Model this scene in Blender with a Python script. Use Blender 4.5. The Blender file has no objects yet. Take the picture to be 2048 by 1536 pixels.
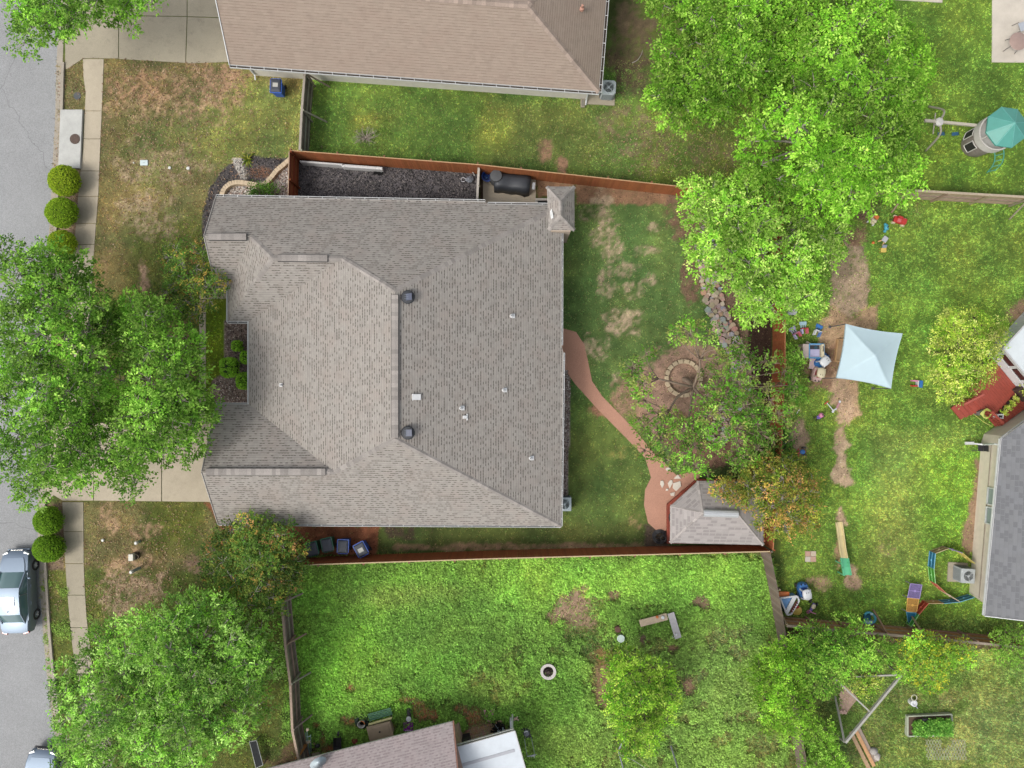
import bpy, bmesh, math, random
import numpy as np
from mathutils import Vector, Matrix
from mathutils.geometry import tessellate_polygon
random.seed(7)
RNG = np.random.default_rng(7)
C = bpy.context.scene.collection
scene = bpy.context.scene
H = 42.0            # camera height in metres
FPX = 1422.22       # focal length in photo pixels (2048 wide)
# ---------------------------------------------------------------- camera, sky, sun, exposure
cam_d = bpy.data.cameras.new('camera'); cam = bpy.data.objects.new('camera', cam_d); C.objects.link(cam)
cam.location = (0, 0, H); cam.rotation_euler = (0, 0, 0)
cam_d.sensor_width = 36; cam_d.lens = 25.0; cam_d.clip_start = 0.5; cam_d.clip_end = 2000
scene.camera = cam
SUN_EL, SUN_AZ = math.radians(52), math.radians(212)   # sun stands to the lower left of the picture
w = bpy.data.worlds.new('World'); scene.world = w; w.use_nodes = True
nt = w.node_tree; nt.nodes.clear()
sky = nt.nodes.new('ShaderNodeTexSky'); sky.sky_type = 'NISHITA'; sky.sun_disc = False
sky.sun_elevation = SUN_EL; sky.sun_rotation = math.radians(90) - SUN_AZ
sky.dust_density = 4.0; sky.ozone_density = 0.6; sky.air_density = 1.0
hs = nt.nodes.new('ShaderNodeHueSaturation'); hs.inputs['Saturation'].default_value = 0.35
bg = nt.nodes.new('ShaderNodeBackground'); bg.inputs['Strength'].default_value = 0.15
wo = nt.nodes.new('ShaderNodeOutputWorld')
nt.links.new(sky.outputs[0], hs.inputs['Color']); nt.links.new(hs.outputs[0], bg.inputs[0]); nt.links.new(bg.outputs[0], wo.inputs[0])
sd = bpy.data.lights.new('sun', 'SUN'); sd.energy = .85; sd.angle = math.radians(18); sd.color = (1, 0.96, 0.9)
sun = bpy.data.objects.new('sun', sd); C.objects.link(sun)
sun.rotation_euler = (math.radians(90) - SUN_EL, 0, SUN_AZ + math.radians(90))
scene.view_settings.view_transform = 'Standard'; scene.view_settings.look = 'None'
scene.view_settings.gamma = 1; scene.view_settings.exposure = 0.82
scene.cycles.max_bounces = 6; scene.cycles.diffuse_bounces = 4; scene.cycles.transmission_bounces = 4
scene.cycles.transparent_max_bounces = 6

# ---------------------------------------------------------------- helpers
def P(px, py, z=0.0):
    """photo pixel + height -> world point"""
    s = (H - z) / FPX
    return Vector(((px - 1024) * s, (768 - py) * s, z))
KEXP = 1.8
def lin(c): 
    c = c / 255.0
    return c / 12.92 if c <= 0.04045 else ((c + 0.055) / 1.055) ** 2.4
def col(r, g, b, k=1.0): return (min(.85, lin(r) / KEXP * k), min(.85, lin(g) / KEXP * k), min(.85, lin(b) / KEXP * k))
_m = {}
def N(t, ty, **kw):
    n = t.nodes.new(ty)
    for k, v in kw.items():
        if k.startswith('i_'): n.inputs[k[2:].replace('_', ' ')].default_value = v
        else: setattr(n, k, v)
    return n
def mathn(t, op, a, b=None, clamp=False):
    n = t.nodes.new('ShaderNodeMath'); n.operation = op; n.use_clamp = clamp
    for i, v in enumerate((a, b)):
        if v is None: continue
        if isinstance(v, (int, float)): n.inputs[i].default_value = v
        else: t.links.new(v, n.inputs[i])
    return n.outputs[0]
def mixc(t, f, a, b, blend='MIX'):
    n = t.nodes.new('ShaderNodeMix'); n.data_type = 'RGBA'; n.blend_type = blend
    for i, v in ((0, f), (6, a), (7, b)):
        if isinstance(v, (int, float)): n.inputs[i].default_value = v
        elif isinstance(v, tuple): n.inputs[i].default_value = (v + (1,))[:4]
        else: t.links.new(v, n.inputs[i])
    return n.outputs[2]
def newmat(name):
    m = bpy.data.materials.new(name); m.use_nodes = True
    t = m.node_tree; b = t.nodes['Principled BSDF']
    return m, t, b
def noise(t, scale, detail=4, vec=None, rough=.6):
    n = N(t, 'ShaderNodeTexNoise'); n.inputs['Scale'].default_value = scale; n.inputs['Detail'].default_value = detail
    n.inputs['Roughness'].default_value = rough
    if vec is not None: t.links.new(vec, n.inputs['Vector'])
    return n.outputs[0]
def bump(t, b, h, strength=.3, dist=.02):
    n = N(t, 'ShaderNodeBump'); n.inputs['Strength'].default_value = strength; n.inputs['Distance'].default_value = dist
    t.links.new(h, n.inputs['Height']); t.links.new(n.outputs[0], b.inputs['Normal'])
def ramp(t, f, lo, hi):
    n = N(t, 'ShaderNodeMapRange'); n.inputs[1].default_value = lo; n.inputs[2].default_value = hi
    t.links.new(f, n.inputs[0]); return n.outputs[0]
def M(name, rgb, rough=.6, var=.15, scale=6, bmp=0, metal=0, dirt=0, trans=0):
    """painted / plastic / wood-like surface with a little wear: rgb as it looks in the photo"""
    if name in _m: return _m[name]
    m, t, b = newmat(name)
    tc = N(t, 'ShaderNodeTexCoord').outputs['Object']
    base = col(*rgb)
    f = noise(t, scale, 5, tc)
    lo = tuple(c * (1 - var) for c in base); hi = tuple(min(.85, c * (1 + var)) for c in base)
    c = mixc(t, ramp(t, f, .3, .7), lo, hi)
    if dirt:
        g = noise(t, scale * .35, 6, tc, .7)
        c = mixc(t, mathn(t, 'MULTIPLY', ramp(t, g, .5, .75), dirt), c, col(105, 92, 78))
    t.links.new(c, b.inputs['Base Color'])
    b.inputs['Roughness'].default_value = rough; b.inputs['Metallic'].default_value = metal
    if bmp: bump(t, b, noise(t, scale * 5, 3, tc), bmp, .01)
    _m[name] = m; return m
def glass(name, rgb, rough=.05):
    if name in _m: return _m[name]
    m, t, b = newmat(name); b.inputs['Base Color'].default_value = col(*rgb) + (1,)
    b.inputs['Roughness'].default_value = rough; b.inputs['Specular IOR Level'].default_value = .8
    _m[name] = m; return m
def attrmat(name, rough=.7, transl=0, var=.15, scale=30, bmp=0, spec=.3):
    """surface whose pigment comes from the mesh colour attribute 'Col'"""
    if name in _m: return _m[name]
    m, t, b = newmat(name)
    a = N(t, 'ShaderNodeAttribute', attribute_name='Col').outputs['Color']
    tc = N(t, 'ShaderNodeTexCoord').outputs['Object']
    f = ramp(t, noise(t, scale, 4, tc), .3, .7)
    g = N(t, 'ShaderNodeHueSaturation'); t.links.new(a, g.inputs['Color'])
    t.links.new(mathn(t, 'ADD', mathn(t, 'MULTIPLY', f, 2 * var), 1 - var), g.inputs['Value'])
    t.links.new(g.outputs[0], b.inputs['Base Color'])
    b.inputs['Roughness'].default_value = rough; b.inputs['Specular IOR Level'].default_value = spec
    if transl:
        tr = N(t, 'ShaderNodeBsdfTranslucent'); t.links.new(g.outputs[0], tr.inputs['Color'])
        mx = N(t, 'ShaderNodeMixShader'); mx.inputs[0].default_value = transl
        t.links.new(b.outputs[0], mx.inputs[1]); t.links.new(tr.outputs[0], mx.inputs[2])
        t.links.new(mx.outputs[0], t.nodes['Material Output'].inputs['Surface'])
    if bmp: bump(t, b, noise(t, scale, 3, tc), bmp, .02)
    _m[name] = m; return m

class MB:
    """collects shapes in world coordinates, builds ONE mesh object"""
    def __init__(s): s.v = []; s.f = []; s.mi = []; s.uv = []; s.c = []
    def face(s, pts, mi=0, uv=None, c=None):
        i = len(s.v); s.v += [tuple(p) for p in pts]; s.f.append(tuple(range(i, i + len(pts)))); s.mi.append(mi)
        s.uv.append(uv); s.c.append(c); return s
    def mesh(s, vs, fs, mi=0, c=None):
        i = len(s.v); s.v += [tuple(p) for p in vs]
        for f in fs: s.f.append(tuple(i + k for k in f)); s.mi.append(mi); s.uv.append(None); s.c.append(c)
        return s
    def box(s, c, size, rz=0, mi=0, rot=None, col=None, taper=1.0):
        R = rot if rot is not None else Matrix.Rotation(rz, 3, 'Z')
        c = Vector(c); h = [d / 2 for d in size]; vs = []
        for z in (-1, 1):
            k = taper if z > 0 else 1
            for x, y in ((-1, -1), (1, -1), (1, 1), (-1, 1)): vs.append(c + R @ Vector((x * h[0] * k, y * h[1] * k, z * h[2])))
        return s.mesh(vs, [(3, 2, 1, 0), (4, 5, 6, 7), (0, 1, 5, 4), (1, 2, 6, 5), (2, 3, 7, 6), (3, 0, 4, 7)], mi, col)
    def bar(s, a, b, wd, ht, mi=0, col=None):
        """rectangular bar from a to b; wd sideways, ht upwards"""
        a, b = Vector(a), Vector(b); d = b - a; L = d.length
        if L < 1e-6: return s
        x = d / L; up = Vector((0, 0, 1)) if abs(x.z) < .95 else Vector((0, 1, 0))
        y = up.cross(x).normalized(); z = x.cross(y)
        R = Matrix((x, y, z)).transposed()
        return s.box((a + b) / 2, (L, wd, ht), rot=R, mi=mi, col=col)
    def prism(s, pts, z0, z1, mi=0, col=None, top=None):
        n = len(pts); A = sum(pts[i][0] * pts[(i + 1) % n][1] - pts[(i + 1) % n][0] * pts[i][1] for i in range(n))
        if A < 0: pts = pts[::-1]
        vs = [(p[0], p[1], z0) for p in pts] + [(p[0], p[1], z1) for p in pts]
        fs = [tuple(range(n - 1, -1, -1)), tuple(range(n, 2 * n))] + [(i, (i + 1) % n, n + (i + 1) % n, n + i) for i in range(n)]
        return s.mesh(vs, fs, mi, col)
    def tube(s, path, r, n=8, mi=0, col=None):
        path = [Vector(p) for p in path]; m = len(path)
        rs = r if isinstance(r, (list, tuple)) else [r] * m
        vs = []; fs = []; pu = None
        for i, p in enumerate(path):
            d = (path[min(i + 1, m - 1)] - path[max(i - 1, 0)])
            d = d.normalized() if d.length > 1e-9 else Vector((0, 0, 1))
            if pu is None: pu = d.orthogonal().normalized()
            u = (pu - d * pu.dot(d)); u = u.normalized() if u.length > 1e-6 else d.orthogonal().normalized(); pu = u; v = d.cross(u)
            for k in range(n):
                a = 2 * math.pi * k / n; vs.append(p + (u * math.cos(a) + v * math.sin(a)) * rs[i])
        for i in range(m - 1):
            for k in range(n): fs.append((i * n + k, i * n + (k + 1) % n, (i + 1) * n + (k + 1) % n, (i + 1) * n + k))
        fs.append(tuple(range(n - 1, -1, -1))); fs.append(tuple(range((m - 1) * n, m * n)))
        return s.mesh(vs, fs, mi, col)
    def lathe(s, prof, c=(0, 0, 0), n=20, mi=0, col=None, sx=1, sy=1, rot=None):
        c = Vector(c); vs = []; fs = []; m = len(prof)
        for r, z in prof:
            for k in range(n):
                a = 2 * math.pi * k / n; q = Vector((r * math.cos(a) * sx, r * math.sin(a) * sy, z))
                vs.append(c + (rot @ q if rot is not None else q))
        for i in range(m - 1):
            for k in range(n): fs.append((i * n + k, i * n + (k + 1) % n, (i + 1) * n + (k + 1) % n, (i + 1) * n + k))
        if prof[0][0] > 1e-4: fs.append(tuple(range(n - 1, -1, -1)))
        if prof[-1][0] > 1e-4: fs.append(tuple(range((m - 1) * n, m * n)))
        return s.mesh(vs, fs, mi, col)
    def ball(s, c, r, nu=12, nv=8, mi=0, col=None, rot=None):
        rx, ry, rz = r if isinstance(r, (tuple, list)) else (r, r, r)
        pr = [(max(1e-5, math.sin(math.pi * i / nv)), -math.cos(math.pi * i / nv) * rz) for i in range(nv + 1)]
        return s.lathe(pr, c, nu, mi, col, rx, ry, rot)
    def loft(s, rings, mi=0, col=None, caps=True, closed=True):
        n = len(rings[0]); vs = [p for r in rings for p in r]; fs = []
        for i in range(len(rings) - 1):
            for k in range(n if closed else n - 1): fs.append((i * n + k, i * n + (k + 1) % n, (i + 1) * n + (k + 1) % n, (i + 1) * n + k))
        if caps: fs.append(tuple(range(n - 1, -1, -1))); fs.append(tuple(range((len(rings) - 1) * n, len(rings) * n)))
        return s.mesh(vs, fs, mi, col)
    def build(s, name, mats, parent=None, smooth=False, bevel=0, recalc=True, auto=False):
        mats = mats if isinstance(mats, (list, tuple)) else [mats]
        off = Vector((0, 0, 0))
        if parent is not None:
            q = parent
            while q is not None: off = off + q.location; q = q.parent
        me = bpy.data.meshes.new(name)
        me.from_pydata([(v[0] - off.x, v[1] - off.y, v[2] - off.z) for v in s.v], [], s.f)
        for m in mats: me.materials.append(m)
        for p, k in zip(me.polygons, s.mi): p.material_index = k; p.use_smooth = smooth
        if any(u is not None for u in s.uv):
            ul = me.uv_layers.new(name='UVMap')
            for p, u in zip(me.polygons, s.uv):
                if u is None: continue
                for li, q in zip(p.loop_indices, u): ul.data[li].uv = q
        if any(c is not None for c in s.c):
            ca = me.color_attributes.new('Col', 'FLOAT_COLOR', 'CORNER')
            for p, c in zip(me.polygons, s.c):
                cc = (tuple(c) + (1,))[:4] if c is not None else (.2, .2, .2, 1)
                for li in p.loop_indices: ca.data[li].color = cc
        if recalc or bevel:
            bm = bmesh.new(); bm.from_mesh(me)
            if recalc:
                bmesh.ops.remove_doubles(bm, verts=bm.verts, dist=1e-5); bmesh.ops.recalc_face_normals(bm, faces=bm.faces)
            if bevel:
                es = [e for e in bm.edges if len(e.link_faces) == 2 and e.calc_face_angle(0) > .6]
                bmesh.ops.bevel(bm, geom=es, offset=bevel, segments=2, affect='EDGES', profile=.6, clamp_overlap=True)
            bm.to_mesh(me); bm.free()
        if auto:
            for p in me.polygons: p.use_smooth = True
            me.set_sharp_from_angle(angle=math.radians(38))
        o = bpy.data.objects.new(name, me); C.objects.link(o)
        if parent is not None: o.parent = parent
        return o
def npmesh(name, V, F, cols=None, mat=None, parent=None, smooth=False):
    """big mesh from numpy arrays: V (n,3), F (m,k), cols (n,3) per vertex"""
    me = bpy.data.meshes.new(name); n = len(V); m, k = F.shape
    off = np.zeros(3)
    q = parent
    while q is not None: off = off + np.array(q.location); q = q.parent
    me.vertices.add(n); me.vertices.foreach_set('co', (V - off).astype(np.float32).ravel())
    me.loops.add(m * k); me.loops.foreach_set('vertex_index', F.astype(np.int32).ravel())
    me.polygons.add(m); me.polygons.foreach_set('loop_start', np.arange(0, m * k, k, dtype=np.int32))
    me.polygons.foreach_set('use_smooth', np.full(m, smooth, dtype=bool))
    me.update(calc_edges=True)
    if cols is not None:
        ca = me.color_attributes.new('Col', 'FLOAT_COLOR', 'POINT')
        c4 = np.ones((n, 4), np.float32); c4[:, :3] = cols; ca.data.foreach_set('color', c4.ravel())
    if mat: me.materials.append(mat)
    o = bpy.data.objects.new(name, me); C.objects.link(o)
    if parent is not None: o.parent = parent
    return o
def tag(o, label=None, cat=None, group=None, kind=None):
    if label: o['label'] = label
    if cat: o['category'] = cat
    if group: o['group'] = group
    if kind: o['kind'] = kind
    return o
def thing(name, label, cat, loc=(0, 0, 0), group=None, rz=0):
    o = bpy.data.objects.new(name, None); C.objects.link(o); o.location = loc; o.rotation_euler = (0, 0, rz)
    o.empty_display_size = .2
    return tag(o, label, cat, group)
def copy_tree(o, parent=None):
    kids = [c for c in bpy.data.objects if c.parent == o]
    c = o.copy(); C.objects.link(c); c.parent = parent
    for k in kids: copy_tree(k, c)
    return c
def place(o, loc, rz=0, label=None, group=None):
    o.location = loc; o.rotation_euler = (0, 0, rz)
    if label: o['label'] = label
    if group: o['group'] = group
    return o
def struct(o): o['kind'] = 'structure'; return o
def pxs(*pts, z=0): return [P(a, b, z) for a, b in pts]
def curve(pts, n=6):
    """Catmull-Rom through points"""
    pts = [Vector(p) for p in pts]; out = []
    for i in range(len(pts) - 1):
        a, b, c, d = pts[max(i - 1, 0)], pts[i], pts[i + 1], pts[min(i + 2, len(pts) - 1)]
        for k in range(n):
            t = k / n
            out.append(.5 * ((2 * b) + (c - a) * t + (2 * a - 5 * b + 4 * c - d) * t * t + (3 * b - a - 3 * c + d) * t ** 3))
    out.append(pts[-1]); return out
def fbm(x, y, scale, octaves=4, seed=0):
    """value noise on numpy arrays, 0..1"""
    out = np.zeros_like(x, dtype=float); amp = 1; tot = 0; s = scale
    for o in range(octaves):
        r = np.random.default_rng(seed * 31 + o); T = r.random((256, 256))
        X = x * s + 57.3 * o; Y = y * s + 91.7 * o
        xi = np.floor(X).astype(int); yi = np.floor(Y).astype(int); fx = X - xi; fy = Y - yi
        fx = fx * fx * (3 - 2 * fx); fy = fy * fy * (3 - 2 * fy)
        g = lambda a, b: T[a % 256, b % 256]
        v = g(xi, yi) * (1 - fx) * (1 - fy) + g(xi + 1, yi) * fx * (1 - fy) + g(xi, yi + 1) * (1 - fx) * fy + g(xi + 1, yi + 1) * fx * fy
        out += v * amp; tot += amp; amp *= .55; s *= 2.03
    return out / tot
def sdpoly(X, Y, poly):
    """signed distance to polygon, positive inside (numpy)"""
    d = np.full(X.shape, 1e9); inside = np.zeros(X.shape, bool); n = len(poly)
    for i in range(n):
        ax, ay = poly[i]; bx, by = poly[(i + 1) % n]
        ex, ey = bx - ax, by - ay; wx, wy = X - ax, Y - ay
        t = np.clip((wx * ex + wy * ey) / (ex * ex + ey * ey + 1e-12), 0, 1)
        d = np.minimum(d, (wx - ex * t) ** 2 + (wy - ey * t) ** 2)
        c = ((ay > Y) != (by > Y)) & (X < (bx - ax) * (Y - ay) / ((by - ay) if by != ay else 1e-12) + ax)
        inside ^= c
    return np.where(inside, 1, -1) * np.sqrt(d)
def sstep(a, b, x):
    t = np.clip((x - a) / (b - a), 0, 1); return t * t * (3 - 2 * t)
# ================================================================ GROUND
# pigment of the soil and lawn, laid out on a fine grid (photo pixel coordinates of the ground plane)
STEP = 4.0
gx = np.arange(-150, 2200, STEP); gy = np.arange(-150, 1690, STEP)
GX, GY = np.meshgrid(gx, gy)
n1 = fbm(GX, GY, 1 / 60, 5, 1); n2 = fbm(GX, GY, 1 / 14, 4, 2); n3 = fbm(GX, GY, 1 / 160, 4, 3); n4 = fbm(GX, GY, 1 / 25, 4, 4)
GRASS = np.zeros(GX.shape + (3,)); GRASS[:] = (105, 128, 58)
SOIL = np.zeros_like(GRASS); SOIL[:] = (150, 125, 102)
DIRT = np.zeros(GX.shape); LUSH = np.zeros(GX.shape); DRY = np.zeros(GX.shape) + .03; LIT = np.zeros(GX.shape); EXC = np.zeros(GX.shape)
def pm(poly, f=20, wob=0):
    xs = [p[0] for p in poly]; ys = [p[1] for p in poly]; mg = f + wob + 8
    ix = (gx > min(xs) - mg) & (gx < max(xs) + mg); iy = (gy > min(ys) - mg) & (gy < max(ys) + mg)
    m = np.zeros(GX.shape); sl = np.ix_(iy, ix)
    if not ix.any() or not iy.any(): return m
    d = sdpoly(GX[sl], GY[sl], poly) + (n4[sl] - .5) * 2 * wob
    m[sl] = sstep(-f / 2, f / 2, d); return m
def el(cx, cy, rx, ry, f=.5, wob=.6):
    q = np.sqrt(((GX - cx) / rx) ** 2 + ((GY - cy) / ry) ** 2) + (n4 - .5) * 2 * wob + (n2 - .5) * .5 * wob
    return 1 - sstep(1 - f, 1 + f, q)
def grass(poly, rgb, f=40, lush=None, dry=None, wob=15):
    m = pm(poly, f, wob)
    GRASS[:] = GRASS * (1 - m[..., None]) + np.array(rgb) * m[..., None]
    for A, v in ((LUSH, lush), (DRY, dry)):
        if v is not None: A[:] = A * (1 - m) + v * m
def soil(m, rgb, amt=1.0):
    k = sstep(0, .35, m)[..., None]
    SOIL[:] = SOIL * (1 - k) + np.array(rgb) * k
    DIRT[:] = np.maximum(DIRT, m * amt)
R4 = lambda x0, y0, x1, y1: [(x0, y0), (x1, y0), (x1, y1), (x0, y1)]
# --- lawns
grass(R4(90, 110, 610, 590), (146, 144, 84), 40, .05, .45)
grass(R4(380, 190, 605, 330), (128, 148, 72), 70, .1, .2)
grass([(260, 230), (420, 215), (420, 330), (300, 380), (240, 320)], (138, 150, 78), 60, .1, .3)
grass([(440, 120), (600, 200), (600, 300), (480, 300)], (126, 146, 72), 60, .1, .2)
grass(R4(260, 430, 460, 600), (104, 122, 56), 60, .1, .15)
grass(R4(610, 130, 1290, 345), (120, 164, 68), 30, .15, .12)
grass(R4(980, 200, 1250, 340), (130, 156, 72), 60, .1, .2)
grass(R4(700, 215, 800, 255), (148, 170, 72), 40, .2, .15); grass(R4(960, 230, 1020, 300), (146, 172, 72), 50, .2, .2)
grass(R4(1270, -150, 1900, 380), (122, 152, 62), 60, .2, .1)
grass(R4(1120, 380, 1520, 1110), (108, 142, 70), 20, .05, .2)
grass(R4(1110, 790, 1300, 1110), (112, 144, 66), 40, .1, .15)
grass(R4(740, 1045, 1330, 1120), (104, 126, 58), 20, .05, .2)
grass(R4(1780, -150, 2250, 385), (126, 170, 62), 60, .2, .0)
grass(R4(1560, 400, 2250, 1250), (130, 172, 66), 20, .2, .0)
grass(R4(1740, 860, 1960, 1150), (136, 168, 74), 60, .15, .02); grass(R4(1840, 900, 1960, 1130), (126, 176, 62), 70, .25, .0)
grass(R4(560, 1110, 1570, 1700), (116, 156, 66), 20, .8, .02)
grass(R4(760, 1250, 1180, 1700), (96, 134, 56), 90, .7, .05); grass(R4(1180, 1260, 1600, 1700), (126, 152, 76), 90, .55, .12)
grass(R4(1000, 1120, 1500, 1190), (142, 188, 76), 60, 1, 0); grass(R4(600, 1130, 900, 1260), (120, 160, 66), 60, .8, 0)
grass(R4(575, 1260, 690, 1420), (118, 172, 58), 60, .9, 0)
grass(R4(1600, 1240, 2250, 1700), (124, 156, 72), 30, .35, .03); grass(R4(1880, 1380, 2250, 1700), (136, 160, 82), 60, .2, .08)
grass(R4(120, 1000, 440, 1200), (150, 146, 86), 20, .08, .45); grass(R4(290, 1000, 410, 1100), (120, 136, 56), 50, .1, .15)
grass(R4(60, 1140, 560, 1700), (112, 132, 58), 40, .3, .15)
grass(R4(405, 600, 452, 800), (118, 152, 40), 8, .2, .02, 3)
# --- tone variation
tone = 1 + (n3 - .5) * .5 + (n1 - .5) * .3
GRASS *= tone[..., None]
def gel(m, rgb): GRASS[:] = GRASS * (1 - m[..., None]) + np.array(rgb) * m[..., None]
for a, c in (((800, 1190, 120, 22), (150, 160, 84)), ((900, 1250, 110, 50), (88, 124, 54)), ((720, 1300, 60, 60), (134, 182, 64)), ((1000, 1280, 60, 40), (82, 118, 50)), ((860, 1340, 80, 40), (98, 148, 56)), ((780, 1400, 80, 26), (120, 172, 60)), ((1060, 1400, 90, 70), (86, 128, 48)), ((1180, 1290, 60, 30), (82, 118, 52)), ((1080, 1170, 90, 36), (150, 196, 78)), ((1300, 1150, 120, 26), (138, 184, 76)), ((640, 1210, 40, 50), (130, 176, 66)), ((1120, 1490, 80, 40), (128, 150, 74)), ((980, 1370, 70, 30), (134, 154, 76)), ((1450, 1330, 70, 90), (128, 146, 84)), ((1290, 1240, 70, 30), (86, 122, 50))): gel(.8 * el(*a, .5, .5), c)
GRASS *= (1 + .35 * (fbm(GX, GY, 1 / 35, 3, 17) - .5) * LUSH)[..., None]
GRASS[..., 0] *= 1 + (n1 - .5) * .25
# --- bare soil and mulch
STRAW = (174, 154, 128)
soil(el(330, 190, 190, 70), (178, 150, 118), .58); soil(el(260, 170, 60, 30), (178, 142, 112), .6); soil(el(430, 160, 70, 45), (172, 140, 112), .65)
soil(el(320, 330, 120, 45), (160, 142, 112), .6); soil(el(290, 290, 60, 30), (165, 142, 115), .5); soil(el(300, 430, 80, 60), (165, 146, 118), .55)
soil(el(210, 480, 14, 80), (160, 130, 100), .5); soil(el(288, 550, 14, 40, .5, .7), (160, 134, 112), .75)
soil(el(1090, 300, 16, 26), (150, 120, 95), .75); soil(el(1125, 326, 14, 20), (155, 122, 98), .9); soil(el(1260, 110, 60, 130), (104, 90, 70), .75); soil(el(1300, 280, 80, 70), (135, 120, 92), .62)
soil(el(1450, 300, 120, 40), (110, 98, 74), .55); soil(el(1225, 250, 40, 30), (140, 122, 96), .55)
soil(pm([(1072, 355), (1400, 388), (1420, 410), (1150, 410), (1150, 372), (1072, 400)], 14, 8), (140, 110, 86), .95)
soil(pm(R4(960, 330, 985, 405), 4, 0), (95, 78, 64), 1)
for a in ((1205, 440, 22, 50), (1225, 490, 26, 55), (1192, 470, 18, 30), (1250, 540, 30, 20), (1215, 570, 30, 40), (1270, 580, 24, 24), (1240, 640, 45, 24), (1200, 690, 40, 30), (1235, 660, 50, 18), (1300, 560, 22, 14), (1310, 455, 20, 12), (1175, 430, 18, 16), (1290, 500, 30, 12), (1230, 770, 16, 30)): soil(el(*a), STRAW, .6)
soil(el(1370, 440, 40, 60), (128, 102, 84), .75); soil(el(1385, 560, 26, 50), (120, 96, 80), .8); soil(pm([(1400, 400), (1540, 395), (1530, 760), (1480, 800), (1440, 640), (1400, 560)], 20, 10), (132, 108, 92), .9)
soil(pm([(1496, 610), (1548, 600), (1540, 830), (1500, 760)], 8, 2), (70, 54, 46), 1)
soil(el(1370, 790, 110, 110, .3, .3), (158, 130, 112), .95); soil(el(1250, 800, 30, 40), (158, 128, 106), .8); soil(el(1420, 880, 80, 60, .4, .4), (128, 100, 84), .95)
soil(el(1200, 820, 22, 18), (150, 112, 90), .7); soil(el(1270, 1040, 22, 20), (170, 140, 105), .5); soil(el(1235, 905, 30, 22), (150, 140, 80), .4)
soil(pm(R4(780, 1085, 1330, 1103), 10, 6), (150, 124, 98), .7); soil(pm(R4(770, 1052, 830, 1080), 12, 6), (88, 76, 62), .8); soil(pm(R4(1290, 1050, 1340, 1100), 12, 3), (92, 80, 68), .95)
# east garden
BARE = (174, 152, 128)
soil(pm([(1668, 478), (1700, 455), (1722, 478), (1725, 500), (1742, 530), (1745, 580), (1728, 620), (1700, 650), (1690, 700), (1670, 760), (1640, 770), (1632, 730), (1640, 650), (1655, 600), (1655, 560)], 20, 20), BARE, .9)
soil(pm([(1645, 655), (1665, 610), (1700, 640), (1760, 600), (1752, 660), (1720, 760), (1720, 830), (1690, 850), (1668, 790), (1640, 770)], 14, 8), (186, 156, 124), 1)
soil(el(1730, 425, 24, 22), (120, 98, 82), .8); soil(el(1640, 735, 36, 40), (150, 120, 98), .75); soil(el(1715, 470, 20, 20), (150, 122, 98), .8); soil(el(1838, 405, 10, 40), (160, 130, 108), .4)
soil(el(1683, 810, 18, 50, .5, .8), (184, 156, 128), 1); soil(el(1680, 870, 12, 30), (184, 156, 128), .8)
soil(pm([(1664, 885), (1690, 878), (1702, 890), (1690, 905), (1700, 950), (1708, 965), (1690, 976), (1662, 970), (1664, 935), (1672, 912), (1662, 900)], 10, 11), (196, 170, 140), 1)
soil(pm([(1680, 1010), (1690, 1030), (1696, 1050), (1668, 1040)], 10, 8), (186, 160, 130), 1); soil(el(1676, 1110, 8, 40), (180, 148, 118), .8); soil(el(1700, 1140, 14, 14), (186, 158, 130), .8)
soil(el(1600, 870, 20, 40), (170, 146, 122), .9); soil(el(1640, 1165, 30, 16), (186, 156, 126), .75); soil(el(1705, 1165, 18, 18), (190, 160, 132), .9); soil(el(1770, 1090, 24, 30), (172, 142, 112), .4)
soil(pm([(1950, 920), (1962, 930), (1950, 1110), (1930, 1110), (1925, 1060), (1945, 990)], 12, 9), (156, 130, 106), 1); soil(el(2040, 625, 26, 30), (160, 132, 108), .9)
soil(pm([(1570, 1245), (2250, 1285), (2250, 1320), (1580, 1275)], 10, 3), (96, 82, 64), .8)
# south garden
for a, c in (((1145, 1218, 50, 40), (166, 140, 116)), ((1170, 1245, 30, 18), (150, 128, 104)), ((1205, 1370, 20, 60), (140, 116, 88)), ((1375, 1370, 16, 22), (150, 122, 100)), ((1405, 1205, 24, 20), (150, 126, 104)), ((1228, 1190, 14, 10), (140, 118, 94)), ((1345, 1295, 16, 10), (140, 112, 88)), ((1210, 1310, 40, 14), (120, 100, 64))): soil(el(*a), c, .95)
RED = (178, 122, 86)
for a in ((632, 1448, 10, 10), (760, 1450, 40, 14), (812, 1400, 26, 8), (850, 1428, 30, 14), (838, 1412, 14, 16), (660, 1498, 26, 14), (700, 1440, 22, 16), (945, 1432, 26, 28), (930, 1420, 20, 16), (700, 1375, 10, 10), (650, 1525, 20, 8), (960, 1445, 20, 20), (645, 1478, 10, 18)): soil(el(*a), RED, .85)
soil(pm([(560, 1500), (600, 1470), (640, 1500), (600, 1560), (540, 1560)], 14, 6), (100, 84, 64), .85); soil(el(530, 1530, 40, 20), (96, 80, 62), .6)
soil(pm([(912, 1463), (1000, 1435), (1020, 1480), (920, 1510)], 4, 0), (168, 138, 110), 1)
soil(el(1697, 1405, 14, 26), (178, 146, 126), .4); soil(el(1850, 1400, 70, 20), (140, 122, 80), .35); soil(el(1740, 1480, 40, 50), (124, 112, 76), .3)
soil(el(1960, 1480, 60, 30), (178, 160, 110), .25)
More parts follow.
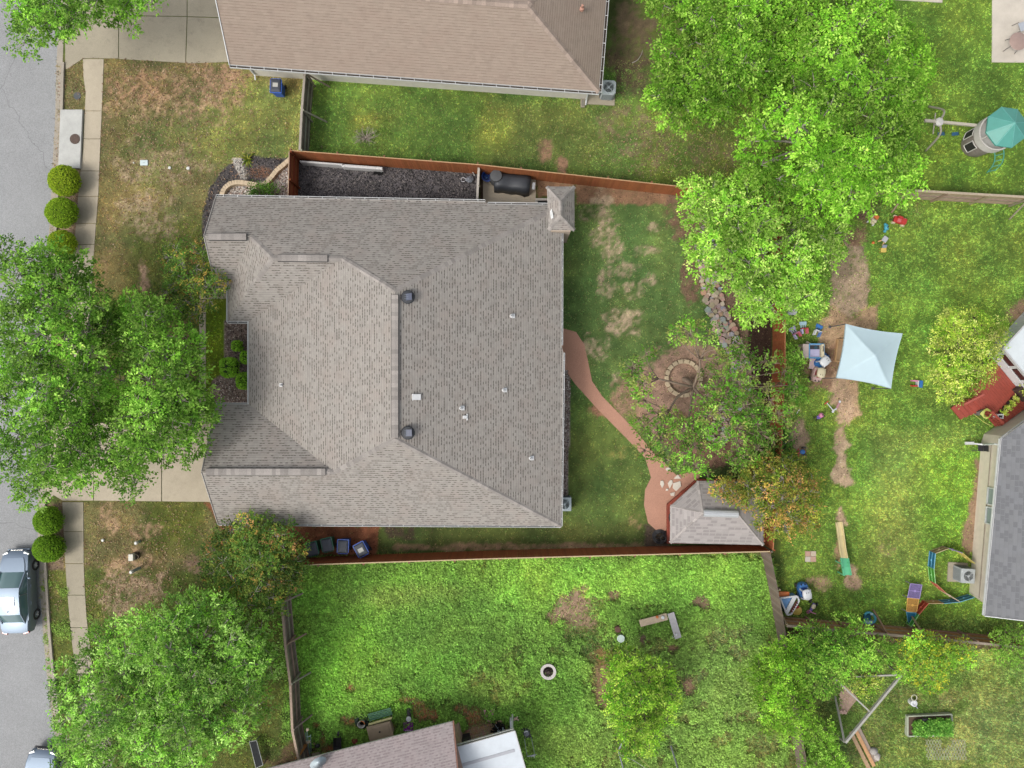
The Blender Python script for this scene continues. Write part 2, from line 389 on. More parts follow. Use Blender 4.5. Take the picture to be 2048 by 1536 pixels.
# west, below the drive
soil(pm([(408, 1004), (428, 1006), (470, 1040), (620, 1050), (760, 1052), (752, 1112), (600, 1110), (440, 1060)], 10, 4), (150, 98, 72), 1)
for a in ((215, 1040, 30, 40), (290, 1060, 40, 20), (270, 1120, 40, 30), (390, 1130, 30, 22), (235, 1150, 50, 40)): soil(el(*a), (176, 146, 116), .65)
soil(el(270, 1180, 80, 36), (164, 140, 116), .7); soil(el(245, 1215, 40, 30), (160, 138, 114), .65); soil(el(390, 1135, 26, 18), (150, 124, 106), .7)
soil(el(115, 1190, 14, 60), (150, 130, 90), .4); soil(el(135, 1490, 25, 60), (150, 130, 104), .6); soil(el(210, 1360, 30, 60), (150, 126, 104), .5)
# mulch and pebble beds
MULCH = (88, 83, 82); PEB = (196, 184, 172)
soil(pm([(580, 316), (520, 314), (494, 308), (466, 324), (438, 346), (418, 380), (406, 420), (402, 500), (430, 520), (440, 400), (580, 400)], 6, 3), MULCH, 1)
soil(pm([(445, 395), (452, 376), (476, 362), (525, 366), (556, 340), (580, 318), (580, 400), (445, 400)], 3, 0), PEB, 1)
soil(pm([(466, 318), (484, 320), (494, 358), (482, 358), (474, 340)], 4, 3), PEB, 1); soil(el(520, 344, 16, 10), (110, 84, 70), .9)
soil(pm([(596, 318), (780, 332), (955, 346), (955, 410), (596, 410)], 3, 0), (100, 96, 97), 1)
soil(pm([(449, 640), (505, 640), (505, 815), (420, 815), (425, 760), (449, 745)], 6, 3), (150, 130, 122), 1)
soil(pm([(1122, 735), (1139, 742), (1142, 770), (1138, 900), (1135, 992), (1118, 992)], 3, 1), (158, 146, 138), 1)
soil(pm([(120, 340), (160, 340), (152, 560), (110, 560)], 6, 2), (150, 128, 106), .9)
soil(pm([(78, 1005), (126, 1005), (130, 1140), (80, 1140)], 5, 2), (130, 112, 92), .9)
soil(pm([(117, 155), (126, 160), (121, 222), (115, 210)], 3, 1), (112, 78, 60), 1)
# under the street trees
soil(el(320, 740, 90, 120), (140, 112, 92), .6); soil(el(120, 760, 60, 180), (150, 120, 100), .6)
LIT[:] = np.maximum.reduce([.9 * el(330, 170, 210, 60), .8 * el(150, 170, 30, 50), .55 * el(330, 300, 200, 110), .95 * el(275, 1180, 110, 50), .6 * el(270, 1090, 130, 70), .35 * el(300, 430, 110, 100), .5 * el(240, 1230, 60, 40), .25 * el(110, 1200, 26, 100), .4 * el(1330, 300, 120, 60)])
# what has no lawn on it
ROADR = [(128, -160), (122, 0), (116, 60), (113, 140), (110, 250), (105, 340), (98, 470), (88, 700), (80, 850), (76, 1000), (76, 1070), (78, 1130), (82, 1200), (86, 1260), (93, 1340), (101, 1410), (110, 1470), (118, 1536), (128, 1600), (146, 1700)]
WALKL = [(166, 118), (168, 170), (172, 185), (170, 220), (167, 300), (162, 340), (157, 390), (150, 480), (140, 600), (128, 840), (125, 1003), (129, 1080), (131, 1130), (134, 1170), (139, 1230), (145, 1290), (152, 1340), (170, 1450), (195, 1560), (215, 1650)]
WALKR = [(208, 118), (205, 200), (201, 290), (197, 390), (190, 480), (181, 600), (169, 840), (167, 1003), (168, 1130), (170, 1180), (174, 1240), (180, 1290), (187, 1340), (206, 1450), (232, 1560), (252, 1650)]
PATH = [(1120, 655), (1152, 664), (1168, 688), (1176, 722), (1184, 762), (1204, 792), (1272, 862), (1302, 900), (1332, 928), (1352, 950), (1400, 940), (1395, 985), (1345, 1015), (1340, 1062), (1312, 1060), (1296, 1046), (1288, 1010), (1290, 980), (1302, 955), (1290, 915), (1258, 882), (1195, 818), (1150, 768), (1127, 735), (1118, 735)]
DRIVE_S = [(95, 1004), (110, 990), (126, 1002), (430, 1004), (430, 842), (126, 845), (88, 830), (74, 845), (74, 1010)]
DRIVE_N = [(118, -160), (130, -30), (600, -30), (600, 122), (372, 126), (238, 117), (166, 117), (135, 138), (131, 140), (115, 118)]
INLET = [(124, 219), (170, 221), (163, 340), (118, 336)]
HARD = [[(-200, -200)] + ROADR + [(-200, 1700)], WALKL + WALKR[::-1], DRIVE_S, DRIVE_N, INLET, PATH]
for p in HARD: EXC[:] = np.maximum(EXC, pm(p, 4))
for p in ([(440, 410), (1110, 420), (1110, 1035), (450, 1035)], [(508, 150), (1172, 198), (1187, -180), (520, -230)], [(968, 345), (1071, 355), (1071, 412), (968, 405)], [(1985, -150), (2250, -150), (2250, 126), (1984, 125)], [(1765, -50), (1885, -50), (1885, 6), (1765, 2)], [(1960, 870), (1940, 1190), (2250, 1210), (2250, 700), (2048, 812)], [(1350, 1015), (1400, 970), (1510, 970), (1510, 1080), (1350, 1080)], [(398, 570), (452, 570), (452, 592), (413, 600), (413, 850), (398, 850)], [(912, 1462), (600, 1536), (600, 1700), (940, 1700)]): EXC[:] = np.maximum(EXC, pm(p, 3))
# soil breaks up at its edges
DB = sstep(.34, .80, DIRT * 1.02 + (n2 - .5) * .5 + (n1 - .5) * .2 + (fbm(GX, GY, 1 / 6, 2, 9) - .5) * .7 - .05) * (DIRT > .02)
DBS = np.clip(DB * .55 + .45 * sstep(.2, 1.0, DIRT), 0, 1); DBS = np.minimum(DBS, .55 + .45 * sstep(.7, 1, DIRT))
LUSH *= 1 - .9 * DIRT
n5 = fbm(GX, GY, 1 / 9, 3, 11)
GC = np.clip((GRASS + np.array((7, 0, 9))) * (.80 + .4 * n2)[..., None], 0, 255)
GC *= (1 - .1 * DRY)[..., None]
SC = np.clip(SOIL * 1.14 * (.80 + .4 * n5)[..., None] * (1 + (n1 - .5) * .3)[..., None], 0, 255)
def slin(a): 
    a = np.clip(a, 0, 255) / 255.0
    return np.where(a <= .04045, a / 12.92, ((a + .055) / 1.055) ** 2.4) / KEXP
UNDER = slin(GC) * (.85 - .4 * LUSH)[..., None]      # ground between the blades, darkened in lush zones as painted gap shade
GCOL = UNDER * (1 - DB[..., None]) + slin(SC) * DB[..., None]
ny, nx = GX.shape
V = np.zeros((ny * nx, 3)); V[:, 0] = ((GX - 1024) * H / FPX).ravel(); V[:, 1] = ((768 - GY) * H / FPX).ravel()
idx = np.arange(ny * nx).reshape(ny, nx)
F = np.stack([idx[1:, :-1], idx[1:, 1:], idx[:-1, 1:], idx[:-1, :-1]], -1).reshape(-1, 4)
gm, t, b = newmat('ground')
a = N(t, 'ShaderNodeAttribute', attribute_name='Col').outputs['Color']
tc = N(t, 'ShaderNodeTexCoord').outputs['Object']
nz = noise(t, 14, 6, tc, .75)
g = N(t, 'ShaderNodeHueSaturation'); t.links.new(a, g.inputs['Color'])
t.links.new(mathn(t, 'ADD', mathn(t, 'MULTIPLY', ramp(t, nz, .25, .75), .75), .62), g.inputs['Value'])
t.links.new(g.outputs[0], b.inputs['Base Color']); b.inputs['Roughness'].default_value = .95; b.inputs['Specular IOR Level'].default_value = .1
bump(t, b, noise(t, 22, 5, tc, .8), .7, .05)
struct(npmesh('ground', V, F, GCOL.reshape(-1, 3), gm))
far = MB()
xa, xb, ya, yb = V[:, 0].min(), V[:, 0].max(), V[:, 1].min(), V[:, 1].max(); BG = 400
for x0, x1, y0, y1 in ((-BG, BG, yb, BG), (-BG, BG, -BG, ya), (-BG, xa, ya, yb), (xb, BG, ya, yb)):
    far.face([(x0, y0, 0), (x1, y0, 0), (x1, y1, 0), (x0, y1, 0)])
struct(far.build('outer_ground', M('far_lawn', (95, 115, 55), .95, .3, .3)))

# ---------------------------------------------------------------- grass, weeds, litter, pebbles (scattered, uncountable)
def lookup(A, px, py):
    i = np.clip(((px + 150) / STEP), 0, nx - 1.001); j = np.clip(((py + 150) / STEP), 0, ny - 1.001)
    return A[np.round(j).astype(int), np.round(i).astype(int)]
def w_of(px, py): return (px - 1024) * H / FPX, (768 - py) * H / FPX
grassmat = attrmat('grass_blades', .75, .25, .1, 3, spec=.15)
def blades(name, poly, n, ln, wd, seed, k=2.05, tall=1.0):
    r = np.random.default_rng(seed); xs = [p[0] for p in poly]; ys = [p[1] for p in poly]
    nt_ = n // 6; tx = r.uniform(min(xs), max(xs), nt_); ty = r.uniform(min(ys), max(ys), nt_); lu = lookup(LUSH, tx, ty)
    px = np.repeat(tx, 6) + r.normal(0, 1, nt_ * 6) * np.repeat(1.1 + 1.3 * lu, 6); py = np.repeat(ty, 6) + r.normal(0, 1, nt_ * 6) * np.repeat(1.1 + 1.3 * lu, 6); n = nt_ * 6
    tb_ = np.repeat(1 + r.uniform(-1, 1, nt_) * (.2 + .16 * lu), 6); ta_ = np.repeat(r.uniform(0, 2 * np.pi, nt_), 6)
    keep = (sdpoly(px, py, poly) > 0) & (r.random(n) > lookup(DBS, px, py) * .95) & (lookup(EXC, px, py) < .5)
    px, py, tb_, ta_ = px[keep], py[keep], tb_[keep], ta_[keep]; n = len(px)
    X, Y = w_of(px, py); a = ta_ + r.normal(0, .9, n); lean = r.uniform(.6, 1.45, n)
    L = r.uniform(.6, 1.3, n) * ln * (1 + .6 * lookup(LUSH, px, py)); Wd = r.uniform(.8, 1.6, n) * wd
    dx, dy = np.cos(a) * np.sin(lean), np.sin(a) * np.sin(lean); dz = np.cos(lean) * tall
    V = np.zeros((n, 3, 3)); sx, sy = -np.sin(a) * Wd / 2, np.cos(a) * Wd / 2
    V[:, 0] = np.stack([X - sx, Y - sy, 0 * X], 1); V[:, 1] = np.stack([X + sx, Y + sy, 0 * X], 1)
    V[:, 2] = np.stack([X + dx * L, Y + dy * L, dz * L + .01], 1)
    c = lookup(GC, px, py) * (tb_ * r.uniform(.82, 1.2, n))[:, None]
    c[:, 0] *= r.uniform(.85, 1.2, n)
    dry = r.random(n) < np.maximum(lookup(DRY, px, py) * .7, lookup(DIRT, px, py) * .6)
    c[dry] = np.array((172, 152, 112)) * r.uniform(.6, 1.0, dry.sum())[:, None]
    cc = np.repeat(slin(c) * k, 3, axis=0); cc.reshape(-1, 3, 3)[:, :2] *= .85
    return tag(npmesh(name, V.reshape(-1, 3), np.arange(3 * n).reshape(-1, 3), cc, grassmat), kind='stuff')
FR = (-60, -60, 2110, 1600)
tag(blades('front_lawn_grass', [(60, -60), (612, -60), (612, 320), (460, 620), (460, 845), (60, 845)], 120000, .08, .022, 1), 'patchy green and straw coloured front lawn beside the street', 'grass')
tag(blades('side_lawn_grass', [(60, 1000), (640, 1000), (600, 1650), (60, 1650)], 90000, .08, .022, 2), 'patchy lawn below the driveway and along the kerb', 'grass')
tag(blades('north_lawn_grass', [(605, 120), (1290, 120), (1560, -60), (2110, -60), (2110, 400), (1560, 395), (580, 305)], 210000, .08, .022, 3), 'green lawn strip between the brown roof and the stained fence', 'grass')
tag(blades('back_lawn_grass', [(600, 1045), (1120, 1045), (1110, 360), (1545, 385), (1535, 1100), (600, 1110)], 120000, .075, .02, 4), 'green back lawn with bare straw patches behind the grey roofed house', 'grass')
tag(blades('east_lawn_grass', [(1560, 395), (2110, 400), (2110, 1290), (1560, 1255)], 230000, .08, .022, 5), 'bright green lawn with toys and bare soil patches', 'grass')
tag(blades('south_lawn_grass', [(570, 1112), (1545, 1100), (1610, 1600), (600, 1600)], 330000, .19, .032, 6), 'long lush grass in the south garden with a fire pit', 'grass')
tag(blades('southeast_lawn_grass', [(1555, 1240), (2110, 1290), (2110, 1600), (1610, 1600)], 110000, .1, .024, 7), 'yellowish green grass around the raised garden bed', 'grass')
def leaves(name, px, py, z, size, rgb, seed, mat, flat=.35, k=1.6, aspect=.6):
    """one small leaf-shaped quad per point"""
    r = np.random.default_rng(seed); n = len(px); X, Y = w_of(px, py)
    a = r.uniform(0, 2 * np.pi, n); ti = r.normal(0, flat, n); ro = r.normal(0, flat, n)
    u = np.stack([np.cos(a) * np.cos(ti), np.sin(a) * np.cos(ti), np.sin(ti)], 1)
    v = np.stack([-np.sin(a) * np.cos(ro), np.cos(a) * np.cos(ro), np.sin(ro)], 1)
    c = np.stack([X, Y, z], 1); s = (size * r.uniform(.7, 1.3, n))[:, None]
    V = np.stack([c - u * s * .5, c + v * s * .5 * aspect, c + u * s * .5, c - v * s * .5 * aspect], 1)
    return npmesh(name, V.reshape(-1, 3), np.arange(4 * n).reshape(-1, 4), np.repeat(slin(rgb) * k, 4, axis=0), mat)
leafmat = attrmat('leaf_surface', .7, .42, .08, 6, spec=.15)
def weeds(name, poly, n, seed, label, thr=.5, size=.1, hgt=.16, bright=1.15):
    r = np.random.default_rng(seed); xs = [p[0] for p in poly]; ys = [p[1] for p in poly]
    px = r.uniform(min(xs), max(xs), n); py = r.uniform(min(ys), max(ys), n)
    f = fbm(px, py, 1 / 22, 3, 21) * .6 + fbm(px, py, 1 / 70, 3, 22) * .4
    keep = (sdpoly(px, py, poly) > 0) & (lookup(EXC, px, py) < .5) & (f + .55 * (lookup(LUSH, px, py) - .5) > thr + r.random(n) * .12) & (r.random(n) > lookup(DB, px, py) * .97)
    px, py, f = px[keep], py[keep], f[keep]
    K = 5; m = len(px); sx = np.repeat(px, K) + r.normal(0, 2.1, m * K); sy = np.repeat(py, K) + r.normal(0, 2.1, m * K)
    z = np.repeat(r.uniform(.3, 1, m) * hgt, K) * r.uniform(.5, 1.1, m * K)
    base = lookup(GC, sx, sy); base = base * .55 + np.array((142, 188, 80)) * .45
    c = base * (bright * np.repeat(r.uniform(.8, 1.15, m), K) * r.uniform(.85, 1.15, m * K))[:, None]
    return tag(leaves(name, sx, sy, z, size, c, seed, leafmat), label, 'weeds', kind='stuff')
weeds('south_garden_weeds', [(572, 1115), (1542, 1105), (1600, 1580), (605, 1580)], 130000, 31, 'broad leaved bright green weeds over the south garden', .46, .12, .3)
weeds('east_garden_weeds', [(1565, 400), (2110, 405), (2110, 1280), (1575, 1245)], 60000, 32, 'low bright weeds in the lawn with the toys', .50, .06, .06, .82)
weeds('north_garden_weeds', [(612, 150), (1290, 150), (1500, 330), (1390, 370), (600, 300)], 26000, 33, 'low clumps of weeds behind the stained fence', .50, .07, .08, .9)
weeds('northeast_garden_weeds', [(1560, -60), (2110, -60), (2110, 390), (1560, 380)], 30000, 34, 'low weeds in the lawn round the play tower', .47, .06, .06, .88)
weeds('southeast_garden_weeds', [(1560, 1245), (2110, 1295), (2110, 1600), (1610, 1600)], 50000, 35, 'low weeds round the raised garden bed', .46, .08, .1, .9)
weeds('front_garden_weeds', [(60, 1130), (560, 1130), (590, 1600), (60, 1600)], 30000, 36, 'green weeds in the verge and lawn by the parked cars', .48, .08, .1)
def litter(n, seed):
    r = np.random.default_rng(seed); px = r.uniform(90, 1500, n); py = r.uniform(100, 1330, n)
    keep = (r.random(n) < lookup(LIT, px, py)) & (lookup(EXC, px, py) < .8)
    px, py = px[keep], py[keep]; m = len(px)
    pal = np.array([(196, 158, 126), (170, 128, 98), (206, 180, 150), (138, 100, 76), (178, 142, 112)])
    c = pal[r.integers(0, 5, m)] * r.uniform(.75, 1.1, m)[:, None]
    return leaves('leaf_litter', px, py, r.uniform(.02, .07, m), .085, c, seed, attrmat('dry_leaf', .8, .1, .1, 6), .3, 1.05, .7)
tag(litter(90000, 41), 'fallen tan leaves lying over the front lawns', 'leaves', kind='stuff')
stonemat = attrmat('pebble', .85, 0, .2, 40)
def pebbles(name, poly, n, size, pal, seed, label, cat):
    r = np.random.default_rng(seed); xs = [p[0] for p in poly]; ys = [p[1] for p in poly]
    px = r.uniform(min(xs), max(xs), n); py = r.uniform(min(ys), max(ys), n); k = sdpoly(px, py, poly) > 0; px, py = px[k], py[k]; n = len(px)
    X, Y = w_of(px, py); s = size * r.uniform(.6, 1.5, n); a = r.uniform(0, np.pi, n)
    V = np.zeros((n, 6, 3)); ca, sa = np.cos(a), np.sin(a)
    for i, (u, v, w_) in enumerate(((.6, 0, .25), (0, .42, .25), (-.6, .1, .25), (0, -.42, .25), (0, 0, .6), (0.05, 0, -.1))):
        V[:, i] = np.stack([X + (u * ca - v * sa) * s, Y + (u * sa + v * ca) * s, .01 + w_ * s * .8], 1)
    Fb = np.array([(0, 1, 4), (1, 2, 4), (2, 3, 4), (3, 0, 4), (1, 0, 5), (2, 1, 5), (3, 2, 5), (0, 3, 5)])
    F = (np.arange(n)[:, None, None] * 6 + Fb[None]).reshape(-1, 3)
    c = np.array(pal)[r.integers(0, len(pal), n)] * r.uniform(.75, 1.15, n)[:, None]
    return tag(npmesh(name, V.reshape(-1, 3), F, np.repeat(slin(c), 6, axis=0), stonemat), label, cat, kind='stuff')
pebbles('mulch_chips', [(598, 318), (780, 332), (953, 346), (953, 410), (598, 410)], 5200, .075, [(100, 96, 96), (74, 70, 72), (128, 122, 120), (60, 58, 60), (150, 142, 138)], 51, 'black and grey mulch chips inside the stained fence', 'mulch')
pebbles('front_mulch_chips', [(578, 318), (494, 310), (440, 346), (418, 380), (406, 420), (402, 500), (425, 510), (442, 392), (476, 362), (525, 366), (556, 340)], 2600, .07, [(92, 88, 88), (70, 66, 68), (110, 104, 102), (58, 55, 56), (150, 140, 132)], 52, 'dark mulch chips outside the curved stone edging', 'mulch')
pebbles('white_pebbles', [(448, 393), (454, 378), (478, 366), (525, 370), (556, 344), (578, 322), (578, 400), (448, 400)], 1500, .085, [(226, 214, 204), (200, 180, 168), (180, 150, 136), (236, 230, 222), (150, 130, 120)], 53, 'pale pebbles between the curved stone edging and the house', 'pebbles')
pebbles('white_pebble_streak', [(466, 318), (484, 320), (494, 358), (482, 358), (474, 340)], 380, .08, [(226, 220, 210), (210, 202, 190)], 54, 'streak of white pebbles across the dark mulch', 'pebbles')
pebbles('entry_gravel', [(450, 642), (505, 642), (505, 812), (422, 812), (426, 762), (450, 745)], 2600, .075, [(172, 148, 136), (140, 118, 112), (206, 188, 176), (122, 104, 100), (216, 200, 190)], 55, 'brown pink gravel in the recess by the front door', 'gravel')
pebbles('side_gravel', [(1120, 736), (1138, 743), (1141, 770), (1137, 900), (1134, 990), (1118, 990)], 1700, .075, [(206, 194, 184), (150, 128, 118), (120, 104, 98), (226, 218, 210), (176, 150, 138)], 56, 'mixed white and brown gravel strip along the house', 'gravel')

def clods(n, seed):
    r = np.random.default_rng(seed); px = r.uniform(90, 2060, n); py = r.uniform(100, 1540, n); k = (r.random(n) < (lookup(DIRT, px, py) - .25) * lookup(DB, px, py)) & (lookup(EXC, px, py) < .3); px, py = px[k], py[k]
    c = lookup(SC, px, py) * np.where(r.random(len(px)) < .5, r.uniform(.45, .8, len(px)), r.uniform(1.0, 1.3, len(px)))[:, None]
    return leaves('soil_clods', px, py, r.uniform(.01, .05, len(px)), .07, c, seed, attrmat('soil_bits', .95, 0, .1, 6), .4, 1.0, .7)
tag(clods(160000, 45), 'crumbs of soil, twigs and dry bits on the bare patches', 'soil', kind='stuff')
# ---------------------------------------------------------------- road, kerb, walks, drives, path
def flat(name, pts, z, mat, thick=.0):
    m = MB(); q = pxs(*pts)
    if thick: m.prism([(p.x, p.y) for p in q], z - thick, z)
    else: m.face([(p.x, p.y, z) for p in q])
    o = m.build(name, mat); return struct(o)
def paving(name, rgb, speck=.25, stain=.35, scale=3.0, crack=False, fine=60):
    m, t, b = newmat(name); tc = N(t, 'ShaderNodeTexCoord').outputs['Object']
    base = col(*rgb); c = mixc(t, ramp(t, noise(t, scale * .3, 6, tc, .65), .3, .7), tuple(x * (1 - .13) for x in base), tuple(x * 1.12 for x in base))
    c = mixc(t, mathn(t, 'MULTIPLY', ramp(t, noise(t, scale, 7, tc, .75), .52, .78), stain), c, tuple(x * .45 for x in base))
    v = N(t, 'ShaderNodeTexVoronoi'); v.inputs['Scale'].default_value = fine; t.links.new(tc, v.inputs['Vector'])
    sp = N(t, 'ShaderNodeSeparateColor'); t.links.new(v.outputs['Color'], sp.inputs[0])
    c = mixc(t, speck, c, mixc(t, sp.outputs[0], tuple(x * .45 for x in base), tuple(min(.85, x * 1.55) for x in base)))
    if crack:
        wv = N(t, 'ShaderNodeTexVoronoi'); wv.feature = 'DISTANCE_TO_EDGE'; wv.inputs['Scale'].default_value = .07
        ad = N(t, 'ShaderNodeMix'); ad.data_type = 'VECTOR'
        nn = N(t, 'ShaderNodeTexNoise'); nn.inputs['Scale'].default_value = 1.2; nn.inputs['Detail'].default_value = 6; t.links.new(tc, nn.inputs['Vector'])
        va = N(t, 'ShaderNodeVectorMath'); va.operation = 'MULTIPLY_ADD'; t.links.new(nn.outputs['Color'], va.inputs[0]); va.inputs[1].default_value = (.8, .8, .8); t.links.new(tc, va.inputs[2])
        t.links.new(va.outputs[0], wv.inputs['Vector'])
        c = mixc(t, mathn(t, 'MULTIPLY', ramp(t, wv.outputs['Distance'], .0022, .0), .6), c, tuple(x * .42 for x in base))
    t.links.new(c, b.inputs['Base Color']); b.inputs['Roughness'].default_value = .9; b.inputs['Specular IOR Level'].default_value = .25
    bump(t, b, v.outputs['Distance'], .25, .01); return m
asphalt = paving('asphalt', (171, 172, 172), .36, .2, 1.2, True, 34)
conc = paving('concrete', (206, 193, 170), .14, .4, 2.2); conc2 = paving('concrete_stained', (190, 180, 158), .2, .7, 1.6); conc3 = paving('concrete_new', (214, 214, 208), .1, .25, 4); conck = paving('concrete_kerb', (190, 180, 164), .2, .5, 5)
flat('road', [(-600, -400)] + ROADR + [(-600, 1900)], .006, asphalt)
def strip(name, off0, off1, z0, z1, mat, rng=None):
    m = MB(); A = []
    for i, (x, y) in enumerate(ROADR):
        if rng and not (rng[0] <= y <= rng[1]): continue
        A.append((x, y))
    if rng: A = [(np.interp(rng[0], [p[1] for p in ROADR], [p[0] for p in ROADR]), rng[0])] + A + [(np.interp(rng[1], [p[1] for p in ROADR], [p[0] for p in ROADR]), rng[1])]
    L = [P(x + off0, y) for x, y in A]; R = [P(x + off1, y) for x, y in A]
    rings = [[(l.x, l.y, z0), (r.x, r.y, z0), (r.x, r.y, z1), (l.x, l.y, z1)] for l, r in zip(L, R)]
    m.loft(rings); return struct(m.build(name, mat))
strip('gutter_pan', 0, 12, -.05, .012, conck)
strip('kerb', 12, 17, -.05, .13, conck, (126, 835)); strip('kerb', 12, 17, -.05, .13, conck, (1006, 1600))
def walkseg(y0, y1, z=.03, mat=None):
    fl = lambda y: np.interp(y, [p[1] for p in WALKL], [p[0] for p in WALKL]); fr = lambda y: np.interp(y, [p[1] for p in WALKR], [p[0] for p in WALKR])
    ys = np.linspace(y0 + .5, y1 - .5, 4)
    return [(fl(y), y) for y in ys] + [(fr(y), y) for y in ys[::-1]]
wk = MB(); cuts = [118, 222, 278, 342, 393, 447, 489, 540, 600, 660, 720, 780, 845]
for a_, b_ in zip(cuts[:-1], cuts[1:]): wk.prism([(p.x, p.y) for p in pxs(*walkseg(a_, b_))], -.05, .03 + random.uniform(-.004, .004))
struct(wk.build('sidewalk', conc, bevel=.008))
wk = MB(); cuts = [1004, 1063, 1127, 1190, 1255, 1320, 1390, 1460, 1530, 1600]
for a_, b_ in zip(cuts[:-1], cuts[1:]): wk.prism([(p.x, p.y) for p in pxs(*walkseg(a_, b_))], -.05, .03 + random.uniform(-.004, .004))
struct(wk.build('sidewalk', conc2, bevel=.008))
dn = MB()
for q in ([(131, -60), (237, -60), (237, 117), (166, 117), (136, 138), (131, 138)], [(238.5, -60), (374, -60), (374, 32.5), (238.5, 31)], [(375.5, -60), (620, -60), (620, 40), (375.5, 33)], [(238.5, 32.5), (374, 34), (371, 126), (238.5, 118)], [(375.5, 34.5), (620, 42), (620, 124), (460, 124), (372.5, 127)]):
    dn.prism([(p.x, p.y) for p in pxs(*q)], -.05, .034 + random.uniform(-.004, .004))
struct(dn.build('driveway', conc2, bevel=.008))
dn = MB()
for q in ([(90, 846), (187, 846), (187, 1001), (126, 1001), (108, 990), (96, 1003), (89, 1003)], [(188.5, 846), (323, 846), (323, 1002.5), (188.5, 1001)], [(324.5, 846), (450, 843), (450, 1004), (324.5, 1002.5)]):
    dn.prism([(p.x, p.y) for p in pxs(*q)], -.05, .034 + random.uniform(-.004, .004))
struct(dn.build('driveway', conc, bevel=.008))
fw = MB()
for q in ([(399, 700), (412, 700), (412, 845), (399, 845)], [(399, 600), (412, 600), (412, 699), (399, 699)], [(399, 570), (470, 570), (470, 596), (399, 599)]): fw.prism([(p.x, p.y) for p in pxs(*q)], -.05, .03)
struct(fw.build('front_walk', conc, bevel=.006))
struct(MB().prism([(p.x, p.y) for p in pxs((966, 346), (1072, 357), (1071, 420), (966, 412))], -.05, .05).build('patio_pad', paving('concrete_patio', (214, 200, 176), .12, .35, 3), bevel=.01))
pt = MB().prism([(p.x, p.y) for p in pxs((1985, -200), (2300, -200), (2300, 128), (1983, 125))], -.05, .05)
struct(pt.build('patio_slab', paving('concrete_pale', (226, 216, 200), .08, .12, 3), bevel=.01))
struct(MB().prism([(p.x, p.y) for p in pxs((1720, -120), (1886, -120), (1884, 6), (1765, -1), (1720, -3))], -.05, .05).build('patio_step', paving('concrete_pale2', (224, 214, 198), .08, .12, 3), bevel=.01))
gpath = paving('path_gravel', (208, 158, 134), .3, .15, 1.5, False, 55)
sm = [(p.x, p.y) for p in PATH and pxs(*PATH)]
struct(MB().prism(sm, -.05, .02).build('gravel_path', gpath))
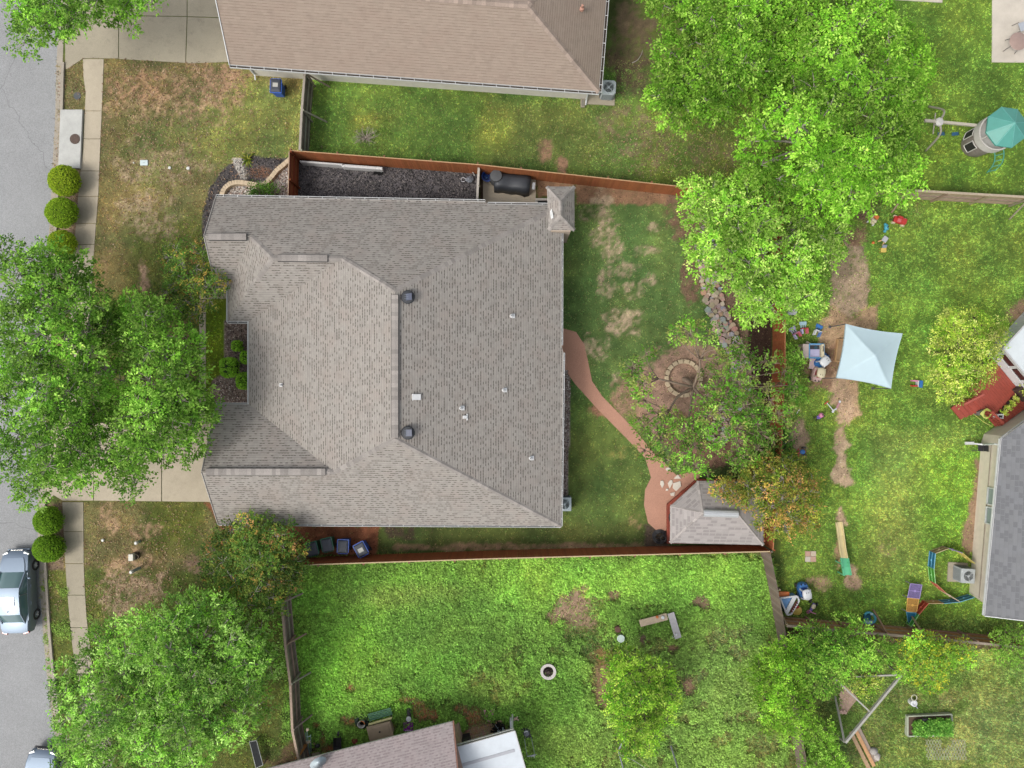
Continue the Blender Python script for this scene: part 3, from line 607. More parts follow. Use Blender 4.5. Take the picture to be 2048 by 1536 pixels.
# ================================================================ HOUSES
def shingles(name, light, dark, prob=.5, row=.143, tab=.15, dash=.42, patch=(.93, .86, .84), pv=.12, line=.5, big=False):
    """laminated asphalt shingles in UV metres: u along the eave, v up the slope"""
    m, t, b = newmat(name)
    uv = N(t, 'ShaderNodeUVMap', uv_map='UVMap').outputs[0]
    sx = N(t, 'ShaderNodeSeparateXYZ'); t.links.new(uv, sx.inputs[0]); u, v = sx.outputs[0], sx.outputs[1]
    vr = mathn(t, 'DIVIDE', v, row); r = mathn(t, 'FLOOR', vr); fv = mathn(t, 'FRACT', vr)
    wn = N(t, 'ShaderNodeTexWhiteNoise', noise_dimensions='1D'); t.links.new(r, wn.inputs['W'])
    us = mathn(t, 'ADD', mathn(t, 'DIVIDE', u, tab), mathn(t, 'MULTIPLY', wn.outputs[0], 7.0)); cidx = mathn(t, 'FLOOR', us); fu = mathn(t, 'FRACT', us)
    cb = N(t, 'ShaderNodeCombineXYZ'); t.links.new(cidx, cb.inputs[0]); t.links.new(r, cb.inputs[1])
    wn2 = N(t, 'ShaderNodeTexWhiteNoise', noise_dimensions='2D'); t.links.new(cb.outputs[0], wn2.inputs['Vector'])
    sp = N(t, 'ShaderNodeSeparateColor'); t.links.new(wn2.outputs['Color'], sp.inputs[0])
    L, D = col(*light), col(*dark)
    c = mixc(t, mathn(t, 'MULTIPLY', sp.outputs[1], .55), L, tuple(x * (1 - pv * 2.2) for x in L))
    mv = N(t, 'ShaderNodeTexNoise'); mv.inputs['Scale'].default_value = .9; mv.inputs['Detail'].default_value = 5; t.links.new(uv, mv.inputs['Vector'])
    c = mixc(t, mathn(t, 'MULTIPLY', ramp(t, mv.outputs[0], .45, .68), .75), c, tuple(L[i] * patch[i] for i in range(3)))
    mv2 = N(t, 'ShaderNodeTexNoise'); mv2.inputs['Scale'].default_value = 2.2; mv2.inputs['Detail'].default_value = 4; t.links.new(uv, mv2.inputs['Vector'])
    c = mixc(t, mathn(t, 'MULTIPLY', ramp(t, mv2.outputs[0], .5, .72), .3), c, D)
    isd = mathn(t, 'MULTIPLY', mathn(t, 'LESS_THAN', sp.outputs[0], prob), mathn(t, 'MULTIPLY', mathn(t, 'LESS_THAN', fv, dash), mathn(t, 'MULTIPLY', mathn(t, 'GREATER_THAN', fu, .06), mathn(t, 'LESS_THAN', fu, .94))))
    c = mixc(t, mathn(t, 'MULTIPLY', isd, .9), c, D)  # dashes put the thin shadow under the upper tabs into the colour
    c = mixc(t, mathn(t, 'MULTIPLY', mathn(t, 'LESS_THAN', fv, .14), line), c, tuple(x * .8 for x in D))
    fn = N(t, 'ShaderNodeTexNoise'); fn.inputs['Scale'].default_value = 45; fn.inputs['Detail'].default_value = 3; t.links.new(uv, fn.inputs['Vector'])
    c = mixc(t, .3, c, mixc(t, ramp(t, fn.outputs[0], .35, .65), D, tuple(min(.85, x * 1.25) for x in L)))
    t.links.new(c, b.inputs['Base Color']); b.inputs['Roughness'].default_value = .92; b.inputs['Specular IOR Level'].default_value = .2
    h = mathn(t, 'ADD', mathn(t, 'MULTIPLY', mathn(t, 'SUBTRACT', 1, fv), .5), mathn(t, 'MULTIPLY', mathn(t, 'GREATER_THAN', sp.outputs[0], prob), .5))
    bump(t, b, h, .5, .012); return m
def roof_mesh(polys, name, mat, parent, thick=.1):
    """polys: lists of (px,py,z) or Vectors; a roof shell with real thickness and shingle UVs"""
    m = MB(); edges = {}
    for q in polys:
        p = [P(*a) if not isinstance(a, Vector) else a for a in q]
        n = Vector((0, 0, 0))
        for i in range(len(p)): n += (p[i] - p[0]).cross(p[(i + 1) % len(p)] - p[0])
        if n.z < 0: p = p[::-1]; n = -n
        n.normalize(); u = Vector((0, 0, 1)).cross(n)
        u = u.normalized() if u.length > 1e-5 else Vector((1, 0, 0)); v = n.cross(u)
        for tri in tessellate_polygon([p]):
            T = [p[i] for i in tri]
            if (T[1] - T[0]).cross(T[2] - T[0]).z < 0: T = T[::-1]
            m.face(T, 0, [(a.dot(u), a.dot(v)) for a in T]); m.face([a - Vector((0, 0, thick)) for a in T[::-1]], 1)
        for i in range(len(p)):
            a, b2 = p[i], p[(i + 1) % len(p)]; key = tuple(sorted([tuple(round(x, 3) for x in a), tuple(round(x, 3) for x in b2)]))
            edges.setdefault(key, []).append((a, b2))
    for k, e in edges.items():
        if len(e) == 1:
            a, b2 = e[0]; d = Vector((0, 0, thick)); m.face([b2, a, a - d, b2 - d], 1)
    return m.build(name, [mat, M('soffit_white', (226, 224, 218), .6, .05)], parent, recalc=False)
capmat = attrmat('ridge_cap_shingle', .92, 0, .18, 25, .3, spec=.2)
def caps(name, a, b, parent, rgb=(170, 163, 156), wd=.30, step=.21, lift=.03, vent=False, ends=True):
    a, b = P(*a), P(*b); d = b - a; L = d.length; u = d / L; side = Vector((0, 0, 1)).cross(u).normalized(); m = MB(); n = max(1, int(L / step))
    for i in range(n):
        p, q = a + u * (L * i / n), a + u * (L * (i + 1) / n + .012); k = random.choice((.84, .92, 1, 1.06, 1.14)) * random.uniform(.95, 1.05)
        c = tuple(x * k for x in col(*rgb)); h = Vector((0, 0, lift + (i % 2) * .004)); dr = Vector((0, 0, (.0 if vent else .055) + .02))
        s1 = side * wd / 2
        m.face([p - s1 - dr + h, q - s1 - dr + h, q + h, p + h], 0, c=c); m.face([p + h, q + h, q + s1 - dr + h, p + s1 - dr + h], 0, c=c)
    if vent:
        bx = MB(); bx.bar(a + Vector((0, 0, lift - .09)), b + Vector((0, 0, lift - .09)), wd + .05, .10)
        bx.build('ridge_vent_base', M('vent_dark', (58, 55, 54), .7, .1), parent)
    return m.build(name, capmat, parent, recalc=False)
white = M('white_trim', (236, 238, 236), .45, .06, 5, 0, 0, .18)
dark = M('gutter_debris_shade', (72, 60, 50), .9, .3, 20)  # dark strip paints the shade inside the gutter, along with debris
def gutter(pts, parent, wd=.12, z=2.62, hang=True, deep=.11):
    """open U gutter just outside the eave line through pts (px,py,z), house on the LEFT of travel seen from above"""
    m = MB(); g = MB()
    p = [P(*a) for a in pts]
    for i in range(len(p) - 1):
        a, b = p[i].copy(), p[i + 1].copy(); u = (b - a).normalized(); o = Vector((u.y, -u.x, 0)).normalized()
        a.z = b.z = z
        m.bar(a + o * wd, b + o * wd, .022, deep); m.bar(a + o * .008, b + o * .008, .014, deep); m.bar(a + o * wd * .5 - Vector((0, 0, deep * .5)), b + o * wd * .5 - Vector((0, 0, deep * .5)), wd, .012)
        g.bar(a + o * (wd * .5 + .004) - Vector((0, 0, deep * .42)), b + o * (wd * .5 + .004) - Vector((0, 0, deep * .42)), wd - .03, .02)
        if hang:
            L = (b - a).length; k = max(1, int(L / .75))
            for j in range(k): 
                q = a + (b - a) * ((j + .5) / k) + Vector((0, 0, deep * .48)); m.bar(q, q + o * wd, .03, .012)
        for e, s in ((a, -1), (b, 1)): m.bar(e + u * s * .008, e + u * s * .008 + o * wd, .012, deep)
    q = m.build('gutter', white, parent); g.build('gutter_debris_shade', dark, q)
brick = M('tan_brick', (196, 178, 158), .9, .15, 14, .3)
siding_m = None
def siding(name, rgb, pitch=.18, seam=.25):
    m, t, b = newmat(name); g = N(t, 'ShaderNodeNewGeometry').outputs['Position']; s = N(t, 'ShaderNodeSeparateXYZ'); t.links.new(g, s.inputs[0])
    f = mathn(t, 'FRACT', mathn(t, 'DIVIDE', s.outputs[2], pitch)); base = col(*rgb)
    c = mixc(t, ramp(t, noise(t, 3, 6, g), .3, .75), tuple(x * .88 for x in base), tuple(x * 1.06 for x in base))
    c = mixc(t, mathn(t, 'MULTIPLY', mathn(t, 'LESS_THAN', f, .08), seam), c, tuple(x * .5 for x in base))
    t.links.new(c, b.inputs['Base Color']); b.inputs['Roughness'].default_value = .7; bump(t, b, f, .4, .015); return m
E = 2.7
mainsh = shingles('grey_shingles', (188, 182, 173), (92, 84, 78), .46, .143, .15, .42)
# ---- the grey roofed house in the middle
A0, AN1, AN2, NE = (433, 393, E), (970, 403, E), (976, 408, E), (1123, 411, E)
E1, E2, SE, SW = (1123, 690, E), (1127, 706, E), (1122, 1052, E), (437, 1048, E)
R1, R2 = (790, 582, 6.15), (790, 877, 6.15); W1, W2 = (545, 516, 5.0), (684, 517, 5.0)
G1, G2 = (409, 472, 4.36), (502, 473, 4.36); Q1, Q2 = (404, 944, 4.8), (668, 944, 4.8)
GN = (433, 808, E); V1 = (497, 808, E); V2 = (497, 643, E); HS = (455, 643, E); HN = (455, 575, E); GS = (433, 575, E)
mh = thing('grey_shingle_house', 'large single storey house with grey shingle hip roof in the middle', 'house', P(780, 740))
rf = roof_mesh([[A0, AN1, AN2, NE, R1, W2, W1, G2, G1], [NE, E1, E2, SE, R2, R1], [SE, SW, Q1, Q2, R2], [Q1, GN, V1, Q2], [V1, V2, W2, R1, R2, Q2], [W2, V2, HS, W1], [W1, HS, HN, G2], [G1, GS, HN, G2]], 'roof', mainsh, mh)
for nm, a, b, v in (('ridge_cap', (790, 590, 6.16), (790, 875, 6.16), 1), ('hip_cap', R1, NE, 0), ('hip_cap', R2, SE, 0), ('hip_cap', R1, W2, 0), ('hip_cap', R2, Q2, 0), ('ridge_cap', (556, 516, 5.01), (655, 517, 5.01), 1), ('ridge_cap', (655, 517, 5.0), (684, 517, 5.0), 0), ('hip_cap', W1, (462, 632, E + .12), 0), ('hip_cap', W1, G2, 0), ('ridge_cap', (418, 474, 4.37), (493, 474, 4.37), 1), ('ridge_cap', (413, 943.5, 4.81), (651, 943.5, 4.81), 1), ('ridge_cap', (545, 516, 5.0), (556, 516, 5.0), 0), ('ridge_cap', (651, 943.5, 4.8), (668, 944, 4.8), 0)):
    caps(nm, a, b, rf, vent=bool(v), wd=.34 if v else .3, lift=.085 if v else .03)
wl = MB()
foot = [(449, 409), (968, 418), (1108, 424), (1108, 1037), (452, 1033), (449, 822), (511, 822), (511, 629), (470, 629), (470, 565), (449, 562)]
wl.prism([(p.x, p.y) for p in pxs(*foot, z=E)], 0, 2.6)
for px_, ya, yb2, pk in ((449, 822, 1033, (944, 4.55)), (449, 409, 562, (473, 4.1))):
    a, b, c = P(px_, ya, E), P(px_, yb2, E), P(px_, pk[0], pk[1]); c.x = a.x; dx = Vector((.12, 0, 0)); a.z = b.z = 2.6
    wl.mesh([a, b, c, a + dx, b + dx, c + dx], [(0, 1, 2), (5, 4, 3), (0, 3, 4, 1), (1, 4, 5, 2), (2, 5, 3, 0)])
wl.build('wall', brick, mh)
gd = MB(); a, b = P(447, 850, E), P(447, 1006, E)
gd.bar((a.x - .02, a.y, 1.1), (b.x - .02, b.y, 1.1), .05, 2.2)
for k in range(1, 4): gd.bar((a.x - .05, a.y, .55 * k), (b.x - .05, b.y, .55 * k), .02, .03)
gd.build('garage_door', M('garage_white', (226, 220, 206), .5, .05), mh)
fd = MB(); p = P(509, 700, E); fd.box((p.x - .03, P(0, 672, E).y, 1.05), (.06, 1.0, 2.1)); fd.build('front_door', M('door_brown', (110, 70, 50), .4, .1), mh)
for y0 in (720, 770):
    wn = MB(); q = P(509, y0, E); wn.box((q.x - .02, q.y, 1.4), (.06, 1.1, 1.2)); wq = wn.build('window', glass('pane_dark', (60, 70, 76)), mh)
    fr = MB()
    for dy in (-.58, 0, .58): fr.box((q.x - .04, q.y + dy, 1.4), (.07, .06, 1.28))
    for dz in (-.62, .62): fr.box((q.x - .04, q.y, 1.4 + dz), (.08, 1.22, .06))
    fr.build('frame', white, wq)
gutter([AN1, A0], mh, .10, 2.66); gutter([(1100, 410, E), AN2], mh, .10, 2.66)
gutter([SE, (1124.5, 880, E), E2], mh, .07, 2.66); gutter([(1123, 690, E), (1123.5, 466, E)], mh, .07, 2.66)
gutter([SW, SE], mh, .08, 2.66); gutter([HS, V2], mh, .09, 2.66); gutter([V2, V1], mh, .05, 2.66, False); gutter([V1, GN], mh, .06, 2.66, False)
gutter([HN, HS], mh, .05, 2.66, False)
# rake boards on the street gables
for q in ((A0, G1), (G1, GS), (GN, Q1), (Q1, SW)):
    rb = MB(); a, b = P(*q[0]), P(*q[1]); o = Vector((-.03, 0, -.05)); rb.bar(a + o, b + o, .035, .16); rb.build('rake_board', M('trim_grey', (196, 190, 182), .6, .05), mh)
# chimney bump-out roof on the corner
CZ = 3.15
ch = MB(); ch.prism([(p.x, p.y) for p in pxs((1101, 381), (1140, 381), (1140, 466), (1101, 466), z=E)], 0, CZ - .06)
cho = ch.build('fireplace_bump_out', brick, mh)
c1, c2, c3, c4 = (1094, 373, CZ), (1149, 373, CZ), (1149, 460, CZ), (1097, 460, CZ); k1, k2 = (1121, 402, CZ + .75), (1121, 430, CZ + .75)
bro = roof_mesh([[c1, c2, k1], [c2, c3, k2, k1], [c3, c4, k2], [c4, c1, k1, k2]], 'bump_out_roof', shingles('grey_shingles_b', (190, 184, 176), (104, 96, 90), .44), cho, .12)
for a, b in ((k1, c1), (k1, c2), (k2, c3), (k2, c4), (k1, k2)): caps('hip_cap', a, b, bro, (176, 169, 162), .22, .2)
fl = MB(); pts = [P(1100, 424, CZ + .12), P(1103, 418, CZ + .16), P(1106, 430, CZ + .3), P(1107, 443, CZ + .2), P(1108, 447, CZ + .06), P(1103, 442, CZ + .06), P(1101, 434, CZ + .1)]
fl.face([p + Vector((0, 0, .12)) for p in pts]); fl.face([p + Vector((0, 0, .09)) for p in pts[::-1]]); fl.build('flashing', white, mh)
# vents on the roof
def on_east(px, py, up=0):
    p0, p1, p2 = P(*R1), P(*R2), P(*SE); n = (p1 - p0).cross(p2 - p0).normalized(); o = Vector((0, 0, H)); d = P(px, py, 0) - o
    return o + d * ((p0 - o).dot(n) / d.dot(n)) + Vector((0, 0, up))
EASTROT = Matrix.Rotation(math.atan(.4), 3, 'Y')
for px_, py_ in ((817, 595), (817, 865)):
    q = on_east(px_, py_); m = MB(); m.lathe([(.25, -.12), (.27, .12), (.33, .14), (.35, .2), (.30, .25), (.05, .27), (0, .27)], q, 24)
    o = m.build('solar_roof_fan', M('fan_black', (46, 49, 54), .6, .1), rf, auto=True)
    s = MB(); s.box(q + Vector((.03, 0, .30)), (.42, .34, .025), rot=EASTROT.inverted() @ Matrix.Rotation(.05, 3, 'Z'))
    s.build('solar_panel', glass('solar_glass', (46, 58, 88), .3), o)
    s2 = MB()
    for k in (-.1, .0, .1): s2.box(q + Vector((.03, k, .317)), (.40, .012, .008))
    s2.build('cell_line', M('cell_silver', (150, 160, 172), .4, 0), o)
ventm = M('vent_white', (244, 244, 242), .5, .04)
for px_, py_, rz_ in ((1024, 632, 0), (1008, 780, .2), (923, 816, 0), (1062, 916, 1.2)):
    q = on_east(px_, py_); m = MB(); m.box(q + Vector((.06, 0, .03)), (.2, .24, .03), rot=EASTROT); m.lathe([(.10, -.02), (.09, .12), (.045, .2), (.05, .34), (.03, .34), (.03, .2)], q + Vector((-.03, 0, .02)), 12)
    m.build('pipe_vent', ventm, rf)
q = on_east(833, 794); m = MB(); m.box(q + Vector((0, 0, .06)), (.44, .30, .13), rot=EASTROT); m.box(q + Vector((-.19, 0, .1)), (.05, .34, .2), rot=EASTROT); m.build('box_vent', ventm, rf, bevel=.01)
q = on_east(932, 834); m = MB(); m.box(q + Vector((.06, 0, .03)), (.07, .34, .05), rot=EASTROT); m.box(q + Vector((-.06, 0, .08)), (.2, .16, .12), rot=EASTROT); m.build('box_vent', ventm, rf, bevel=.01)
def on_west(px, py):
    p0, p1, p2 = P(*R1), P(*R2), P(*V1); n = (p1 - p0).cross(p2 - p0).normalized(); o = Vector((0, 0, H)); d = P(px, py, 0) - o
    return o + d * ((p0 - o).dot(n) / d.dot(n))
q = on_west(563, 770); m = MB(); m.box(q + Vector((-.02, 0, .03)), (.2, .2, .03), rot=EASTROT.inverted()); m.lathe([(.07, -.02), (.045, .16), (.05, .3), (.03, .3), (.03, .16)], q, 12); m.build('pipe_vent', ventm, rf)

# ---- house with the brown roof to the north
nh = thing('brown_roof_house', 'neighbour house with brown shingle roof and cream siding at the top', 'house', P(840, 60))
nsh = shingles('brown_shingles', (180, 163, 147), (130, 114, 102), .5, .14, .3, .2, (.9, .86, .86), .1, .55)
nS1, nS2, nRE, nRW = (460, 129, E), (1198, 183, E), (1055, 10, 4.9), (425, -36, 4.9); nN2, nN1 = (1229, -205, E), (490, -260, E)
nrf = roof_mesh([[nS1, nS2, nRE, nRW], [nS2, nN2, nRE], [nN2, nN1, nRW, nRE]], 'roof', nsh, nh)
caps('hip_cap', nRE, nS2, nrf, (178, 160, 146), .34, .24); caps('hip_cap', nRE, nN2, nrf, (178, 160, 146), .34, .24); caps('ridge_cap', nRW, nRE, nrf, (178, 160, 146), .34, .24)
cream = siding('cream_siding', (252, 246, 232)); wl = MB()
wl.prism([(p.x, p.y) for p in pxs((508, 151), (1172, 199), (1190, -180), (524, -225))], 0, 2.6)
wl.build('wall', cream, nh)
gutter([nS1, nS2], nh, .15, 2.64); gutter([nS2, nN2], nh, .15, 2.64)
rb = MB(); o = Vector((-.03, 0, -.05)); rb.bar(P(*nS1) + o, P(*nRW) + o, .04, .18); rb.build('rake_board', white, nh)
def wall_dir(a, b): d = (b - a); d.z = 0; return d.normalized()
wa, wb = P(508, 151), P(1172, 199); wd_ = wall_dir(wa, wb); wn_ = Vector((wd_.y, -wd_.x, 0))
for f0, f1 in ((.41, .50), (.65, .74)):
    a, b = wa.lerp(wb, f0), wa.lerp(wb, f1); wz = MB(); wz.bar(a + wn_ * .02 + Vector((0, 0, 1.6)), b + wn_ * .02 + Vector((0, 0, 1.6)), .05, 1.0); wq = wz.build('window', glass('pane_grey', (150, 160, 166)), nh)
    fr = MB()
    for zz in (1.08, 2.12): fr.bar(a + wn_ * .05 + Vector((0, 0, zz)), b + wn_ * .05 + Vector((0, 0, zz)), .07, .07)
    for f in (0, .5, 1): 
        q = a.lerp(b, f) + wn_ * .05; fr.bar(q + Vector((0, 0, 1.12)), q + Vector((0, 0, 2.08)), .06, .06)
    fr.build('frame', white, wq)
for px_, py_ in ((1172, 200), (513, 150)):
    q = P(px_, py_) + wn_ * .08; dp = MB(); e = q + Vector((0, 0, 2.5)) ; dp.tube([e + wn_ * .5, e + Vector((0, 0, -.35)), q + Vector((0, 0, .3)), q + wn_ * .25 + Vector((0, 0, .1))], .05, 8); dp.build('downspout', white, nh)
for px_, py_ in ((1164, 17), (1105, 0)):
    z0 = 3.75; q = P(px_, py_, z0); m = MB(); m.lathe([(.13, -.1), (.12, .06), (.06, .1), (.06, .34), (.0, .36)], q, 12); m.build('pipe_vent', M('vent_rust', (200, 150, 130), .7, .3, 12), nrf)

# ---- house with the slate grey roof to the east
eh = thing('slate_roof_house', 'neighbour house with slate grey roof and pale board siding on the right edge', 'house', P(2040, 1040))
esh = shingles('slate_shingles', (140, 141, 143), (116, 117, 120), .5, .2, .32, .9, (.95, .96, 1.0), .12, .2)
eNW, eSW = (2003, 878, E), (1970, 1231, E); eSE, eNE = (2230, 1262, 5.1), (2230, 716, 5.1)
erf = roof_mesh([[eNW, eSW, eSE, eNE], [eSE, (2520, 1290, E), (2520, 740, E), eNE]], 'roof', esh, eh)
pale = siding('pale_siding', (252, 240, 218), .2, .12)
wl = MB(); ef = [(1962, 886), (1938, 1186), (1968, 1207), (2420, 1240), (2420, 760), (2300, 640), (2052, 812), (1968, 868)]
wl.prism([(p.x, p.y) for p in pxs(*ef)], 0, 2.6); wl.build('wall', pale, eh)
gutter([eSW, eNW][::-1], eh, .09, 2.64); gutter([eSW, (2140, 1251, 3.9)], eh, .06, 2.64, False) if False else None
gutter([eNW, (2100, 806, E)][::-1], eh, .07, 2.66, False)
rb = MB(); o = Vector((0, -.03, -.05)); rb.bar(P(*eSW) + o, P(*eSE) + o, .04, .16); rb.build('rake_board', white, eh)
wa, wb = P(1962, 886), P(1938, 1186); wd_ = wall_dir(wa, wb); wn_ = Vector((wd_.y, -wd_.x, 0))
for f0, f1 in ((.28, .385), (.405, .51)):
    a, b = wa.lerp(wb, f0), wa.lerp(wb, f1); wz = MB(); wz.bar(a + wn_ * .02 + Vector((0, 0, 1.7)), b + wn_ * .02 + Vector((0, 0, 1.7)), .05, 1.3); wq = wz.build('window', glass('pane_grey2', (168, 178, 182)), eh)
    fr = MB()
    for zz in (1.0, 1.7, 2.38): fr.bar(a + wn_ * .05 + Vector((0, 0, zz)), b + wn_ * .05 + Vector((0, 0, zz)), .08, .06)
    for f in (0, 1):
        q = a.lerp(b, f) + wn_ * .05; fr.bar(q + Vector((0, 0, 1.0)), q + Vector((0, 0, 2.4)), .07, .07)
    fr.build('frame', white, wq)
ws = MB(); ws.bar(wa + wn_ * .03 + Vector((0, 0, .95)), wb + wn_ * .03 + Vector((0, 0, .95)), .03, .05); ws.build('trim_board', M('trim_tan', (180, 168, 150), .7, .05), eh)  # darker tan board along the wall below the windows
dp = MB(); q = P(1962, 888) + wn_ * .1; dp.tube([P(2000, 890, 2.6), P(1990, 888, 2.3), q + wn_ * .15 + Vector((0, 0, .55)), q + wn_ * .5 + Vector((0, 0, .3))], .055, 8); dp.box(q + wn_ * .75 + Vector((0, 0, .25)), (.5, .16, .1)); dp.build('downspout', white, eh)

# ---- white sunroom beside the deck
sr = thing('sunroom', 'white sunroom with dark window panes beside the red deck', 'sunroom', P(2060, 700))
c0 = P(1982, 708, .45); ua = wall_dir(c0, P(2027, 762, .45)); ub = wall_dir(c0, P(2048, 637, .45)); srm = M('sunroom_white', (240, 242, 242), .4, .04)
W_ = MB(); r0 = P(2005, 697, 2.45)
for u_, L in ((ua, 4.2), (ub, 4.0)):
    nrm = Vector((-u_.y, u_.x, 0)); 
    W_.bar(c0 + Vector((0, 0, .05)), c0 + u_ * L + Vector((0, 0, .05)), .14, 1.2) ; W_.bar(c0 + Vector((0, 0, 1.82)), c0 + u_ * L + Vector((0, 0, 1.82)), .14, .2)
    for k in range(5): q = c0 + u_ * (L * k / 4); W_.bar(q + Vector((0, 0, -.4)), q + Vector((0, 0, 1.9)), .16, .16)
W_.build('wall_frame', srm, sr)
for u_, L in ((ua, 4.2), (ub, 4.0)):
    for k in range(4):
        g = MB(); a = c0 + u_ * (L * (k + .12) / 4); b = c0 + u_ * (L * (k + .88) / 4); g.bar(a + Vector((0, 0, 1.18)), b + Vector((0, 0, 1.18)), .05, 1.04); g.build('window', glass('pane_brown', (66, 40, 38), .2), sr)
rp = [r0, r0 + ua * 4.6, r0 + ua * 4.6 + ub * 4.4, r0 + ub * 4.4]
m = MB(); m.prism([(p.x, p.y) for p in rp], 2.38, 2.5); m.build('roof', M('roof_white_metal', (236, 244, 246), .35, .05, 3, 0, 0, .12), sr, bevel=.01)
m = MB()
for i in range(4): 
    a, b = rp[i].copy(), rp[(i + 1) % 4].copy(); a.z = b.z = 2.43; m.bar(a, b, .08, .18)
m.build('fascia', M('fascia_grey', (206, 206, 204), .5, .05), sr)

# ---- house with the pinkish roof and its white patio cover, bottom edge
sh = thing('pink_roof_house', 'neighbour house with pinkish shingle roof cut off by the bottom edge', 'house', P(760, 1600))
ssh = shingles('pink_shingles', (192, 181, 179), (146, 132, 132), .5, .14, .13, .5, (.96, .9, .9), .14, .4)
e1, e0 = P(905, 1443, E), P(500, 1546, E); ud = (e0 - e1); ud.z = 0; ud.normalize(); ups = Vector((-ud.y, ud.x, 0)); ups = ups if ups.y < 0 else -ups
t1, t0 = e1 + ups * 4.2 + ud * .4 + Vector((0, 0, 2.1)), e0 + ups * 4.2 + Vector((0, 0, 2.1)); b1, b0 = t1 + ups * 4.2 - Vector((0, 0, 2.1)), t0 + ups * 4.2 - Vector((0, 0, 2.1))
srf = roof_mesh([[e1, e0, t0, t1], [t1, t0, b0, b1]], 'roof', ssh, sh)
rb = MB(); o = -ud * .05 - Vector((0, 0, .07)); rb.bar(e1 + o, t1 + o, .05, .2); rb.build('rake_board', M('rake_brown', (170, 120, 100), .7, .2), sh)
bw = MB(); f1 = e1 + ud * .12 + ups * 1.25; f0 = e0 + ups * 1.25; bw.prism([(p.x, p.y) for p in (f1, f0, f0 + ups * 7, f1 + ups * 7)], 0, 2.55); bw.build('wall', M('wall_pinkish', (190, 160, 142), .8, .1), sh)
pcv = thing('patio_cover', 'white metal patio cover leaning on the pinkish roofed house', 'patio cover', P(980, 1520))
q0, q1 = P(898, 1498, 2.45), P(1029, 1461, 2.45); up2 = (q1 - q0).normalized(); dn2 = Vector((up2.y, -up2.x, 0)); pm_ = M('cover_white', (232, 240, 246), .3, .04, 2, 0, 0, .15)
m = MB(); m.prism([(p.x, p.y) for p in (q0, q1, q1 + dn2 * 4, q0 + dn2 * 4)], 2.4, 2.47); m.build('panel', pm_, pcv, bevel=.006)
m = MB()
for f in (.11,): a = q0 + up2 * ((q1 - q0).length * f); m.bar(a + dn2 * .1 + Vector((0, 0, .03)), a + dn2 * 4 + Vector((0, 0, .03)), .13, .03)
a = q0 + dn2 * 1.05 + up2 * .5 + Vector((0, 0, .03)); m.bar(a, a + up2 * 3.0, .16, .03)
m.build('seam', M('seam_grey', (190, 192, 198), .4, .05), pcv)
m = MB(); m.bar(q0 - dn2 * .03 + Vector((0, 0, .03)), q1 - dn2 * .03 + Vector((0, 0, .03)), .03, .16); m.bar(q0 - dn2 * .14 + Vector((0, 0, .03)), q1 - dn2 * .14 + Vector((0, 0, .03)), .022, .13); m.bar(q1 + up2 * .03 + Vector((0, 0, .03)), q1 + up2 * .03 + dn2 * 4 + Vector((0, 0, .03)), .04, .14); m.build('gutter', M('cover_trim', (206, 204, 200), .5, .1), pcv)
for f in (.04, .96):
    q = q0.lerp(q1, f) + dn2 * .12; m = MB(); m.box((q.x, q.y, 1.2), (.09, .09, 2.4)); m.build('post', srm, pcv)

# ---- gazebo with its deck in the back corner
gz = thing('gazebo', 'grey shingled gazebo with a red deck in the back corner', 'gazebo', P(1430, 1030))
gsh = shingles('gazebo_shingles', (190, 183, 178), (150, 143, 140), .5, .22, .36, .7, (.95, .92, .92), .14, .25)
ZE, ZR = 2.35, 3.35
g = [(1341, 1013, ZE), (1341, 1086, ZE), (1527, 1090, ZE), (1527, 962, ZE), (1397, 962, ZE)]; ra, rbb = (1407, 1026, ZR), (1476, 1028, ZR)
grf = roof_mesh([[g[0], g[1], ra], [g[1], g[2], rbb, ra], [g[2], g[3], rbb], [g[3], g[4], ra, rbb], [g[4], g[0], ra]], 'roof', gsh, gz, .12)
for i in range(5): caps('hip_cap', ra if i in (0, 1, 4) else rbb, g[i], grf, (188, 180, 174), .2, .25, .02)
m = MB(); a, b = P(1407, 1026, ZR + .05), P(1476, 1028, ZR + .05)
sd_ = Vector((0, 1, 0)); rings = []
for p in (a, b): rings.append([p + sd_ * (.2 * math.cos(t_)) + Vector((0, 0, .15 * math.sin(t_) - .02 + .01 * (k % 2))) for k, t_ in enumerate(np.linspace(0, math.pi, 14))])
m.loft(rings, closed=True); m.build('ridge_vent', M('galvanised', (222, 224, 224), .3, .06, 10, 0, .4), gz)
V0 = lambda p, z: Vector((p.x, p.y, z))
deckm = M('red_deck', (160, 70, 48), .6, .2, 4, .2)
def planks(poly, z0, z1, ang, wdt=.14, gap=.012, name='deck', mat=deckm, parent=None):
    """boards clipped to a polygon (world xy)"""
    m = MB(); u = Vector((math.cos(ang), math.sin(ang))); v = Vector((-u.y, u.x)); pv = [(p[0] * u.x + p[1] * u.y, p[0] * v.x + p[1] * v.y) for p in poly]
    lo, hi = min(q[1] for q in pv), max(q[1] for q in pv); k = 0; y = lo
    while y < hi:
        ym = min(y + wdt / 2, hi - 1e-3); xs = []
        for i in range(len(pv)):
            (xa_, ya_), (xb_, yb_) = pv[i], pv[(i + 1) % len(pv)]
            if (ya_ > ym) != (yb_ > ym): xs.append(xa_ + (xb_ - xa_) * (ym - ya_) / (yb_ - ya_))
        xs.sort()
        for i in range(0, len(xs) - 1, 2):
            c = u * ((xs[i] + xs[i + 1]) / 2) + v * ym; m.box((c.x, c.y, (z0 + z1) / 2 + random.uniform(-.003, .003)), (xs[i + 1] - xs[i], wdt - gap, z1 - z0), ang)
        y += wdt
    return m.build(name, mat, parent)
dk = pxs((1333, 1008), (1392, 958), (1520, 958), (1520, 1084), (1333, 1084)); planks(dk, .12, .3, math.radians(45), parent=gz)
m = MB()
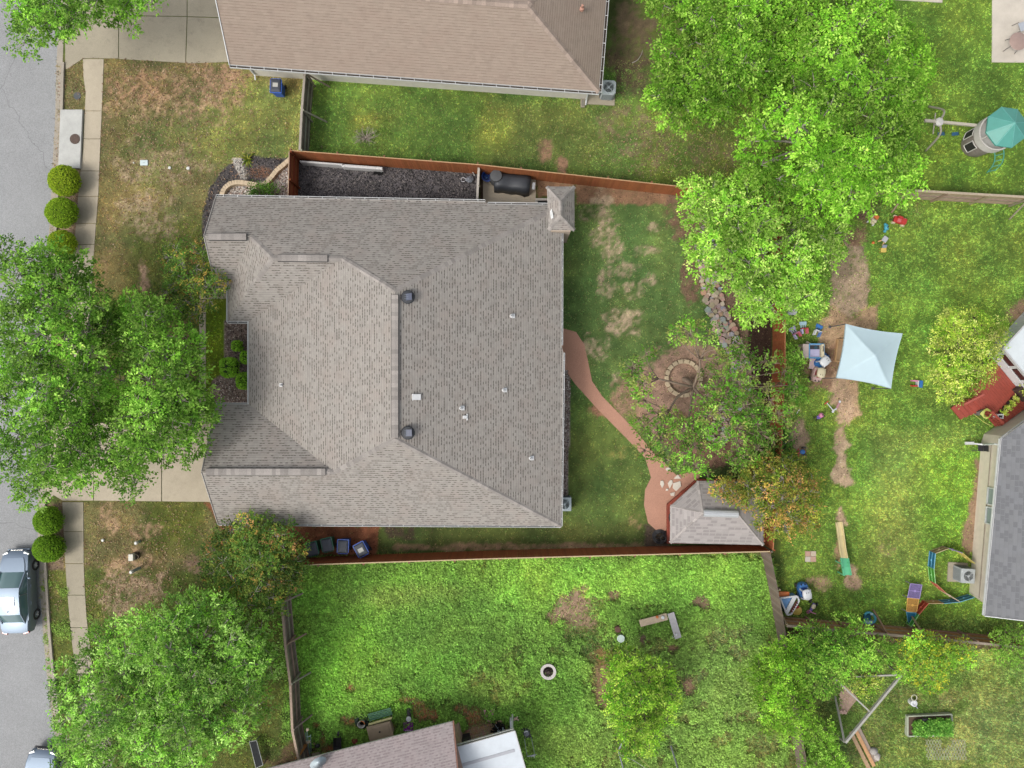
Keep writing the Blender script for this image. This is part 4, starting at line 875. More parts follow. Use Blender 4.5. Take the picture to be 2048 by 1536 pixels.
for a, b in zip(dk, dk[1:] + dk[:1]): m.bar(V0(a, .22), V0(b, .22), .06, .2)
m.build('rim_board', deckm, gz)
m = MB()
for p in (pxs((1350, 1020), (1350, 1064), (1500, 1064), (1500, 970), (1402, 970))): m.box((p.x, p.y, 1.3), (.12, .12, 2.1))
m.build('post', M('cedar_post', (150, 84, 56), .7, .2), gz)
# ================================================================ FENCES AND WALLS
woodmat = attrmat('fence_board', .8, 0, .14, 9, .15, spec=.2)
def fence(label, top_pts, h, rgb, rail_side, rail_rgb=None, cap=None, post_step=2.4, vary=.12, name='wood_fence', brace=None, post_h=None, lean=None, pw=.14, capw=.13):
    """pickets under a top line given in photo pixels at height h; rail_side +1/-1 = left/right of travel"""
    W = [P(a, b, h) for a, b in top_pts]; root = thing(name, label, 'fence', (W[0].x, W[0].y, 0))
    pk = MB(); rl = MB(); cp = MB(); posts = []; rr = rail_rgb or rgb
    for i in range(len(W) - 1):
        a, b = Vector((W[i].x, W[i].y, 0)), Vector((W[i + 1].x, W[i + 1].y, 0)); d = b - a; L = d.length; u = d / L; nrm = Vector((-u.y, u.x, 0)) * rail_side
        n = max(1, int(L / pw)); ang = math.atan2(u.y, u.x)
        for k in range(n):
            q = a + u * (L * (k + .5) / n); j = random.uniform(1 - vary, 1 + vary); c = tuple(x * j * random.uniform(.96, 1.04) for x in col(*rgb)); hh = h + random.uniform(-.012, .012)
            pk.box((q.x, q.y, hh / 2), (L / n - .006, .02, hh), ang, col=c)
        for z in (.3, h * .52, h - .2):
            c = tuple(x * random.uniform(.85, 1.1) for x in col(*rr)); o = nrm * .035
            rl.bar(a + o + Vector((0, 0, z)), b + o + Vector((0, 0, z)), .045, .09, col=c)
        if cap:
            cp.bar(a + nrm * .02 + Vector((0, 0, h + .03)), b + nrm * .02 + Vector((0, 0, h + .02)), capw, .03, col=col(*cap))
        m = max(1, round(L / post_step))
        for k in range(m + (1 if i == len(W) - 2 else 0)): posts.append((a + u * (L * k / m) + nrm * .1, ang, nrm))
    pk.build('pickets', woodmat, root); rl.build('rails', woodmat, root)
    if cap: cp.build('cap_board', woodmat, root)
    for q, ang, nrm in posts:
        p = MB(); c = tuple(x * random.uniform(.85, 1.1) for x in col(*rr)); ph = post_h or h + .04
        p.box((q.x, q.y, ph / 2), (.09, .09, ph), ang, col=c); p.build('post', woodmat, root, recalc=False)
        if brace and random.random() < brace[0]:
            br = MB(); br.bar(q + Vector((0, 0, h - .1)), q + nrm * brace[1] + Vector((0, 0, .1)), .09, .05, col=c); br.build('brace', woodmat, root)
    return root
ST = (176, 108, 68); STD = (146, 76, 46)
fence('long red brown stained fence behind the covered grill, north edge of the back garden', [(581, 302), (955, 330), (1390, 377), (1563, 392)], 1.7, ST, 1, (150, 112, 84), (206, 166, 126), capw=.05)
fence('short red brown stained fence with a gate between the mulch bed and the front pebbles', [(578, 303), (575, 415)], 1.85, (172, 102, 64), 1, STD, (196, 166, 140), 1.3, capw=.05)
fence('red brown stained fence half hidden by trees, between the back garden and the toys', [(1563, 393), (1570, 560), (1569, 720), (1562, 900), (1545, 1100)], 1.85, (172, 102, 64), 1, (150, 90, 60), (190, 130, 90), capw=.05)
fence('long red brown stained fence behind the wheeled bins and gazebo', [(590, 1131), (636, 1128), (1000, 1116), (1540, 1102)], 1.85, (176, 104, 66), -1, (150, 108, 84), (214, 190, 150), capw=.06)
GW = (150, 140, 128)
fence('weathered grey fence running down from the brown roofed house to the stained fence', [(609, 146), (603, 220), (599, 300)], 1.8, (126, 118, 108), 1, (176, 166, 150), (182, 172, 158), 2.2, .2, brace=(.8, .9))
fence('weathered grey fence leaning beside the big tree at bottom left', [(563, 1205), (570, 1290), (580, 1368), (584, 1460), (603, 1550)], 1.8, (132, 120, 108), 1, (176, 158, 140), (196, 172, 152), 2.4, .2, brace=(.7, .7))
fence('weathered grey picket fence right of the lush garden, running to the bottom edge', [(1540, 1104), (1556, 1180), (1572, 1270), (1590, 1380), (1606, 1480), (1622, 1580)], 1.85, (142, 126, 114), 1, (130, 116, 104), None, 2.4, .22)
fence('brown weathered fence with pale top rail below the toys at bottom right', [(1573, 1252), (1700, 1264), (1850, 1276), (2060, 1297)], 1.85, (186, 138, 94), 1, (178, 150, 122), (176, 160, 144), 2.4, .2, brace=(.55, .8))
fence('pale tan fence with braces between the play tower lawn and the toy garden', [(1590, 368), (1815, 380), (2060, 394)], 1.7, (196, 178, 150), -1, (178, 160, 134), (196, 180, 156), 2.4, .15, brace=(.9, .8))
fence('narrow grey divider fence between the mulch bed and the grill patio', [(957, 333), (955, 372), (953, 412)], 1.2, (176, 166, 154), 1, (120, 104, 90), (206, 198, 186), 1.0)
# curved stone edging
edge = [(441, 396), (446, 380), (455, 370), (466, 365), (480, 364), (500, 367), (518, 370), (530, 366), (542, 354), (553, 340), (564, 331), (579, 318)]
cv = curve([P(a, b, .35) for a, b in edge], 5); m = MB()
L0 = [Vector((p.x, p.y, 0)) for p in cv]
for i in range(0, len(L0) - 1, 2):
    j = min(i + 2, len(L0) - 1); u = (L0[j] - L0[i]).normalized(); k = random.uniform(.92, 1.06)
    nA = Vector((-u.y, u.x, 0)); pts = [L0[i] + nA * .13 + u * .004, L0[j] + nA * .13 - u * .004, L0[j] - nA * .13 - u * .004, L0[i] - nA * .13 + u * .004]
    m.prism([(p.x, p.y) for p in pts], 0, .34 + random.uniform(-.006, .006), col=tuple(x * k for x in col(226, 204, 172)))
limestone = attrmat('cut_stone', .85, 0, .1, 16, .2)
tag(m.build('stone_edging', limestone, bevel=.012), 'curved low wall of cut tan stone round the pale pebbles', 'garden wall')
# ring of blocks round the sparse tree
rt = thing('stone_ring', 'ring of tan stone blocks round the sparse tree in the back garden', 'stone ring', P(1366, 757)); rc = P(1366, 757)
for k in range(18):
    a = 2 * math.pi * k / 18; m = MB(); kk = random.uniform(.85, 1.08)
    m.box((rc.x + math.cos(a) * 1.0, rc.y + math.sin(a) * 1.0, .11 + random.uniform(-.01, .01)), (.24, .31, .22), a, col=tuple(x * kk for x in col(216, 194, 162)))
    m.build('block', limestone, rt, bevel=.02)
# flagstone border: an irregular low dry wall
bl = [(1418, 470), (1414, 520), (1420, 570), (1432, 620), (1450, 660), (1470, 700), (1482, 740), (1478, 790), (1452, 830), (1430, 880)]
cb = curve([P(a, b) for a, b in bl], 10); fw_ = thing('flagstone_border', 'rough low border of stacked tan and pink flagstones under the trees', 'stone border', P(1450, 660)); m = MB()
for i in range(len(cb)):
    u = (cb[min(i + 1, len(cb) - 1)] - cb[max(i - 1, 0)]).normalized(); nA = Vector((-u.y, u.x, 0))
    for k in (-1.5, -.5, .5, 1.5):
        c = cb[i] + nA * (k * .30 + random.uniform(-.08, .08)) + u * random.uniform(-.1, .1); n = random.randint(5, 7); a0 = random.uniform(0, 6); r = random.uniform(.11, .21); z = random.uniform(.08, .26)
        pts = [(c.x + math.cos(a0 + 2 * math.pi * q / n) * r * random.uniform(.75, 1.15), c.y + math.sin(a0 + 2 * math.pi * q / n) * r * random.uniform(.7, 1.1)) for q in range(n)]
        cc = random.choice(((214, 190, 168), (206, 170, 148), (226, 208, 188), (196, 180, 160), (186, 184, 186))); m.prism(pts, 0, z, col=tuple(x * random.uniform(.8, 1.05) for x in col(*cc)))
m.build('stones', limestone, fw_, bevel=.015)
# ================================================================ TREES AND SHRUBS
barkm = M('bark_grey', (192, 182, 170), .9, .25, 14, .4); barkb = M('bark_brown', (128, 108, 92), .9, .25, 14, .4)
def leafcloud(origins, dirs, per, size, pal, r, aspect=.5, spread=1.0, k=1.7, sp=.10, tint=None):
    """sprigs of leaves: 'per' leaves fanning out round each twig direction -> (V, F, C)"""
    n = len(origins); N_ = n * per
    O = np.repeat(origins, per, 0); D = np.repeat(dirs, per, 0)
    rnd = r.normal(0, 1, (N_, 3)); rnd -= D * (rnd * D).sum(1)[:, None]; rnd /= np.linalg.norm(rnd, axis=1)[:, None] + 1e-9
    ang = r.uniform(.35, 1.35, N_) * spread
    A = D * np.cos(ang)[:, None] + rnd * np.sin(ang)[:, None]           # leaf axis
    A[:, 2] = A[:, 2] * .45 + r.uniform(-.25, .12, N_); A /= np.linalg.norm(A, axis=1)[:, None]
    up = np.array([0, 0, 1.0]) + r.normal(0, .38, (N_, 3)); B = np.cross(up, A); B /= np.linalg.norm(B, axis=1)[:, None] + 1e-9
    s = size * r.uniform(.7, 1.3, N_)[:, None]
    base = O + D * (r.uniform(-.5, 1.0, N_)[:, None] * sp) + r.normal(0, sp * .35, (N_, 3))
    droop = np.zeros((N_, 3)); droop[:, 2] = -.12 * s[:, 0]
    V = np.stack([base, base + A * s * .5 + B * s * aspect * .5, base + A * s + droop, base + A * s * .5 - B * s * aspect * .5], 1)
    pal = np.array(pal, float); ci = r.integers(0, len(pal), n); c = pal[ci] * r.uniform(.88, 1.12, n)[:, None]
    if tint is not None: c = c * tint
    c = np.repeat(c, per, 0) * r.uniform(.86, 1.14, N_)[:, None]
    return V.reshape(-1, 3), np.arange(N_ * 4).reshape(-1, 4), np.repeat(slin(c) * k, 4, 0)
def tree(label, poly, zlo, ztop, trunk, pal, cl_r=.8, dens=22, per=8, size=.16, seed=1, holes=0.0, name='leafy_tree', bark=None, pal2=None, p2=0.0, lower=.5, aspect=.5, twigs=6, tr=.16, k=1.75, sp=.2, cat='tree', flat=.65, zed=None, group=None, sepf=.95, skip=None):
    """crown fills a photo outline (pixels at the crown's own height); limbs run from the trunk to every leaf clump"""
    r = np.random.default_rng(seed); random.seed(seed); zm = zlo + (ztop - zlo) * .5
    base = P(trunk[0], trunk[1]); root = thing(name, label, cat, base, group)
    xs = [p[0] for p in poly]; ys = [p[1] for p in poly]; sc = FPX / (H - zm); rp = cl_r * sc
    pts = []; tries = 0
    while tries < 4000:
        tries += 1; x, y = r.uniform(min(xs), max(xs)), r.uniform(min(ys), max(ys))
        d = float(sdpoly(np.array([x]), np.array([y]), poly)[0])
        if d < rp * .55: continue
        if all((x - a) ** 2 + (y - b) ** 2 > (rp * sepf) ** 2 for a, b, _ in pts): pts.append((x, y, d))
    if not pts: pts = [(sum(xs) / len(xs), sum(ys) / len(ys), rp)]
    mx = max(p[2] for p in pts) + rp * .3; cl = []
    for x, y, d in pts:
        t_ = min(1, d / mx); z = zlo + (ztop - zlo) * math.sqrt(max(0, 1 - (1 - t_) ** 2)) * r.uniform(.66, 1.08)
        if r.random() < holes: continue
        if skip and math.hypot(x - skip[0], y - skip[1]) < skip[2]: continue
        cl.append((np.array(P(x, y, z)), cl_r * r.uniform(.75, 1.15), 1.0))
        if r.random() < lower: cl.append((np.array(P(x + r.normal(0, rp * .4), y + r.normal(0, rp * .4), zlo + (z - zlo) * r.uniform(.2, .6))), cl_r * r.uniform(.8, 1.15), .0))
    cen = np.mean([c for c, _, _ in cl], 0); VV, FF, CC = [], [], []; off = 0; twig = MB(); spr_all = []
    for c, rad, topk in cl:
        n = int(dens * rad * rad * 6 * (1 if topk else .7)); nv = r.normal(0, 1, (n, 3)); nv[:, 2] = np.abs(nv[:, 2]) * 1.0 - .35; nv /= np.linalg.norm(nv, axis=1)[:, None]
        q = r.uniform(.35, 1.0, n) ** .5; lump = 1 + .35 * np.sin(nv[:, 0] * 5 + c[0]) * np.sin(nv[:, 1] * 5 + c[1] * 2)
        O = c + nv * (rad * q * lump)[:, None] * np.array([1, 1, flat]); D = nv + np.array([0, 0, .25]) + (O - cen) * .1; D /= np.linalg.norm(D, axis=1)[:, None]
        tint = r.uniform(.72, 1.16)
        qm = min(.95, max(0, p2 * r.choice((.25, .6, 1.0, 2.1)))) if pal2 is not None else 0
        use = [pal[i % len(pal)] for i in range(12)]; k2 = round(qm * 12)
        for i in range(k2): use[i] = pal2[i % len(pal2)]
        v, f, cc = leafcloud(O, D, per, size, use, r, aspect, 1, k, sp, tint); VV.append(v); FF.append(f + off); CC.append(cc); off += len(v); spr_all.append(O[:: max(1, n // max(1, twigs))])
    npmesh('crown', np.concatenate(VV), np.concatenate(FF), np.concatenate(CC), leafmat, root)
    # limbs
    tb = MB(); fork = Vector((base.x + (cen[0] - base.x) * .3, base.y + (cen[1] - base.y) * .3, max(1.0, zlo * .62)))
    tb.tube(curve([base - Vector((0, 0, .1)), base.lerp(fork, .5) + Vector((random.uniform(-.1, .1), random.uniform(-.1, .1), 0)), fork], 4), [tr * 1.35 - tr * .45 * i / 8 for i in range(9)], 10)
    nm = max(3, min(7, len(cl) // 5 + 2)); K = [Vector(cl[i][0]) for i in r.choice(len(cl), min(nm, len(cl)), replace=False)]
    for _ in range(4):
        grp = [[] for _ in K]
        for c, rad, tp in cl: grp[min(range(len(K)), key=lambda i: (Vector(c) - K[i]).length)].append(c)
        K = [Vector(np.mean(g_, 0)) if g_ else K[i] for i, g_ in enumerate(grp)]
    for i, g_ in enumerate(grp):
        if not g_: continue
        e = fork.lerp(K[i], .62) + Vector((0, 0, -.25)); pth = curve([fork - Vector((0, 0, .15)), fork.lerp(e, .5) + Vector((random.uniform(-.25, .25), random.uniform(-.25, .25), .1)), e], 4)
        tb.tube(pth, [tr * .72 - tr * .3 * q / 8 for q in range(9)], 7)
        for c in g_:
            c = Vector(c); mid = e.lerp(c, .5) + Vector((random.uniform(-.2, .2), random.uniform(-.2, .2), random.uniform(-.15, .2)))
            tb.tube(curve([e, mid, c], 3), [tr * .32, tr * .3, tr * .27, tr * .24, tr * .2, tr * .15, tr * .1], 5)
    for (c, rad, tp), S in zip(cl, spr_all):
        for o in S[:twigs]: tb.tube([Vector(c), Vector(c).lerp(Vector(o), .55) + Vector((random.uniform(-.06, .06), random.uniform(-.06, .06), .04)), Vector(o)], [.024, .015, .006], 3)
    tb.build('trunk', bark or barkg, root, smooth=True, recalc=False)
    return root
barkg = barkm
BRIGHT = [(150, 196, 70), (132, 180, 58), (170, 210, 92), (112, 164, 48)]
MID = [(118, 164, 58), (98, 146, 46), (142, 186, 74), (84, 130, 42)]
MIDL = [(142, 190, 70), (122, 172, 58), (164, 208, 92), (104, 154, 50)]
SAGE = [(138, 178, 80), (118, 160, 64), (160, 196, 104), (124, 174, 58)]
YEL = [(204, 214, 104), (186, 204, 84), (218, 224, 128), (160, 190, 70)]
ORN = [(186, 158, 80), (166, 158, 72), (200, 152, 98), (150, 146, 66)]
DKG = [(92, 128, 54), (78, 116, 46), (112, 142, 62), (128, 142, 60)]
tree('large dark green street tree with bare grey limbs, left edge over the road', [(-40, 500), (10, 488), (62, 470), (98, 472), (118, 498), (150, 508), (176, 545), (205, 560), (230, 600), (238, 660), (222, 720), (228, 790), (205, 850), (226, 900), (208, 950), (150, 975), (118, 1006), (40, 1012), (20, 965), (-40, 968)], 3.6, 8.2, (222, 742), MID, .9, 16, 8, .15, 11, .12, p2=.3, pal2=MIDL, twigs=8, tr=.24)
tree('large bright green front yard tree reaching over the driveway to the garage', [(215, 560), (250, 565), (300, 590), (345, 620), (372, 650), (405, 690), (412, 740), (428, 800), (420, 850), (405, 890), (396, 922), (350, 925), (342, 958), (310, 975), (285, 1000), (255, 985), (225, 960), (205, 900), (225, 830), (215, 760), (235, 700), (222, 640)], 3.2, 7.4, (352, 772), MIDL, .85, 17, 8, .15, 12, .03, p2=.35, pal2=MID, twigs=7, tr=.2)
tree('small tree with orange new leaves beside the grey roofed house, front yard', [(330, 490), (375, 478), (425, 495), (452, 530), (456, 590), (440, 630), (405, 640), (372, 645), (330, 620), (315, 570)], 2.0, 4.2, (405, 580), DKG, .55, 20, 8, .12, 13, .18, 'small_tree', barkm, ORN, .15, twigs=8, tr=.09)
tree('green tree hanging over the road and driveway at the top left corner', [(5, -60), (8, 15), (30, 62), (75, 80), (120, 70), (180, 60), (245, 30), (300, 18), (345, 25), (350, -60)], 3.5, 7.0, (250, -20), MIDL, .85, 16, 8, .15, 14, .05, p2=.3, pal2=MID, twigs=7, tr=.2)
tree('big sage green tree over the verge at the bottom left', [(165, 1285), (185, 1255), (250, 1240), (290, 1210), (345, 1175), (420, 1165), (470, 1195), (545, 1240), (562, 1300), (545, 1370), (535, 1420), (505, 1470), (490, 1560), (110, 1560), (112, 1480), (108, 1400), (100, 1345), (140, 1310)], 3.0, 7.2, (392, 1322), SAGE, .85, 17, 8, .15, 15, .06, p2=.3, pal2=[(92, 136, 52), (78, 122, 44), (106, 150, 60)], twigs=6, tr=.22, aspect=.42, k=2.1)
tree('green and orange tree overlapping the grey roof beside the wheeled bins', [(410, 1100), (440, 1062), (470, 1030), (510, 1022), (560, 1042), (594, 1048), (600, 1085), (606, 1125), (604, 1170), (570, 1210), (530, 1238), (470, 1225), (420, 1180)], 2.4, 4.8, (548, 1112), DKG, .6, 20, 8, .13, 16, .05, 'small_tree', barkm, ORN, .12, twigs=6, tr=.1)
tree('bright green tree right of the brown roofed house, top of the picture', [(1280, -60), (1290, 20), (1330, 60), (1300, 100), (1320, 130), (1290, 180), (1300, 220), (1370, 245), (1460, 245), (1500, 215), (1560, 190), (1610, 110), (1640, -60)], 4.0, 8.5, (1440, 75), BRIGHT, .85, 19, 8, .15, 17, .02, p2=.25, pal2=[(112, 166, 46), (98, 150, 40)], tr=.2, twigs=4)
tree('largest bright green tree, left of the swing beam and play tower', [(1560, -60), (1570, 60), (1540, 150), (1500, 190), (1480, 270), (1490, 330), (1530, 380), (1600, 400), (1640, 440), (1700, 435), (1750, 420), (1810, 400), (1842, 330), (1830, 240), (1855, 160), (1850, 80), (1780, 40), (1760, -60)], 4.2, 9.4, (1600, 260), BRIGHT, .9, 19, 8, .15, 18, .04, p2=.3, pal2=[(112, 166, 46), (98, 150, 40), (140, 190, 60)], tr=.26, twigs=4)
tree('yellow green tree over the flagstone border and stained fence', [(1362, 385), (1400, 355), (1450, 325), (1510, 330), (1560, 355), (1620, 395), (1690, 440), (1680, 490), (1655, 540), (1640, 590), (1610, 632), (1560, 635), (1505, 650), (1455, 615), (1408, 575), (1378, 510), (1370, 440)], 3.2, 6.4, (1462, 520), [(170, 212, 92), (150, 198, 72), (188, 222, 112), (124, 178, 58)], .7, 19, 8, .15, 19, .10, p2=.2, pal2=BRIGHT, tr=.17, twigs=6)
tree('sparse tree with bare grey twigs standing in the stone ring', [(1245, 720), (1270, 680), (1330, 665), (1380, 625), (1440, 650), (1500, 690), (1560, 720), (1610, 760), (1600, 830), (1560, 880), (1520, 930), (1450, 960), (1380, 955), (1310, 940), (1265, 890), (1265, 830), (1250, 780)], 2.4, 5.6, (1368, 758), [(126, 176, 62), (104, 156, 50), (148, 192, 82), (90, 140, 44)], .5, 11, 8, .145, 20, .30, 'sparse_tree', M('bark_olive', (160, 140, 120), .9, .25, 14, .4), [(150, 158, 84), (134, 142, 76)], .3, tr=.12, twigs=14, lower=.2, skip=(1352, 752, 66))
tree('orange tinted tree hanging over the gazebo roof', [(1425, 985), (1465, 950), (1510, 925), (1570, 905), (1620, 925), (1645, 975), (1632, 1040), (1590, 1075), (1560, 1098), (1525, 1075), (1505, 1040), (1460, 1012)], 2.6, 4.9, (1530, 960), [(128, 150, 56), (108, 136, 48), (156, 156, 66)], .52, 21, 8, .12, 21, .05, 'small_tree', barkm, [(198, 160, 90), (206, 156, 100), (186, 166, 74)], .28, twigs=7, tr=.09)
tree('round yellow green tree beside the red deck', [(1858, 690), (1870, 640), (1905, 625), (1945, 618), (1985, 640), (2015, 655), (2005, 690), (1985, 720), (1985, 755), (1960, 775), (1925, 790), (1912, 805), (1880, 790), (1850, 765), (1862, 730)], 1.8, 4.3, (1870, 706), YEL, .5, 26, 8, .11, 22, .0, 'small_tree', barkb, [(140, 180, 60), (122, 164, 50)], .35, twigs=4, tr=.08)
tree('yellow topped small tree in the lush south garden', [(1205, 1300), (1250, 1290), (1310, 1310), (1345, 1340), (1360, 1400), (1340, 1460), (1310, 1500), (1240, 1498), (1215, 1450), (1215, 1380)], 1.8, 4.6, (1262, 1352), [(150, 192, 62), (132, 178, 52), (176, 206, 84)], .55, 20, 8, .13, 23, .08, 'small_tree', barkb, [(104, 156, 46), (92, 142, 42)], .35, twigs=5, tr=.08)
tree('bright green tree leaning over the grey picket fence', [(1492, 1340), (1530, 1296), (1575, 1280), (1602, 1310), (1612, 1380), (1632, 1430), (1622, 1475), (1560, 1475), (1515, 1440), (1512, 1390)], 1.8, 4.2, (1530, 1340), [(132, 184, 56), (116, 168, 46), (160, 202, 72)], .5, 22, 8, .12, 24, .0, 'small_tree', barkb, twigs=4, tr=.07)
tree('green thicket tree above the grey wooden swing frame', [(1575, 1290), (1600, 1262), (1660, 1250), (1690, 1222), (1720, 1235), (1750, 1270), (1790, 1300), (1778, 1330), (1730, 1338), (1690, 1350), (1665, 1385), (1640, 1395), (1610, 1380)], 1.8, 4.0, (1640, 1290), [(136, 186, 66), (116, 168, 54), (164, 202, 86)], .55, 22, 8, .12, 25, .05, 'small_tree', barkb, [(100, 150, 50), (88, 138, 46)], .3, twigs=4, tr=.08)
tree('green bush with a bright yellow patch beside the bottom right fence', [(1800, 1290), (1830, 1265), (1880, 1272), (1920, 1290), (1972, 1320), (1960, 1330), (1900, 1325), (1888, 1370), (1862, 1385), (1830, 1372), (1800, 1345)], 1.4, 3.6, (1810, 1270), [(140, 190, 66), (122, 172, 54), (160, 202, 84)], .5, 22, 8, .12, 26, .0, 'small_tree', barkb, [(222, 218, 70), (206, 214, 76)], .22, twigs=4, tr=.07)
tree('low green scrub behind the bottom right fence', [(1700, 1290), (1800, 1300), (1790, 1325), (1740, 1330), (1700, 1315)], .8, 2.2, (1740, 1290), MIDL, .5, 20, 8, .12, 27, .0, 'shrub', barkb, twigs=3, tr=.04, cat='shrub')
tree('low yellowish scrub inside the grey swing frame', [(1690, 1362), (1728, 1356), (1772, 1356), (1740, 1396), (1722, 1398)], .4, 1.3, (1715, 1370), YEL, .4, 22, 8, .11, 33, .0, 'shrub', barkb, MIDL, .5, twigs=3, tr=.03, cat='shrub')
tree('thin green saplings by the fence at the right edge', [(1990, 1260), (2060, 1250), (2070, 1330), (2010, 1330), (1985, 1300)], 1.0, 2.6, (1975, 1265), MIDL, .42, 18, 8, .11, 28, .1, 'sapling', barkb, twigs=4, tr=.04)
tree('green scrub by the plank pile at the bottom edge', [(1600, 1440), (1650, 1440), (1680, 1490), (1710, 1560), (1610, 1560)], .8, 2.4, (1630, 1460), BRIGHT, .5, 18, 8, .12, 29, .05, 'shrub', barkb, MIDL, .5, twigs=3, tr=.05, cat='shrub')
tree('small green bush between the toys and the stained fence', [(1590, 690), (1610, 760), (1600, 800), (1570, 790), (1565, 700)], .8, 1.8, (1576, 740), MIDL, .4, 18, 8, .12, 30, .2, 'shrub', barkb, twigs=4, tr=.04, cat='shrub')
tree('dark green bush beside the pale stones under the orange tinted tree', [(1545, 860), (1600, 870), (1590, 940), (1540, 930)], .6, 1.8, (1560, 890), [(80, 124, 48), (96, 142, 56)], .4, 18, 8, .12, 31, .1, 'shrub', barkb, twigs=4, tr=.04, cat='shrub')
# clipped shrubs
def clipped(label, px, py, z, r3, seed, pal, square=0.0, rz=0, group=None, bare=None):
    """dense clipped bush: solid twiggy core under a skin of tiny leaves; z = height of the widest level"""
    r = np.random.default_rng(seed); c = P(px, py, z); root = thing('clipped_shrub', label, 'shrub', (c.x, c.y, 0), group); rx, ry, rzz = r3
    def shape(nv):
        e = 1 - .5 * square; q = np.sign(nv) * np.abs(nv) ** e; ca, sa = math.cos(rz), math.sin(rz); x, y = q[:, 0] * rx, q[:, 1] * ry
        return np.stack([x * ca - y * sa, x * sa + y * ca, q[:, 2] * rzz], 1)
    co = MB(); co.ball((0, 0, 0), 1, 18, 12); vv = np.array(co.v); s = shape(vv) * .90; s[:, 2] = np.maximum(s[:, 2], -z); s += np.array(c); co.v = [tuple(q) for q in s]
    co.build('twig_core', M('shrub_core', (52, 72, 26), .95, .3, 14), root, smooth=True)
    n = int(2300 * (rx * ry + rx * rzz)); nv = r.normal(0, 1, (n, 3)); nv[:, 2] = np.where(nv[:, 2] < -.3, -nv[:, 2], nv[:, 2]); nv /= np.linalg.norm(nv, axis=1)[:, None]
    lump = 1 + .05 * (fbm(nv[:, 0] * 3 + 9 + seed, nv[:, 1] * 3 + nv[:, 2] * 2 + 5, 1.3, 3, seed) - .5) * 2
    O = shape(nv) * (lump * r.uniform(.9, 1.01, n))[:, None]; k = O[:, 2] > -z + .03; O, nv = O[k], nv[k]
    if bare is not None:
        kk = (O[:, 0] - bare[0]) ** 2 + (O[:, 1] - bare[1]) ** 2 > bare[2] ** 2; O, nv = O[kk], nv[kk]
    D = nv + np.array([0, 0, .25]); D /= np.linalg.norm(D, axis=1)[:, None]
    v, f, cc = leafcloud(O + np.array(c), D, 4, .055, pal, r, .55, .9, 1.75, .03); npmesh('foliage', v, f, cc, leafmat, root); return root
LIME = [(156, 178, 44), (138, 164, 38), (174, 192, 56), (120, 152, 34)]; GRN = [(112, 152, 38), (96, 138, 32), (130, 168, 46)]; BOX = [(150, 202, 62), (130, 184, 54), (172, 216, 78)]
clipped('yellow green ball shrub nearest the storm drain inlet', 130, 362, .75, (.86, .86, .72), 61, LIME)
clipped('clipped ball shrub in the middle of the three left of the sidewalk, above the tree', 125, 426, .75, (.88, .84, .72), 62, [(132, 166, 40), (116, 152, 36), (154, 182, 52)])
clipped('yellow green ball shrub half hidden under the street tree', 126, 487, .7, (.78, .72, .66), 63, LIME)
clipped('clipped green ball shrub just below the driveway mouth', 98, 1041, .75, (.76, .8, .74), 64, GRN)
clipped('clipped green ball shrub beside the silver car', 99, 1096, .75, (.84, .78, .74), 65, GRN)
clipped('small clipped green shrub at the top of the entry gravel', 475, 692, .4, (.27, .29, .4), 66, BOX, .5)
clipped('largest clipped shrub in the entry gravel, squarish with a bare hole', 460, 735, .6, (.46, .56, .6), 67, BOX, .7, .1, bare=(-.05, -.25, .09))
clipped('clipped shrub half under the eave, above the lowest one in the entry gravel', 492, 715, .45, (.27, .36, .42), 68, BOX, .4)
clipped('lowest clipped shrub in the entry gravel, against the grey eave', 489, 762, .5, (.42, .48, .46), 69, BOX, .4)
def ellip(cx, cy, rx, ry, n=10): return [(cx + rx * math.cos(2 * math.pi * i / n), cy + ry * math.sin(2 * math.pi * i / n)) for i in range(n)]
tree('dark green bush among the pale pebbles against the house', ellip(530, 384, 34, 16), .35, .8, (528, 390), [(88, 132, 46), (72, 114, 38), (110, 150, 56)], .28, 34, 8, .09, 32, 0, 'garden_bush', barkb, twigs=2, tr=.03, cat='shrub')
# rosettes of long blades
def rosette(label, px, py, n, L, wd, pal, seed, name='spiky_plant', cat='plant', dry=None):
    r = random.Random(seed); root = thing(name, label, cat, P(px, py)); m = MB(); c = P(px, py)
    for k in range(n):
        a = 2.4 * k + r.uniform(-.3, .3); el_ = r.uniform(.25, 1.2); l = L * r.uniform(.7, 1.1); u = Vector((math.cos(a), math.sin(a), 0)); sdv = Vector((-u.y, u.x, 0))
        cc = tuple(x * r.uniform(.8, 1.15) for x in col(*(r.choice(pal)))); pr = []
        for i in range(5):
            t_ = i / 4; pr.append((c + u * (l * t_ * math.cos(el_)) + Vector((0, 0, l * (math.sin(el_) * t_ - .45 * t_ * t_))) + Vector((0, 0, .05)), wd * (1 - t_ ** 2) + .003))
        for (p, w0), (q, w1) in zip(pr[:-1], pr[1:]): m.face([p - sdv * w0, q - sdv * w1, q + Vector((0, 0, -.0)), p + Vector((0, 0, -.01))], c=cc); m.face([p + Vector((0, 0, -.01)), q, q + sdv * w1, p + sdv * w0], c=cc)
    m.build('blades', leafmat, root, recalc=False); return root
rosette('spiky yellow green agave at the edge of the dark mulch', 496, 319, 26, .62, .045, [(160, 176, 62), (96, 124, 48), (188, 196, 88)], 71)
